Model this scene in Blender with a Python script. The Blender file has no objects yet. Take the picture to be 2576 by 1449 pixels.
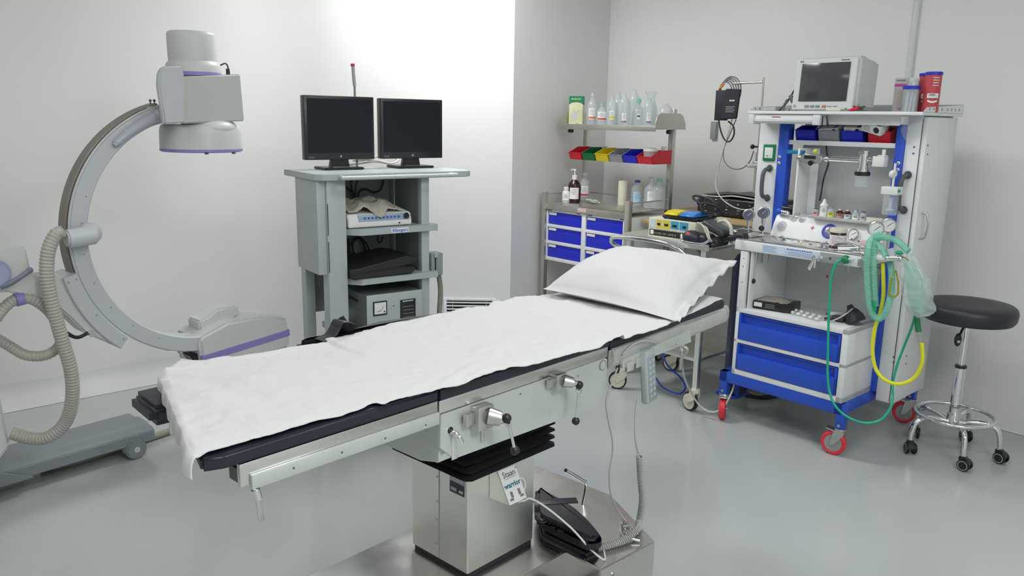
import bpy, bmesh, math, random
import numpy as np
from mathutils import Vector, Matrix, noise
random.seed(7)
S = bpy.context.scene
COL = S.collection
R_ = math.radians
# ---------------------------------------------------------------- camera
CAM_H = 1.5; FPX = 2000.0; PITCH = R_(12.0); ROLL = R_(1.0)
cam = bpy.data.cameras.new('camera'); camo = bpy.data.objects.new('camera', cam); COL.objects.link(camo)
cam.sensor_width = 36.0; cam.lens = 36.0 * FPX / 2576.0; cam.clip_start = 0.05
_rt = Vector((1, 0, 0)); _up = Vector((0, math.sin(PITCH), math.cos(PITCH))); _bk = Vector((0, -math.cos(PITCH), math.sin(PITCH)))
_cx = _rt * math.cos(ROLL) + _up * math.sin(ROLL); _cy = _up * math.cos(ROLL) - _rt * math.sin(ROLL)
camo.matrix_world = Matrix(((_cx.x, _cy.x, _bk.x, 0), (_cx.y, _cy.y, _bk.y, 0), (_cx.z, _cy.z, _bk.z, CAM_H), (0, 0, 0, 1)))
S.camera = camo
# ---------------------------------------------------------------- world, exposure
S.view_settings.view_transform = 'Standard'; S.view_settings.look = 'None'; S.view_settings.gamma = 1.0
S.view_settings.use_curve_mapping = False
S.view_settings.exposure = -0.10
w = bpy.data.worlds.new('world'); S.world = w; w.use_nodes = True
w.node_tree.nodes['Background'].inputs[0].default_value = (0.8, 0.85, 0.9, 1); w.node_tree.nodes['Background'].inputs[1].default_value = 0.02
CEIL = 2.75
def area(name, loc, sx, sy, power, color=(1, 1, 1), rz=0.0):
    l = bpy.data.lights.new(name, 'AREA'); l.shape = 'RECTANGLE'; l.size = sx; l.size_y = sy; l.energy = power; l.color = color
    o = bpy.data.objects.new(name, l); COL.objects.link(o); o.location = loc; o.rotation_euler = (0, 0, rz); return o
WARM = (1.0, 0.985, 0.95); COOL = (0.96, 0.99, 1.0); NEUT = (0.99, 1.0, 0.995)
LIGHTS = [  # x, y, size x, size y, power, colour, rz   (ceiling panels; those after the first are unseen, added as fill)
    (-0.36, 4.30, 0.56, 0.56, 33, NEUT, 0.0),
    (-1.9, 1.7, 0.56, 1.16, 10, WARM, 0.8),
    (0.0, 0.7, 0.56, 1.16, 12, NEUT, 0.8),
    (1.45, 0.2, 0.56, 1.16, 44, COOL, 0.8),
    (0.7, 2.6, 0.56, 0.56, 12, NEUT, 0.8),
]
for i, (x, y, sx, sy, p, c, rz) in enumerate(LIGHTS):
    area('ceiling_lamp', (x, y, CEIL - 0.045), sx, sy, p, c, rz)

# ---------------------------------------------------------------- measuring helpers
def ray(px, py):
    u = (px - 1288) / FPX; v = -(py - 724.5) / FPX
    return _cx * u + _cy * v - _bk
CAMP = Vector((0, 0, CAM_H))
def atz(px, py, h=0.0):
    d = ray(px, py); return CAMP + d * ((h - CAM_H) / d.z)
class Fr:
    """upright frame on the floor; local x runs along azimuth az, local y away from the viewer"""
    def __init__(s, o, az):
        a = R_(az); s.o = Vector((o[0], o[1], 0)); s.u = Vector((math.sin(a), math.cos(a), 0)); s.v = Vector((-math.cos(a), math.sin(a), 0)); s.rz = R_(90 - az)
    def w(s, x, y, z=0.0): return s.o + s.u * x + s.v * y + Vector((0, 0, z))
    def l(s, p): d = Vector(p) - s.o; return Vector((d.dot(s.u), d.dot(s.v), d.z))
    def Y(s, px, py, ly=0.0):
        r = ray(px, py); t = (ly - (CAMP - s.o).dot(s.v)) / r.dot(s.v); return s.l(CAMP + r * t)
    def X(s, px, py, lx=0.0):
        r = ray(px, py); t = (lx - (CAMP - s.o).dot(s.u)) / r.dot(s.u); return s.l(CAMP + r * t)
    def Z(s, px, py, h=0.0): return s.l(atz(px, py, h))

# ---------------------------------------------------------------- materials
MATS = {}
def mat(name, col=(0.8, 0.8, 0.8), rough=0.5, metal=0.0, bump=0.0, bscale=200.0, var=0.0, vscale=6.0, trans=0.0, coat=0.0, stretch=None, spec=None, emit=None, rvar=0.0):
    if name in MATS: return MATS[name]
    m = bpy.data.materials.new(name); m.use_nodes = True; nt = m.node_tree; p = nt.nodes['Principled BSDF']
    p.inputs['Base Color'].default_value = (*col, 1); p.inputs['Roughness'].default_value = rough; p.inputs['Metallic'].default_value = metal
    if trans: p.inputs['Transmission Weight'].default_value = trans
    if coat: p.inputs['Coat Weight'].default_value = coat
    if spec is not None: p.inputs['Specular IOR Level'].default_value = spec
    if emit: p.inputs['Emission Color'].default_value = (*emit[0], 1); p.inputs['Emission Strength'].default_value = emit[1]
    tc = nt.nodes.new('ShaderNodeTexCoord'); mp = nt.nodes.new('ShaderNodeMapping'); nt.links.new(tc.outputs['Object'], mp.inputs[0])
    if stretch: mp.inputs['Scale'].default_value = stretch
    if var or rvar:
        n = nt.nodes.new('ShaderNodeTexNoise'); n.inputs['Scale'].default_value = vscale; n.inputs['Detail'].default_value = 5; nt.links.new(mp.outputs[0], n.inputs['Vector'])
    if var:
        r = nt.nodes.new('ShaderNodeMapRange'); r.inputs['From Min'].default_value = 0.3; r.inputs['From Max'].default_value = 0.7
        r.inputs['To Min'].default_value = 1 - var; r.inputs['To Max'].default_value = 1 + var * 0.5
        mx = nt.nodes.new('ShaderNodeMix'); mx.data_type = 'RGBA'; mx.blend_type = 'MULTIPLY'; mx.inputs[0].default_value = 1
        mx.inputs[6].default_value = (*col, 1)
        nt.links.new(n.outputs[0], r.inputs[0]); nt.links.new(r.outputs[0], mx.inputs[7]); nt.links.new(mx.outputs[2], p.inputs['Base Color'])
    if rvar:
        r2 = nt.nodes.new('ShaderNodeMapRange'); r2.inputs['From Min'].default_value = 0.3; r2.inputs['From Max'].default_value = 0.7
        r2.inputs['To Min'].default_value = max(0.02, rough - rvar); r2.inputs['To Max'].default_value = rough + rvar
        nt.links.new(n.outputs[0], r2.inputs[0]); nt.links.new(r2.outputs[0], p.inputs['Roughness'])
    if bump:
        b = nt.nodes.new('ShaderNodeBump'); b.inputs['Strength'].default_value = bump; b.inputs['Distance'].default_value = 0.002
        n2 = nt.nodes.new('ShaderNodeTexNoise'); n2.inputs['Scale'].default_value = bscale; n2.inputs['Detail'].default_value = 4
        nt.links.new(mp.outputs[0], n2.inputs['Vector']); nt.links.new(n2.outputs[0], b.inputs['Height']); nt.links.new(b.outputs[0], p.inputs['Normal'])
    MATS[name] = m; return m
def clear(name, col=(0.9, 0.93, 0.95), mix=0.3, rough=0.1, thick_col=None):
    """see-through plastic film: part transparent, part glossy plastic"""
    if name in MATS: return MATS[name]
    m = mat(name, thick_col or col, rough); nt = m.node_tree; p = nt.nodes['Principled BSDF']; out = nt.nodes['Material Output']
    t = nt.nodes.new('ShaderNodeBsdfTransparent'); t.inputs[0].default_value = (*col, 1)
    mx = nt.nodes.new('ShaderNodeMixShader'); mx.inputs[0].default_value = mix
    nt.links.new(t.outputs[0], mx.inputs[1]); nt.links.new(p.outputs[0], mx.inputs[2]); nt.links.new(mx.outputs[0], out.inputs[0]); return m
WALL = mat('wall paint', (0.80, 0.80, 0.79), 0.45, bump=0.03, bscale=60, var=0.02, vscale=1.5)
FLOOR = mat('epoxy floor', (0.47, 0.50, 0.49), 0.20, bump=0.02, bscale=8, var=0.04, vscale=2.0, rvar=0.05)
CEILM = mat('ceiling paint', (0.85, 0.85, 0.84), 0.7, bump=0.05)
STEEL = mat('brushed stainless steel', (0.90, 0.915, 0.86), 0.40, 1.0, bump=0.02, bscale=60, var=0.06, vscale=5, rvar=0.05)
STEELH = mat('stainless rail', (0.70, 0.69, 0.66), 0.27, 1.0, var=0.06, vscale=7, rvar=0.06)
STEELP = mat('stainless base plate', (0.74, 0.73, 0.70), 0.24, 1.0, bump=0.05, bscale=20, var=0.08, vscale=4, rvar=0.06)
RACKM = mat('rack stainless', (0.60, 0.58, 0.53), 0.38, 1.0, bump=0.05, bscale=50, var=0.06)
CHROME = mat('chrome', (0.80, 0.81, 0.82), 0.07, 1.0, var=0.03)
ZINC = mat('zinc plate', (0.62, 0.62, 0.60), 0.33, 1.0, var=0.08, vscale=30)
PLATE = mat('painted steel plate', (0.60, 0.645, 0.60), 0.32, 0.35, var=0.05, vscale=12, bump=0.02)
RUBBER = mat('black rubber', (0.018, 0.018, 0.022), 0.5, bump=0.1, bscale=80)
LEATHER = mat('black leatherette', (0.014, 0.016, 0.028), 0.42, bump=0.12, bscale=300)
LEATHER2 = mat('charcoal leatherette', (0.022, 0.023, 0.030), 0.45, bump=0.1, bscale=250)
LINEN = mat('white linen', (0.61, 0.61, 0.615), 0.85, bump=0.25, bscale=500)
BLACKP = mat('black plastic', (0.016, 0.016, 0.018), 0.32, var=0.05)
SCREEN = mat('dark screen', (0.010, 0.012, 0.018), 0.6, var=0.05, spec=0.25)
CARM = mat('ivory machine paint', (0.60, 0.61, 0.595), 0.40, bump=0.03, bscale=90, var=0.02)
CARM2 = mat('blue grey machine paint', (0.52, 0.55, 0.57), 0.40, bump=0.03, bscale=90, var=0.02)
CARMG = mat('slate machine paint', (0.24, 0.27, 0.29), 0.5, bump=0.05, bscale=90, var=0.05)
PURPLE = mat('violet stripe', (0.26, 0.23, 0.55), 0.4, var=0.02)
GREYP = mat('grey cart paint', (0.44, 0.49, 0.50), 0.38, bump=0.02, var=0.02)
GREYD = mat('dark grey plastic', (0.10, 0.11, 0.12), 0.45, var=0.05)
GREYM = mat('mid grey plastic', (0.30, 0.33, 0.34), 0.45, var=0.05)
WHITEP = mat('white powder coat', (0.78, 0.79, 0.80), 0.35, bump=0.02, var=0.02)
WHITEB = mat('white plastic', (0.76, 0.76, 0.74), 0.4, var=0.02)
CREAM = mat('cream plastic', (0.68, 0.66, 0.54), 0.42, var=0.03)
BLUE = mat('blue powder coat', (0.022, 0.085, 0.55), 0.35, var=0.04)
BLUED = mat('blue drawer plastic', (0.012, 0.022, 0.58), 0.38, var=0.04)
RED = mat('red plastic', (0.62, 0.018, 0.03), 0.35, var=0.03)
REDW = mat('red polyurethane', (0.75, 0.035, 0.05), 0.4, var=0.03)
GREEN = mat('green plastic', (0.008, 0.20, 0.07), 0.35, var=0.03)
YELLOW = mat('yellow plastic', (0.75, 0.62, 0.02), 0.35, var=0.03)
NAVY = mat('navy cylinder paint', (0.012, 0.018, 0.055), 0.35, var=0.05)
WOOD = mat('pale wood', (0.58, 0.42, 0.20), 0.5, var=0.2, vscale=6, stretch=(1, 14, 14))
LABELW = mat('white label', (0.80, 0.80, 0.80), 0.5, var=0.02)
INK = mat('black ink', (0.03, 0.03, 0.03), 0.6, var=0.02)
INKB = mat('blue ink', (0.02, 0.10, 0.45), 0.6, var=0.02)
CLEAR = clear('clear plastic', (0.93, 0.95, 0.96), 0.22, 0.08)
CLEARB = clear('milky plastic', (0.86, 0.90, 0.92), 0.5, 0.15, (0.75, 0.80, 0.82))
CLEARG = clear('green tinted tube', (0.60, 0.88, 0.78), 0.45, 0.12, (0.35, 0.75, 0.60))

# ---------------------------------------------------------------- mesh builder
class MB:
    def __init__(s, m=None):
        s.bm = bmesh.new(); s.mats = []; s.i = 0; s.M = Matrix.Identity(4)
        if m: s.m(m)
    def m(s, m):
        if m not in s.mats: s.mats.append(m)
        s.i = s.mats.index(m); return s
    def add(s, t, M=None):
        for f in t.faces: f.material_index = s.i
        bmesh.ops.recalc_face_normals(t, faces=t.faces)
        t.transform(s.M @ M if M is not None else s.M)
        me = bpy.data.meshes.new('t'); t.to_mesh(me); t.free(); s.bm.from_mesh(me); bpy.data.meshes.remove(me); return s
    def box(s, x0, x1, y0, y1, z0, z1, bev=0.0, seg=2, M=None):
        t = bmesh.new(); bmesh.ops.create_cube(t, size=1)
        t.transform(Matrix.Translation(((x0 + x1) / 2, (y0 + y1) / 2, (z0 + z1) / 2)) @ Matrix.Diagonal((abs(x1 - x0), abs(y1 - y0), abs(z1 - z0), 1)))
        if bev: bmesh.ops.bevel(t, geom=t.edges[:], offset=bev, segments=seg, affect='EDGES', profile=0.5)
        return s.add(t, M)
    def cyl(s, p0, p1, r, r2=None, n=24, bev=0.0, cap=True):
        p0 = Vector(p0); p1 = Vector(p1); d = p1 - p0; L = d.length
        t = bmesh.new(); bmesh.ops.create_cone(t, cap_ends=cap, segments=n, radius1=r, radius2=r if r2 is None else r2, depth=L)
        if bev: bmesh.ops.bevel(t, geom=[e for e in t.edges if len([f for f in e.link_faces if len(f.verts) > 4]) == 1], offset=bev, segments=2, affect='EDGES')
        M = Matrix.Translation((p0 + p1) / 2) @ d.to_track_quat('Z', 'Y').to_matrix().to_4x4()
        return s.add(t, M)
    def sph(s, c, r, sx=1, sy=1, sz=1, n=20, M=None):
        t = bmesh.new(); bmesh.ops.create_uvsphere(t, u_segments=n, v_segments=n // 2 + 2, radius=r)
        return s.add(t, Matrix.Translation(c) @ (M or Matrix.Identity(4)) @ Matrix.Diagonal((sx, sy, sz, 1)))
    def lathe(s, prof, c=(0, 0, 0), M=None, n=28, sx=1, sy=1):
        t = bmesh.new(); rings = []
        for r, z in prof:
            if r < 1e-6: rings.append([t.verts.new((0, 0, z))])
            else: rings.append([t.verts.new((r * math.cos(2 * math.pi * k / n) * sx, r * math.sin(2 * math.pi * k / n) * sy, z)) for k in range(n)])
        for a, b in zip(rings, rings[1:]):
            for k in range(n):
                k2 = (k + 1) % n
                if len(a) == 1 and len(b) == 1: break
                if len(a) == 1: t.faces.new((a[0], b[k], b[k2]))
                elif len(b) == 1: t.faces.new((a[k], b[0], a[k2]))
                else: t.faces.new((a[k], b[k], b[k2], a[k2]))
        return s.add(t, Matrix.Translation(c) @ (M or Matrix.Identity(4)))
    def prism(s, pts, a, b, ax='y', bev=0.0, seg=2, M=None):
        """polygon of 2D points pushed from a to b along ax; 'y': points are (x,z); 'x': (y,z); 'z': (x,y)"""
        t = bmesh.new()
        def P(p, k): return {'y': (p[0], k, p[1]), 'x': (k, p[0], p[1]), 'z': (p[0], p[1], k)}[ax]
        A = [t.verts.new(P(p, a)) for p in pts]; B = [t.verts.new(P(p, b)) for p in pts]; n = len(pts)
        t.faces.new(A); t.faces.new(B[::-1])
        for i in range(n): t.faces.new((A[i], B[i], B[(i + 1) % n], A[(i + 1) % n]))
        bmesh.ops.recalc_face_normals(t, faces=t.faces)
        if bev: bmesh.ops.bevel(t, geom=t.edges[:], offset=bev, segments=seg, affect='EDGES')
        return s.add(t, M)
    def tube(s, pts, r, n=10, closed=False, sub=8, smooth=True, rfun=None, caps=True, step=None, flat=None):
        P = [Vector(p) for p in pts]
        if smooth and len(P) > 2:
            Q = []; N = len(P); rng = range(N) if closed else range(N - 1)
            for i in rng:
                a = P[i - 1] if (i > 0 or closed) else P[0] * 2 - P[1]; b = P[i]; c = P[(i + 1) % N]; d = P[(i + 2) % N] if (i + 2 < N or closed) else P[-1] * 2 - P[-2]
                for k in range(sub):
                    t_ = k / sub; Q.append(0.5 * ((2 * b) + (c - a) * t_ + (2 * a - 5 * b + 4 * c - d) * t_ ** 2 + (3 * b - a - 3 * c + d) * t_ ** 3))
            if not closed: Q.append(P[-1])
            P = Q
        if step:
            L = [0]
            for a, b in zip(P, P[1:]): L.append(L[-1] + (b - a).length)
            n_ = max(2, int(L[-1] / step)); Q = []; j = 0
            for i in range(n_ + 1):
                d = L[-1] * i / n_
                while j < len(L) - 2 and L[j + 1] < d: j += 1
                Q.append(P[j].lerp(P[j + 1], (d - L[j]) / max(1e-9, L[j + 1] - L[j])))
            P = Q
        t = bmesh.new(); N = len(P); rings = []; nrm = None
        for i in range(N):
            a = P[i - 1] if (i > 0 or closed) else P[i]; b = P[(i + 1) % N] if (i < N - 1 or closed) else P[i]
            T = (b - a).normalized()
            if nrm is None:
                nrm = T.orthogonal().normalized()
                if flat is not None: nrm = (Vector(flat) - T * Vector(flat).dot(T)).normalized()
            nrm = (nrm - T * nrm.dot(T)).normalized(); bn = T.cross(nrm)
            rr = rfun(i, N) if rfun else r
            ra, rb = rr if isinstance(rr, tuple) else (rr, rr)
            rings.append([t.verts.new(P[i] + nrm * math.cos(2 * math.pi * k / n) * ra + bn * math.sin(2 * math.pi * k / n) * rb) for k in range(n)])
        for i in range(N if closed else N - 1):
            A = rings[i]; B = rings[(i + 1) % N]
            for k in range(n): t.faces.new((A[k], A[(k + 1) % n], B[(k + 1) % n], B[k]))
        if caps and not closed: t.faces.new(rings[0][::-1]); t.faces.new(rings[-1])
        return s.add(t)
    def hose(s, pts, r, pitch=0.011, depth=0.12, n=16, closed=False):
        return s.tube(pts, r, n=n, step=pitch / 4, rfun=lambda i, N: r * (1 + depth * (1, 0.3, -1, 0.3)[i % 4] * 0.5), sub=14)
    def coil(s, pts, R, r, turns, n=6, per=14):
        P = [Vector(p) for p in pts]; Q = []
        for i in range(len(P) - 1):
            a = P[i - 1] if i > 0 else P[0] * 2 - P[1]; b = P[i]; c = P[i + 1]; d = P[i + 2] if i + 2 < len(P) else P[-1] * 2 - P[-2]
            for k in range(20):
                t_ = k / 20; Q.append(0.5 * ((2 * b) + (c - a) * t_ + (2 * a - 5 * b + 4 * c - d) * t_ ** 2 + (3 * b - a - 3 * c + d) * t_ ** 3))
        Q.append(P[-1]); L = [0]
        for a, b in zip(Q, Q[1:]): L.append(L[-1] + (b - a).length)
        out = []; nrm = (Q[1] - Q[0]).orthogonal().normalized(); j = 0; K = int(turns * per)
        for i in range(K + 1):
            d = L[-1] * i / K
            while j < len(L) - 2 and L[j + 1] < d: j += 1
            p = Q[j].lerp(Q[j + 1], (d - L[j]) / max(1e-9, L[j + 1] - L[j])); T = (Q[j + 1] - Q[j]).normalized()
            nrm = (nrm - T * nrm.dot(T)).normalized(); bn = T.cross(nrm); a = 2 * math.pi * i / per
            out.append(p + nrm * math.cos(a) * R + bn * math.sin(a) * R)
        return s.tube(out, r, n=n, smooth=False)
    def grid(s, f, nu, nv, close_u=False):
        t = bmesh.new(); V = [[t.verts.new(f(i / nu, j / nv)) for j in range(nv + 1)] for i in range(nu + 1)]
        for i in range(nu):
            for j in range(nv): t.faces.new((V[i][j], V[i + 1][j], V[i + 1][j + 1], V[i][j + 1]))
        return s.add(t)
    def quad(s, *p):
        t = bmesh.new(); t.faces.new([t.verts.new(q) for q in p]); return s.add(t)
    def text(s, string, size, M, align='CENTER', depth=0.0004, bold=0.0):
        c = bpy.data.curves.new('txt', 'FONT'); c.body = string; c.size = size; c.align_x = align; c.align_y = 'CENTER'; c.extrude = depth; c.resolution_u = 2; c.offset = bold
        o = bpy.data.objects.new('txt', c); me = bpy.data.meshes.new_from_object(o); t = bmesh.new(); t.from_mesh(me)
        bpy.data.objects.remove(o); bpy.data.curves.remove(c); bpy.data.meshes.remove(me)
        return s.add(t, M)
    def marks(s, M, w_, h_, n=5):
        """a short row of dark strokes standing in for print too small to read"""
        for k in range(n):
            x = -w_ / 2 + w_ * (k + 0.5) / n; q = w_ / n * 0.36; s.box(x - q, x + q * (0.6 if k % 2 else 1.0), -h_ / 2, h_ / 2 * (0.7 if k % 3 == 1 else 1.0), 0, 0.0004, M=M)
        return s
    def build(s, name, parent=None, loc=(0, 0, 0), rz=0.0, ang=38, solid=0.0, sub=0, rot=None):
        me = bpy.data.meshes.new(name); s.bm.to_mesh(me); s.bm.free()
        for m in s.mats: me.materials.append(m)
        if ang:
            me.polygons.foreach_set('use_smooth', [True] * len(me.polygons)); me.set_sharp_from_angle(angle=R_(ang))
        o = bpy.data.objects.new(name, me); COL.objects.link(o); o.location = loc; o.rotation_euler = rot or (0, 0, rz)
        if parent: o.parent = parent
        if solid: md = o.modifiers.new('solid', 'SOLIDIFY'); md.thickness = solid; md.offset = 0
        if sub: md = o.modifiers.new('sub', 'SUBSURF'); md.levels = sub; md.render_levels = sub
        return o
XZ = lambda x, y, z, tilt=0.0, rz=0.0: Matrix.Translation((x, y, z)) @ Matrix.Rotation(rz, 4, 'Z') @ Matrix.Rotation(R_(90) - tilt, 4, 'X')   # text upright, facing -y
def thing(name, label, cat, loc=(0, 0, 0), rz=0.0, group=None):
    o = bpy.data.objects.new(name, None); COL.objects.link(o); o.empty_display_size = 0.05; o.location = loc; o.rotation_euler = (0, 0, rz)
    return tag(o, label, cat, group)
def tag(o, label, cat, group=None):
    o['label'] = label; o['category'] = cat
    if group: o['group'] = group
    return o
def struct(o): o['kind'] = 'structure'; return o
def dup(root, loc, rz, label=None):
    r = root.copy(); COL.objects.link(r); r.location = loc; r.rotation_euler = (0, 0, rz)
    if label: r['label'] = label
    for ch in list(root.children):
        c = ch.copy(); COL.objects.link(c); c.parent = r
        for g in list(ch.children):
            d = g.copy(); COL.objects.link(d); d.parent = c
    return r
# ================================================================ the room
W = Fr((2.46, 3.88), 137.3)          # right wall: local y=0 is the wall face
PA = Vector((-1.42, 4.92, 0)); PB = Vector((-0.012, 4.95, 0))
_d = ray(1525, 300); _t = 1.0
_a = (W.o - CAMP).dot(W.v) / Vector((_d.x, _d.y, 0)).dot(W.v); PC = Vector((_d.x * _a, _d.y * _a, 0))
LW = Fr(PA, 49.0)                    # left wall
PL = LW.w(-6.2, 0)
PS = W.w(W.Y(2287, 100, 0).x, 0)     # small step of the wall beside the pipe casing
PR = W.w(2.6, -0.03); PN = W.w(2.6, -5.6)
def wall(name, pts, m=WALL, thick=0.12):
    b = MB(m)
    for a, c in zip(pts, pts[1:]):
        d = (c - a).normalized(); n = Vector((-d.y, d.x, 0))
        q = [a, c, c + n * thick, a + n * thick]
        b.prism([(p.x, p.y) for p in q], 0, CEIL, 'z')
    return struct(b.build(name, ang=0))
LA = LW.w(-0.22, 0); BA = PA.lerp(PB, 0.22 / (PB - PA).length)
wall('wall_left', [PL, LA]); wall('wall_back', [BA, PB]); wall('wall_pier', [PB, PC]); wall('wall_right', [PC, PR])
wall('wall_near', [PR, PN]); wall('wall_rear', [PN, PL])
b = MB(WALL)
b.grid(lambda u, v: (LA * (1 - u) ** 2 + PA * 2 * u * (1 - u) + BA * u * u) + Vector((0, 0, CEIL * v)), 14, 1)
struct(b.build('trim_2', ang=180))
def slab(name, z0, z1, m):
    b = MB(m); q = [PL, PA, PB, PC, PR, PN]; c = sum(q, Vector()) / len(q)
    q = [p + (p - c).normalized() * 0.12 for p in q]
    b.prism([(p.x, p.y) for p in q], z0, z1, 'z'); return struct(b.build(name, ang=0))
slab('floor', -0.1, 0.0, FLOOR); slab('ceiling', CEIL, CEIL + 0.1, CEILM)
# rounded cove where the walls meet the floor
COVE = mat('cove paint', (0.70, 0.71, 0.70), 0.6, var=0.02)
def cove(name, a, c, r=0.11):
    d = (c - a).normalized(); n = Vector((d.y, -d.x, 0)); b = MB(COVE)
    b.grid(lambda u, v: a.lerp(c, u) + n * (r * (1 - math.sin(v * math.pi / 2)) + 0.001) + Vector((0, 0, r * (1 - math.cos(v * math.pi / 2)) + 0.0015)), 1, 8)
    return struct(b.build(name))
cove('baseboard_left', PL, PA); cove('baseboard_back', PA, PB, 0.11); cove('baseboard_pier', PB, PC, 0.11)
cove('baseboard_right', PC, PR, 0.012)
# pipe casing running up the right wall
b = MB(mat('casing paint', (0.66, 0.68, 0.67), 0.4, var=0.02)); x = W.l(PS).x
b.box(x + 0.01, x + 0.045, -0.028, 0.0, 0.0, CEIL, 0.012, 3)
struct(b.build('trim_1', loc=W.w(0, 0), rz=W.rz))
# ceiling luminaires, one inferred and the rest added as fill (diffuser hangs just above each lamp)
g = None
for i, (x, y, sx, sy, p, c, rz) in enumerate(LIGHTS):
    nm = ['above the monitor cart', 'added as fill on the left behind the viewer', 'added as fill above the foot of the table', 'added as fill on the right behind the viewer', 'added as fill above the head of the table'][i]
    t = thing('ceiling_light', 'recessed white ceiling light panel ' + nm, 'ceiling light', (x, y, CEIL), rz, 'recessed ceiling light panels')
    b = MB(WHITEP)
    for s_ in (-1, 1):
        b.box(-sx / 2 - 0.03, sx / 2 + 0.03, s_ * (sy / 2 + 0.015) - 0.015, s_ * (sy / 2 + 0.015) + 0.015, -0.04, -0.001)
        b.box(s_ * (sx / 2 + 0.015) - 0.015, s_ * (sx / 2 + 0.015) + 0.015, -sy / 2, sy / 2, -0.04, -0.001)
    b.build('frame', t)
    b = MB(mat('lamp diffuser', (0.8, 0.8, 0.8), 0.6, emit=((1, 1, 1), 1.5))); b.box(-sx / 2, sx / 2, -sy / 2, sy / 2, -0.02, -0.012); b.build('diffuser', t)
# return-air grille low in the back wall
BW = Fr(PA, math.degrees(math.atan2((PB - PA).x, (PB - PA).y)))
t = thing('air_grille', 'white slatted return air grille low in the wall right of the monitor cart', 'air vent', BW.w(0, 0), BW.rz)
p0 = BW.Y(1116, 749, 0); p1 = BW.Y(1248, 752, 0); i0 = BW.Y(1124, 755, 0); i1 = BW.Y(1238, 757, 0); zt = p0.z; zb = zt - 0.42
b = MB(WHITEP)
b.box(p0.x, i0.x, -0.015, -0.0005, zb, zt, 0.003).box(i1.x, p1.x, -0.015, -0.0005, zb, zt, 0.003).box(i0.x, i1.x, -0.015, -0.0005, i0.z, zt, 0.003).box(i0.x, i1.x, -0.015, -0.0005, zb, zb + 0.03, 0.003)
b.build('frame', t)
b = MB(mat('vent void', (0.01, 0.01, 0.01), 0.9, var=0.02)); b.box(i0.x, i1.x, -0.003, -0.001, zb + 0.03, i0.z); b.build('void', t)
b = MB(WHITEP); k = 0; zz = i0.z - 0.012
while zz > zb + 0.04:
    b.box(i0.x, i1.x, -0.013, -0.006, zz - 0.0045, zz + 0.0045, M=None); zz -= 0.0215
b.build('slat', t)
b = MB(GREYM)
for fx in (0.13, 0.87):
    xx = i0.x + (i1.x - i0.x) * fx; b.cyl((xx, -0.0055, zb + 0.02), (xx, -0.0055, i0.z), 0.003, n=8)
b.build('rod', t)
# ================================================================ operating table  (local x towards the head, y away)
T = Fr((-0.58, 1.381), 42.93)
tb = thing('operating_table', 'steel operating table on a square column with black mattress and side rails', 'operating table', T.w(0, 0), T.rz)
# base
b = MB(STEELP)
base = [(0.24, 0.50), (0.577, 0.56), (0.96, 0.56), (1.35, 0.60), (1.72, 0.53), (1.72, 0.30), (1.45, -0.10), (1.19, -0.075), (1.20, 0.075), (0.72, 0.075), (0.24, 0.06)]
base = [(0.24, 0.53), (1.02, 0.53), (1.10, 0.60), (1.62, 0.60), (1.62, 0.20), (1.455, -0.10), (1.19, -0.075), (1.20, 0.07), (0.24, 0.07)]
b.prism(base, 0.03, 0.155, 'z', 0.004); b.build('base', tb)
b = MB(RUBBER); b.prism([((x - 0.9) * 0.97 + 0.9, (y - 0.3) * 0.94 + 0.3) for x, y in base], 0.0, 0.03, 'z'); b.build('base_foot', tb)
b = MB(CHROME)
b.cyl((1.262, -0.0915, 0.105), (1.2619, -0.0965, 0.105), 0.006, n=14); b.build('screw', tb)
# column: two nested covers on a black skirt
b = MB(STEEL); b.prism([(0.868, 0.176), (1.160, 0.176), (1.160, 0.43), (0.868, 0.43)], 0.17, 0.50, 'z', 0.003)
b.build('column', tb)
b = MB(STEEL); b.prism([(0.877, 0.182), (1.15, 0.182), (1.15, 0.42), (0.877, 0.42)], 0.155, 0.175, 'z'); b.build('column_sleeve', tb)
b = MB(RUBBER); b.box(0.874, 1.154, 0.178, 0.424, 0.1555, 0.172); b.build('column_skirt', tb)
b = MB(GREYM); b.box(0.8665, 0.8678, 0.30, 0.302, 0.175, 0.498); b.build('seam', tb)
b = MB(CHROME)
for k, (x, y, z) in enumerate([(0.866, 0.275, 0.44), (0.866, 0.275, 0.36), (0.866, 0.275, 0.30), (0.866, 0.275, 0.22)]):
    q = MB(ZINC); q.cyl((x + 0.002, y + 0.035, z), (x, y + 0.035, z), 0.0035, n=10); q.build('rivet', tb)
b.bm.free()
# bellows
b = MB(RUBBER); prof = []
n = 7; z0 = 0.485; z1 = 0.66
rings = []
t_ = bmesh.new()
for k in range(2 * n + 1):
    z = z0 + (z1 - z0) * k / (2 * n); e = 0.050 if k % 2 else 0.022
    if k == 0: e = 0.006
    x0, x1, y0, y1 = 0.868 - e, 1.165 + e, 0.176 - e, 0.43 + e
    if k == 0: z = 0.470
    c_ = 0.018 if k % 2 else 0.008
    ring = []
    for (cx_, cy_, sx_, sy_) in ((x0, y0, 1, 1), (x1, y0, -1, 1), (x1, y1, -1, -1), (x0, y1, 1, -1)):
        if (sx_ * sy_) > 0: ring += [(cx_, cy_ + c_ * sy_), (cx_ + c_ * sx_, cy_)]
        else: ring += [(cx_ + c_ * sx_, cy_), (cx_, cy_ + c_ * sy_)]
    rings.append([t_.verts.new((p[0], p[1], z + 0.002 * math.sin(i * 2.1 + k))) for i, p in enumerate(ring)])
for A_, B_ in zip(rings, rings[1:]):
    for k in range(8): t_.faces.new((A_[k], A_[(k + 1) % 8], B_[(k + 1) % 8], B_[k]))
t_.faces.new(rings[-1])
b.add(t_); b.build('bellows', tb, ang=25)
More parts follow.
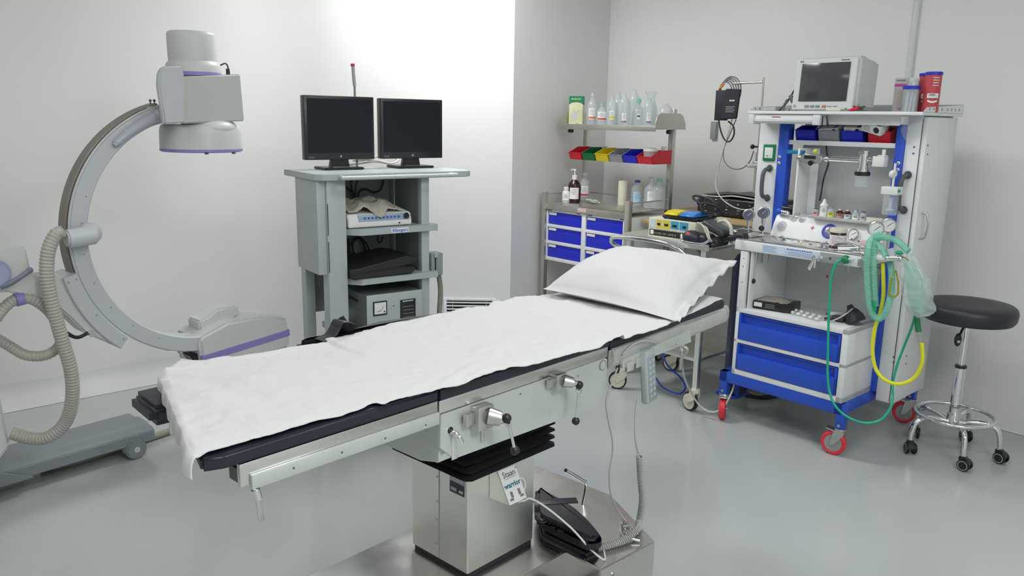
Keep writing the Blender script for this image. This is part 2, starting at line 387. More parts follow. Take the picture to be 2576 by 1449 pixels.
for x in (0.93, 1.01, 1.10):
    q = MB(CHROME); q.sph((x, 0.168, 0.482), 0.0045, sy=0.5, n=10); q.build('snap', tb)
for y in (0.24, 0.33):
    q = MB(CHROME); q.sph((0.861, y, 0.482), 0.0045, sx=0.5, n=10); q.build('snap', tb)
# maker's plate on the column
b = MB(mat('plate grey', (0.35, 0.36, 0.38), 0.35, 0.6)); b.box(0.8655, 0.868, 0.188, 0.252, 0.415, 0.478)
b.m(mat('plate dark', (0.03, 0.035, 0.05), 0.4)); b.box(0.8645, 0.8656, 0.190, 0.250, 0.418, 0.450)
b.m(LABELW)
for k in range(5): b.box(0.8640, 0.8646, 0.222 + k * 0.005, 0.2245 + k * 0.005, 0.424, 0.434)
for k in range(3): b.box(0.8640, 0.8646, 0.194 + k * 0.006, 0.198 + k * 0.006, 0.424, 0.432)
for k in range(3): b.box(0.8650, 0.8656, 0.192, 0.246 - 0.01 * k, 0.457 + k * 0.006, 0.459 + k * 0.006)
b.build('nameplate', tb)
# control box with its printed front
b = MB(STEEL)
b.prism([(0.176, 0.388), (0.176, 0.486), (0.150, 0.490), (0.146, 0.486), (0.092, 0.392)], 0.956, 1.026, 'x', 0.002); cb = b.build('control_box', tb)
Mf = Matrix.Translation((0.991, 0.1185, 0.439)) @ Matrix.Rotation(R_(-29.5), 4, 'X')
b = MB(LABELW); b.box(-0.037, 0.037, -0.005, 0.0, -0.053, 0.053, 0.001, M=Mf)
b.m(INK)
TX = Mf @ Matrix.Translation((0, -0.0052, 0)) @ Matrix.Rotation(R_(90), 4, 'X')
b.text('Staan', 0.025, TX @ Matrix.Translation((0, 0.032, 0)), depth=0.0003); b.box(-0.024, 0.024, -0.0056, -0.005, 0.0195, 0.0205, M=Mf)
b.text('\u00ae', 0.007, TX @ Matrix.Translation((0.034, 0.041, 0)), depth=0.0003)
b.m(mat('teal ink', (0.01, 0.16, 0.22), 0.6)); b.text('warrior', 0.022, TX @ Matrix.Translation((0, 0.0, 0)), depth=0.0003, bold=0.0006)
b.m(mat('grey ink', (0.2, 0.2, 0.2), 0.6))
for sx in (-1, 1):
    b.box(sx * 0.016 - 0.005, sx * 0.016 + 0.005, -0.0056, -0.005, -0.036, -0.018, M=Mf); b.box(sx * 0.016 - (0.013 if sx < 0 else 0.002), sx * 0.016 + (0.002 if sx < 0 else 0.013), -0.0056, -0.005, -0.044, -0.037, M=Mf)
b.build('printed_front', cb)
b = MB(WHITEB); b.tube([(1.026, 0.13, 0.440), (1.048, 0.125, 0.436), (1.056, 0.122, 0.412), (1.042, 0.12, 0.392), (1.01, 0.11, 0.382), (1.03, 0.10, 0.380), (1.06, 0.10, 0.375), (1.11, 0.08, 0.335), (1.16, 0.02, 0.27), (1.20, -0.03, 0.20), (1.235, -0.055, 0.162), (1.27, -0.03, 0.160), (1.30, 0.0, 0.162)], 0.0032, n=8)
b.build('power_cable', tb)
# L shaped steel rod rising from the base
e = T.Z(1466, 1267, 0.156); q = T.Y(1474, 1207, e.y); r = T.Y(1423, 1183, e.y)
b = MB(CHROME); e0 = (e.x, e.y, 0.155); e2 = (r.x, e.y, r.z)
b.tube([e0, (q.x, e.y, q.z - 0.028), (q.x - 0.003, e.y, q.z - 0.010), (q.x - 0.014, e.y, q.z), e2], 0.0065, n=12, sub=4)
b.build('lever', tb)
# middle section: side plates, deck, blue-grey bracket
def seg_screw(x, z, y=-0.0125, r=0.0095, par=tb):
    q = MB(PLATE); q.cyl((x, y + 0.003, z), (x, y - 0.0005, z), r, n=20); q.m(GREYD); q.cyl((x, y, z), (x, y - 0.0008, z), 0.0028, n=8)
    t = MB(GREYD)
    q.tube([(x + (r + 0.001) * math.cos(a), y + 0.0005, z + (r + 0.001) * math.sin(a)) for a in [k * math.pi / 10 for k in range(20)]], 0.0006, n=4, closed=True, smooth=False)
    t.bm.free(); q.build('screw', par)
for side, y0, y1 in ((0, -0.012, 0.0), (1, 0.44, 0.452)):
    b = MB(PLATE)
    b.prism([(0.595, 0.800), (0.592, 0.715), (0.640, 0.672), (1.214, 0.658), (1.268, 0.708), (1.266, 0.797), (1.255, 0.803)], y0, y1, 'y', 0.0012); b.build('side_plate', tb)
    b = MB(STEELH); b.box(0.590, 1.267, y0 - 0.0, y1 + 0.0, 0.8035, 0.836, 0.0015); b.build('side_strip', tb)
    b = MB(STEELH); b.box(0.075 if side == 0 else 0.20, 0.585, y0, y1 + 0.0, 0.790, 0.838, 0.0015); b.build('leg_rail', tb)
    b = MB(PLATE); b.box(0.094 if side == 0 else 0.22, 0.583, y0 - 0.010 if side == 0 else y1, y0 if side == 0 else y1 + 0.010, 0.782, 0.8125, 0.0025); b.build('leg_bar', tb)
    b = MB(STEELH); b.prism([(1.272, 0.822), (1.272, 0.765), (1.335, 0.765), (1.70, 0.795), (1.70, 0.828)], y0, y1, 'y', 0.0012); b.build('back_rail', tb)
    b = MB(PLATE); b.prism([(1.333, 0.782), (1.333, 0.754), (1.738, 0.760), (1.728, 0.806)], (y0 - 0.010) if side == 0 else y1, y0 if side == 0 else y1 + 0.01, 'y', 0.001); b.build('back_bar', tb)
    b = MB(STEELH); b.prism([(1.685, 0.824), (1.685, 0.808), (1.74, 0.775), (1.998, 0.787), (1.995, 0.832)], y0 - 0.002, y1, 'y', 0.0012); b.build('head_rail', tb)
for x, z in ((0.186, 0.799), (0.303, 0.797), (0.419, 0.795), (0.538, 0.793)): seg_screw(x, z, -0.022)
for x, z in ((0.878, 0.783), (1.124, 0.777), (1.64, 0.772)): seg_screw(x, z, -0.012 if x < 1.5 else -0.022, 0.009)
b = MB(PLATE); b.cyl((1.243, -0.010, 0.783), (1.243, -0.0145, 0.783), 0.014, n=28, bev=0.001); b.m(GREYD)
b.tube([(1.243 + 0.0158 * math.cos(a), -0.0125, 0.783 + 0.0158 * math.sin(a)) for a in [k * math.pi / 12 for k in range(24)]], 0.0007, n=4, closed=True, smooth=False); b.build('pivot_cap', tb)
# the deck under the mattress, and the front end of the middle box
b = MB(GREYD); b.box(0.08, 0.58, 0.0, 0.44, 0.824, 0.840) if False else b.box(0.16, 0.58, 0.0, 0.44, 0.824, 0.840); b.box(0.60, 1.26, 0.0, 0.44, 0.80, 0.835); b.box(1.28, 1.99, 0.0, 0.44, 0.800, 0.815); b.build('deck', tb)
b = MB(PLATE); b.prism([(0.0, 0.672), (-0.0, 0.800), (0.44, 0.800), (0.44, 0.672), (0.38, 0.655), (0.07, 0.655)], 0.598, 0.606, 'x', 0.001); b.prism([(0.605, 0.655), (1.2, 0.645), (1.22, 0.66), (0.605, 0.67)], 0.06, 0.40, 'y'); b.build('end_plate', tb)
b = MB(STEEL); b.box(0.70, 1.15, 0.12, 0.40, 0.60, 0.66); b.build('saddle', tb)
# channel end of the leg rail and lever hanging under it
b = MB(GREYD); b.box(0.077, 0.58, 0.0005, 0.035, 0.795, 0.8238); b.build('channel', tb)
for y in (0.02,):
    b = MB(CHROME); b.tube([(0.098, -0.008, 0.795), (0.100, -0.010, 0.783), (0.108, -0.010, 0.774)], 0.0045, n=10); b.cyl((0.106, -0.010, 0.778), (0.112, -0.010, 0.752), 0.0085, n=18, bev=0.002); b.build('lever_joint', tb)
    b = MB(ZINC); b.box(-0.0065, 0.0065, -0.0015, 0.0015, -0.053, 0.0, 0.001, M=Matrix.Translation((0.112, -0.010, 0.755)) @ Matrix.Rotation(R_(-5), 4, 'Y')); b.build('lever_handle', tb)
b = MB(ZINC); b.box(0.13, 0.145, 0.425, 0.429, 0.755, 0.795, 0.001); b.box(-0.0075, 0.0075, -0.0015, 0.0015, -0.050, 0.0, 0.001, M=Matrix.Translation((0.142, 0.421, 0.762)) @ Matrix.Rotation(R_(-22), 4, 'Y')); b.build('lever_handle', tb)
b = MB(CHROME); b.cyl((1.672, -0.024, 0.762), (1.676, -0.024, 0.742), 0.0065, n=16, bev=0.001); b.m(ZINC); b.box(1.666, 1.684, -0.026, -0.023, 0.674, 0.742, 0.001); b.build('lever_handle', tb)
# latch pin on the end face
b = MB(CHROME); b.tube([(0.628, -0.013, 0.748), (0.628, -0.030, 0.748), (0.634, -0.034, 0.738)], 0.006, n=12); b.cyl((0.632, -0.034, 0.742), (0.640, -0.036, 0.722), 0.0078, n=16, bev=0.001); b.m(BLACKP); b.sph((0.626, -0.012, 0.752), 0.009, sy=0.4); b.build('latch_pin', tb)
b = MB(STEEL); b.box(0.630, 0.648, -0.0145, -0.0115, 0.672, 0.735, 0.001); b.build('guide', tb)
# rail clamps with star-handle levers
def clamp(x, z, y, sc, ball, end, hub):
    b = MB(ZINC); b.box(x - 0.030 * sc, x + 0.024 * sc, y - 0.022 * sc, y + 0.012, z - 0.034 * sc, z + 0.028 * sc, 0.003)
    b.box(x - 0.062 * sc, x - 0.030 * sc, y - 0.010, y + 0.002, z - 0.016 * sc, z + 0.016 * sc, 0.002)
    c = b.build('rail_clamp', tb)
    b = MB(ZINC); b.cyl((x + 0.006, y - 0.020 * sc, z), (hub[0] - 0.010, y - 0.045 * sc, z - 0.006), 0.024 * sc, 0.019 * sc, n=28, bev=0.002)
    for k in range(14):
        a = math.pi * (0.35 + k / 16); b.m(GREYD).box(-0.0006, 0.0006, 0, 0.001, 0.018 * sc, 0.023 * sc, M=Matrix.Translation((x + 0.004, y - 0.0235 * sc, z)) @ Matrix.Rotation(a - math.pi / 2, 4, 'Y'))
    b.m(ZINC); b.cyl((hub[0] - 0.010, y - 0.045 * sc, z - 0.006), (hub[0], y - 0.058 * sc, z - 0.008), 0.014 * sc, 0.007 * sc, n=20); b.build('spindle', c)
    b = MB(CHROME); yy = y - 0.060 * sc
    b.cyl((ball[0], yy, ball[1]), (hub[0] + 0.003, yy, hub[1]), 0.0045, n=12); b.cyl((hub[0] + 0.002, yy, hub[1]), (end[0], yy, end[1]), 0.0042, n=12); b.cyl((hub[0], yy + 0.008, hub[1]), (hub[0] + 0.002, yy - 0.008, hub[1]), 0.007, n=16, bev=0.001); b.build('lever_rod', c)
    for (bx, bz) in (ball, end):
        b = MB(BLACKP); b.sph((bx, yy, bz), 0.0125 if sc > 0.9 else 0.0115); b.build('ball_knob', c)
clamp(0.722, 0.770, -0.022, 1.0, (0.752, 0.768), (0.785, 0.672), (0.758, 0.751))
clamp(1.025, 0.790, -0.020, 0.78, (1.062, 0.778), (1.052, 0.674), (1.060, 0.763))
b = MB(STEELH); b.box(0.730, 0.745, -0.018, -0.012, 0.690, 0.735, 0.002); b.m(BLACKP); b.cyl((0.7375, -0.0185, 0.725), (0.7375, -0.0175, 0.725), 0.0025, n=8); b.build('drop_tab', tb)
# mattress sections
def pad(name, x0, x1, y0, y1, z0, z1, bev=0.008, tilt=0.0, m=LEATHER, par=tb):
    b = MB(m); M = Matrix.Translation((x0, 0, z0)) @ Matrix.Rotation(-tilt, 4, 'Y')
    b.box(0, x1 - x0, y0, y1, 0, z1 - z0, bev, 3, M=M); return b.build(name, par, ang=60)
b = MB(LEATHER); b.prism([(0.004, -0.002), (0.045, -0.018), (0.585, -0.018), (0.585, 0.265), (0.085, 0.265)], 0.8405, 0.869, 'z', 0.006, 3); b.build('leg_pad', tb)
b = MB(LEATHER); b.prism([(0.082, 0.405), (0.585, 0.39), (0.585, 0.56), (0.095, 0.56)], 0.788, 0.838, 'z', 0.016, 5); b.build('leg_pad', tb)
pad('seat_pad', 0.592, 1.27, -0.016, 0.425, 0.8365, 0.866, 0.006)
pad('back_pad', 1.277, 1.675, -0.014, 0.435, 0.829, 0.853, 0.006, R_(0.6))
pad('head_pad', 1.680, 1.975, -0.012, 0.435, 0.834, 0.866, 0.006, R_(0.6))
# plastic film wrapped round the head rail
b = MB(clear('cling film', (0.93, 0.94, 0.94), 0.30, 0.25))
def film(u, v):
    x = 1.29 + u * 0.715; a = v * 2 * math.pi; k = 0.006 + 0.0035 * noise.noise(Vector((x * 45, a * 1.5, 1)))
    zc = 0.796 + 0.018 * u + 0.0; hh = 0.030 - (0.004 if u < 0.5 else 0)
    return Vector((x + 0.002 * noise.noise(Vector((a * 3, x * 9, 4))), -0.006 + math.cos(a) * (0.0065 + k), zc + math.sin(a) * (hh + k * 0.4)))
b.grid(film, 70, 18); b.build('plastic_wrap', tb, ang=50)

# ---- white sheet over the table
near_px = [(493, 1157), (524, 1142), (569, 1126), (686, 1095), (793, 1063), (856, 1048), (941, 1016), (962, 1018), (1036, 996), (1100, 980), (1166, 968), (1253, 934), (1290, 923), (1325, 920), (1353, 914), (1440, 889), (1502, 878), (1544, 857), (1600, 836), (1675, 812), (1703, 800), (1806, 754)]
far_px = [(461, 907), (497, 914), (560, 897), (690, 882), (749, 870), (883, 848), (955, 823), (1060, 801), (1097, 793), (1172, 782), (1226, 779), (1244, 764), (1296, 747), (1330, 743), (1409, 733)]
nearL = [T.Z(*p, 0.874) for p in near_px]; farL = [T.Z(*p, 0.882) for p in far_px] + [Vector((x, 0.45, 0.88)) for x in (1.985,)]
def interp(L, x):
    if x <= L[0].x: return L[0].y
    for a, c in zip(L, L[1:]):
        if a.x <= x <= c.x or a.x >= x >= c.x: return a.y + (c.y - a.y) * (x - a.x) / ((c.x - a.x) or 1)
    return L[-1].y
foot_n = nearL[0]; foot_f = Vector((0.085, 0.56, 0.885))
def sheet(u, v):
    # v: 0 near .. 1 far ; u: below 0.06 hangs over the foot end
    xf = foot_n.x + (0.150 - foot_n.x) * min(1, v / 0.85) + 0.10 * max(0, v - 0.85) / 0.15; xe = 1.985
    top = lambda x: 0.0
    if u < 0.08:
        k = 1 - u / 0.08
        n_, f_ = interp(nearL, xf), min(0.60, 0.66)
        y = n_ + (0.60 - n_) * v
        drop = (0.028 + 0.0 * v + 0.022 * math.exp(-((v - 0.45) / 0.25) ** 2) - 0.012 * v) * k
        x = xf - 0.006 * math.sin(k * 2.2) - 0.022 * k * math.exp(-((v - 0.06) / 0.08) ** 2) - 0.003 * k * math.sin(v * 47 + 3 * v * v)
        y -= 0.02 * k * math.exp(-(v / 0.08) ** 2)
        return Vector((x, y + 0.003 * k * math.sin(v * 40 + 1), 0.879 - drop * min(1, k * 1.05) - 0.004 * k))
    s = (u - 0.08) / 0.92; x = xf + (xe - xf) * s
    n_ = interp(nearL, x) ; f_ = interp(farL, x); f_ = min(f_, 0.68)
    y = n_ + (f_ - n_) * v
    z = 0.8755 + (0.010 * max(0, (0.6 - x) / 0.6) * v)
    if 0.8 < x: z += 0.0
    if x > 1.28: z = 0.862 + (x - 1.28) * 0.014 + 0.012 * math.exp(-((x - 1.28) / 0.05) ** 2) * 0
    # raised swelling before the pillow
    z += 0.010 * math.exp(-((x - 1.30) / 0.16) ** 2 - ((y - 0.45) / 0.12) ** 2)
    z += 0.010 * min(1, max(0, (y - 0.25) / 0.2)) * (x > 0.6)
    # gentle long folds, fanning from the far foot corner
    dx, dy = x - 0.03, 0.60 - y; ang = math.atan2(dy, dx + 1e-4); rr = math.hypot(dx, dy)
    z += 0.0075 * math.exp(-rr / 0.42) * (1 + math.sin(ang * 17 + 2 * math.sin(rr * 9)))
    z += 0.014 * max(0, noise.noise(Vector((x * 5, y * 9, 3)))) * (0.4 + 0.6 * math.exp(-((x - 1.1) / 0.35) ** 2))
    z += 0.0050 * abs(noise.noise(Vector((x * 14 + y * 9, y * 20 - x * 7, 7)))) + 0.0026 * abs(noise.noise(Vector((x * 40, y * 45 + x * 25, 1))))
    z += 0.006 * math.exp(-((y - (0.50 - 0.05 * x)) / 0.012) ** 2) * (x < 0.62) * math.exp(-((x - 0.3) / 0.3) ** 2)
    edge = min(v, 1 - v) * (f_ - n_)
    if edge < 0.02: z -= 0.003 * (1 - edge / 0.02)
    if y > 0.57: z -= (y - 0.57) * 0.55
    y += 0.0035 * noise.noise(Vector((x * 28, 0.3, v * 3))) * (v < 0.02 or v > 0.98)
    return Vector((x, y, z))
b = MB(LINEN); b.grid(sheet, 330, 96)
o = b.build('bed_sheet', None, T.w(0, 0), T.rz, ang=180, solid=0.0015); tag(o, 'creased white sheet spread over the black operating table mattress', 'sheet')

# ---- pillow
def pillow(name, c4, H, n=34, seedv=3, flange=0.02):
    """c4: four corners (near-left, near-right, far-right, far-left)"""
    b = MB(LINEN)
    def P(u, v, s):
        U = 2 * u - 1; V = 2 * v - 1
        p = (c4[0] * (1 - u) * (1 - v) + c4[1] * u * (1 - v) + c4[2] * u * v + c4[3] * (1 - u) * v)
        ctr = (c4[0] + c4[1] + c4[2] + c4[3]) / 4
        pin = 1 - 0.07 * ((1 - U * U) * V * V + (1 - V * V) * U * U) * 1.0
        p = ctr + (p - ctr) * pin
        h = (max(0, 1 - abs(U) ** 2.6) ** 0.62) * (max(0, 1 - abs(V) ** 2.6) ** 0.62)
        wr = 0.010 * noise.noise(Vector((u * 7, v * 5, seedv))) + 0.006 * abs(noise.noise(Vector((u * 19 + v * 6, v * 14, seedv))))
        z = s * H * (0.78 + 0.42 * v) * h * (0.72 if s > 0 else 0.28) + wr * min(1, h * 3) * (s > 0)
        return p + Vector((0, 0, z))
    b.grid(lambda u, v: P(u, v, 1), n, n); b.grid(lambda u, v: P(u, 1 - v, -1), n, n)
    bmesh.ops.remove_doubles(b.bm, verts=b.bm.verts[:], dist=0.0004)
    return b
cA = T.Z(1692, 806, 0.875); cB = T.Z(1838, 655, 0.965); cD = T.Z(1366, 727, 0.905); cC = T.Z(1500, 650, 0.96)
b = pillow('pillow', [cA, cB + Vector((0, 0, 0.0)), cC, cD], 0.118)
pil = b.build('pillow', None, T.w(0, 0), T.rz, ang=180); tag(pil, 'plump white pillow lying across the head end of the operating table', 'pillow')
b = MB(LINEN)
def hem(u, v):
    p = cA.lerp(cB, u) ; out = (cA - cD).normalized() ; n_ = (cB - cA).normalized()
    k = 0.0 + 0.030 * v; bow = 0.016 * math.sin(u * math.pi)
    pin = -(1 - (2 * u - 1) ** 2) * 0.02
    wv = 0.006 * math.sin(u * 38) * v + 0.008 * noise.noise(Vector((u * 9, v * 2, 2))) * v
    return p + out * (k + pin - 0.004) + Vector((0, 0, bow * 0.6 - 0.022 * v * math.sin(u * math.pi) + wv))
b.grid(hem, 60, 6); b.build('pillowcase_hem', pil, ang=180, solid=0.002)

# ---- arm board pad with strap on the far side of the table
def lz(px, py, z, dz=0): q = T.Z(px, py, z); return Vector((q.x, q.y, z + dz))
ab = thing('arm_board', 'long black padded arm board with a strap along the far table edge', 'arm board', T.w(0, 0), T.rz)
n0 = T.Z(741, 873, 0.865); n1 = T.Z(1095, 800, 0.865)
b = MB(LEATHER); pts = []
f0 = T.Z(752, 858, 0.88); f1 = T.Z(807, 846, 0.885); f2 = T.Z(950, 806, 0.885); f3 = T.Z(1086, 787, 0.885)
pts = [(n0.x - 0.005, n0.y - 0.01), (n1.x + 0.02, n1.y - 0.05), (f3.x + 0.05, f3.y - 0.01), (f3.x, f3.y), (f2.x, f2.y), (f1.x, f1.y), (f0.x, f0.y)]
b.prism(pts, 0.838, 0.884, 'z', 0.012, 4); b.build('pad', ab, ang=60)
b = MB(LEATHER2); a0 = T.Z(800, 853, 0.884); a1 = T.Z(905, 834, 0.884); s0 = T.Y(850, 806, a0.y - 0.01); s1 = T.Y(870, 808, a0.y - 0.01)
yy = a0.y - 0.015
b.tube([(a0.x - 0.005, yy, 0.884), (a0.x + 0.03, yy, 0.893), (s0.x - 0.015, yy, s0.z - 0.02), (s0.x, yy, s0.z), (s1.x + 0.005, yy, s1.z - 0.003), (a1.x - 0.05, yy + 0.01, 0.91), (a1.x - 0.03, yy + 0.02, 0.886)], 0.002, n=12, rfun=lambda i, N: (0.0018, 0.026), flat=(0, 0, 1)); b.build('strap', ab, ang=60)
b = MB(STEELH); b.box(pts[0][0] + 0.04, pts[2][0] - 0.04, n0.y + 0.01, n0.y + 0.03, 0.818, 0.838); b.box(0.95, 0.98, 0.512, n0.y + 0.03, 0.80, 0.830); b.build('support_bar', ab)

# ---- hand control hanging on the rail
rc = thing('hand_control', 'grey hand control with a keypad hanging on the table side rail', 'remote control', T.w(0, 0), T.rz)
Mh = Matrix.Translation((1.462, -0.032, 0.705)) @ Matrix.Rotation(R_(-3.5), 4, 'Y') @ Matrix.Rotation(R_(7), 4, 'Z') @ Matrix.Rotation(R_(-4), 4, 'X')
b = MB(mat('handset grey', (0.42, 0.47, 0.47), 0.4, var=0.02)); b.box(-0.030, 0.030, -0.014, 0.014, -0.088, 0.088, 0.008, 4, M=Mh); b.build('case', rc, ang=50)
b = MB(mat('keypad', (0.30, 0.37, 0.38), 0.35, var=0.04)); b.box(-0.025, 0.025, -0.0155, -0.0135, -0.080, 0.066, 0.0008, M=Mh); kp = b.build('keypad', rc)
for r in range(7):
    for c in range(2):
        b = MB(mat('key grey', (0.42, 0.48, 0.48), 0.4)); x = -0.011 + c * 0.022; z = 0.050 - r * 0.019
        b.box(x - 0.0065, x + 0.0065, -0.0166, -0.0153, z - 0.005, z + 0.005, 0.0005, M=Mh); b.m(LABELW).box(x - 0.001, x + 0.001, -0.0169, -0.0165, z - 0.001, z + 0.0015, M=Mh); b.build('key', kp)
b = MB(STEEL); b.box(1.40, 1.435, -0.028, -0.023, 0.742, 0.775, 0.001); b.box(1.345, 1.382, -0.032, -0.023, 0.742, 0.772, 0.001); b.build('hook', rc)
A1 = T.Y(1608, 1010, -0.035); A2 = T.Y(1600, 1040, -0.04); A3 = T.Y(1598, 1100, -0.05); A4 = T.Y(1605, 1140, -0.05)
b = MB(mat('cable grey', (0.45, 0.46, 0.44), 0.5, var=0.03))
b.tube([(A1.x, -0.030, A1.z + 0.005), (A2.x, -0.038, A2.z), (A3.x, -0.05, A3.z), (A4.x, -0.05, A4.z)], 0.0028, n=8)
cp = [T.Y(1609, 1146, -0.05), T.Y(1612, 1200, -0.04), T.Y(1616, 1260, -0.02), T.Y(1608, 1310, 0.0)]
c5 = T.Z(1603, 1335, 0.175); c6 = T.Z(1560, 1362, 0.170); c7 = T.Z(1493, 1382, 0.168)
b.coil([Vector((q.x, q.y, q.z)) for q in cp] + [Vector((c5.x, c5.y, 0.180)), Vector((c6.x, c6.y, 0.169)), Vector((c7.x, c7.y, 0.169))], 0.0095, 0.0027, 74, 6, 12)
b.build('coiled_cord', rc, ang=180)
# second thin cord looping from the rail to the base
q = [T.Y(*p, -0.03) for p in ((1565, 893), (1590, 868), (1620, 857), (1655, 862))]
b = MB(mat('cable grey', (0.45, 0.46, 0.44), 0.5)); b.tube([Vector((p.x, -0.03, p.z)) for p in q], 0.004, n=8)
p2 = [T.Y(*p, -0.03) for p in ((1554, 925), (1543, 965), (1533, 1010), (1541, 1055), (1556, 1110), (1560, 1150), (1556, 1200), (1565, 1260), (1590, 1305))]; e = T.Z(1606, 1345, 0.158)
b.tube([Vector((p.x, -0.03 + 0.006 * i, p.z)) for i, p in enumerate(p2)] + [Vector((e.x, e.y, 0.159))], 0.0026, n=8)
o = b.build('control_cable', None, T.w(0, 0), T.rz, ang=180); tag(o, 'thin grey cable hanging from the table rail beside the hand control', 'cable')
# black cushions lying on the base
def blob(name, label, cat, z0, pts, h, fr=T, m=LEATHER2, group=None, bev=0.02):
    o = thing(name, label, cat, fr.w(0, 0), fr.rz, group) if False else None
    b = MB(m); b.prism(pts, z0, z0 + h, 'z', bev, 4); o = b.build(name, None, fr.w(0, 0), fr.rz, ang=70); return tag(o, label, cat, group)
P_ = lambda z, *pp: [tuple(T.Z(*p, z).xy) for p in pp]
def smooth2(pp, sub=5):
    out = []; N = len(pp)
    for i in range(N):
        a, b_, c, d = (Vector(pp[(i + k) % N]) for k in (-1, 0, 1, 2))
        for k in range(sub): t_ = k / sub; out.append(tuple(0.5 * ((2 * b_) + (c - a) * t_ + (2 * a - 5 * b_ + 4 * c - d) * t_ ** 2 + (3 * b_ - a - 3 * c + d) * t_ ** 3)))
    return out
clampx = lambda L: [(max(1.185, x), y) for x, y in L]
lowp = clampx(smooth2(P_(0.187, (1362, 1290), (1366, 1354), (1408, 1382), (1448, 1396), (1485, 1392), (1510, 1364), (1490, 1330), (1440, 1285), (1400, 1250))))
blob('cushion', 'flat black cushion lying lowest on the steel table base', 'cushion', 0.156, lowp, 0.028, bev=0.010)
upp = clampx(smooth2(P_(0.245, (1350, 1222), (1400, 1240), (1458, 1275), (1498, 1316), (1513, 1343), (1490, 1354), (1440, 1338), (1395, 1322), (1350, 1300))))
cu = blob('cushion', 'thick black foam cushion with a strap leaning behind the column', 'cushion', 0.188, upp, 0.055, bev=0.018)
b = MB(LEATHER); b.box(-0.02, 0.02, -0.075, 0.075, 0.2432, 0.2450, 0.0008, M=Matrix.Translation((1.30, 0.20, 0)) @ Matrix.Rotation(R_(50), 4, 'Z')); b.build('strap', cu)
# small metal clamp on the base
c = T.Z(1570, 1340, 0.16); cl = thing('table_clamp', 'small chrome accessory clamp lying on the steel table base', 'clamp', T.w(c.x, c.y, 0.156), T.rz + 0.9)
b = MB(ZINC); b.box(-0.018, 0.018, -0.012, 0.012, 0.0, 0.042, 0.002); b.build('body', cl)
b = MB(GREYD); b.box(-0.010, 0.010, -0.0132, -0.012, 0.008, 0.020); b.box(-0.010, 0.006, -0.0132, -0.012, 0.027, 0.036); b.build('slot', cl)
b = MB(CHROME); b.cyl((-0.018, 0.0, 0.02), (-0.045, 0.0, 0.014), 0.0035, n=12); b.cyl((-0.018, 0.004, 0.028), (-0.04, 0.004, 0.024), 0.0025, n=12); b.tube([(-0.045, 0, 0.014), (-0.05, -0.01, 0.010), (-0.06, -0.035, 0.006)], 0.004, n=10); b.build('spindle', cl)
# ================================================================ C-arm (local x along the arc plane to the right, y away)
G = Fr((-1.303, 3.313), 40.0)
ca = thing('c_arm', 'grey and violet mobile X-ray C-arm standing along the left wall', 'x-ray machine', G.w(0, 0), G.rz)
RO, RI, ZC = 0.523, 0.460, 1.025
def arc(b, r0, r1, a0, a1, y0, y1, n=80):
    def ringpt(a, r, y): return Vector((r * math.cos(a), y, ZC + r * math.sin(a)))
    t = bmesh.new(); rows = []
    for k in range(n + 1):
        a = R_(a0 + (a1 - a0) * k / n); rows.append([t.verts.new(ringpt(a, r, y)) for r, y in ((r0, y0 + .004), (r0, y1 - .004), (r0 + .004, y1), (r1 - .004, y1), (r1, y1 - .004), (r1, y0 + .004), (r1 - .004, y0), (r0 + .004, y0))])
    for A_, B_ in zip(rows, rows[1:]):
        for k in range(8): t.faces.new((A_[k], A_[(k + 1) % 8], B_[(k + 1) % 8], B_[k]))
    t.faces.new(rows[0]); t.faces.new(rows[-1][::-1]); b.add(t)
b = MB(CARM2); arc(b, RI, RO, 104, 268, 0.0, 0.10); b.build('arc', ca)
b = MB(mat('belt brown', (0.23, 0.22, 0.19), 0.5, var=0.1)); arc(b, RO + 0.0005, RO + 0.010, 106, 193, 0.02, 0.085); b.m(CARM).tube([(0,0,0),(0,0,0.001)],0.0001) if False else None; b.build('belt', ca)
b = MB(CARM)
arc(b, RO, RO + 0.004, 104, 250, 0.0, 0.012); b.build('arc_rim', ca)
b = MB(GREYM)
for a in (118, 128, 160, 172, 186, 200, 214, 228, 243):
    q = MB(GREYM); r = RI + 0.022; q.cyl((r * math.cos(R_(a)), 0.001, ZC + r * math.sin(R_(a))), (r * math.cos(R_(a)), -0.001, ZC + r * math.sin(R_(a))), 0.0035, n=10); q.build('screw', ca)
b.bm.free()
# guide carriage and horizontal support arm
b = MB(CARM2); arc(b, RO + 0.0035, RO + 0.058, 193, 229, -0.012, 0.13, 30); b.build('carriage', ca)
for a, r in ((195, RO + 0.015), (195, RO + 0.045), (212, RO + 0.02), (227.5, RO + 0.02)):
    q = MB(GREYM); q.cyl((r * math.cos(R_(a)), -0.011, ZC + r * math.sin(R_(a))), (r * math.cos(R_(a)), -0.0135, ZC + r * math.sin(R_(a))), 0.004, n=10); q.build('screw', ca)
b = MB(CARM)
low = [(-(RO + 0.05) * abs(math.cos(R_(a))), ZC - (RO + 0.05) * math.sin(R_(a - 180))) for a in (194, 200, 206, 212, 218, 224, 228)]
sup = [(-0.92, 1.03), (-0.685, 1.03), (-0.672, 1.018), (-0.665, 0.925), (-0.65, 0.912), (-0.56, 0.905)] + low + [(-0.43, 0.62), (-0.50, 0.67), (-0.55, 0.74), (-0.60, 0.80), (-0.68, 0.845), (-0.75, 0.87), (-0.92, 0.88)]
b.prism(sup, 0.0, 0.115, 'y', 0.006, 2); b.build('support_arm', ca)
b = MB(PURPLE); b.cyl((-0.84, 0.06, 0.955), (-0.775, 0.06, 0.955), 0.001); b.bm.free()
b = MB(mat('lilac plastic', (0.35, 0.36, 0.55), 0.4, var=0.03)); b.cyl((-0.785, -0.002, 0.945), (-0.785, -0.035, 0.945), 0.048, n=36, bev=0.004)
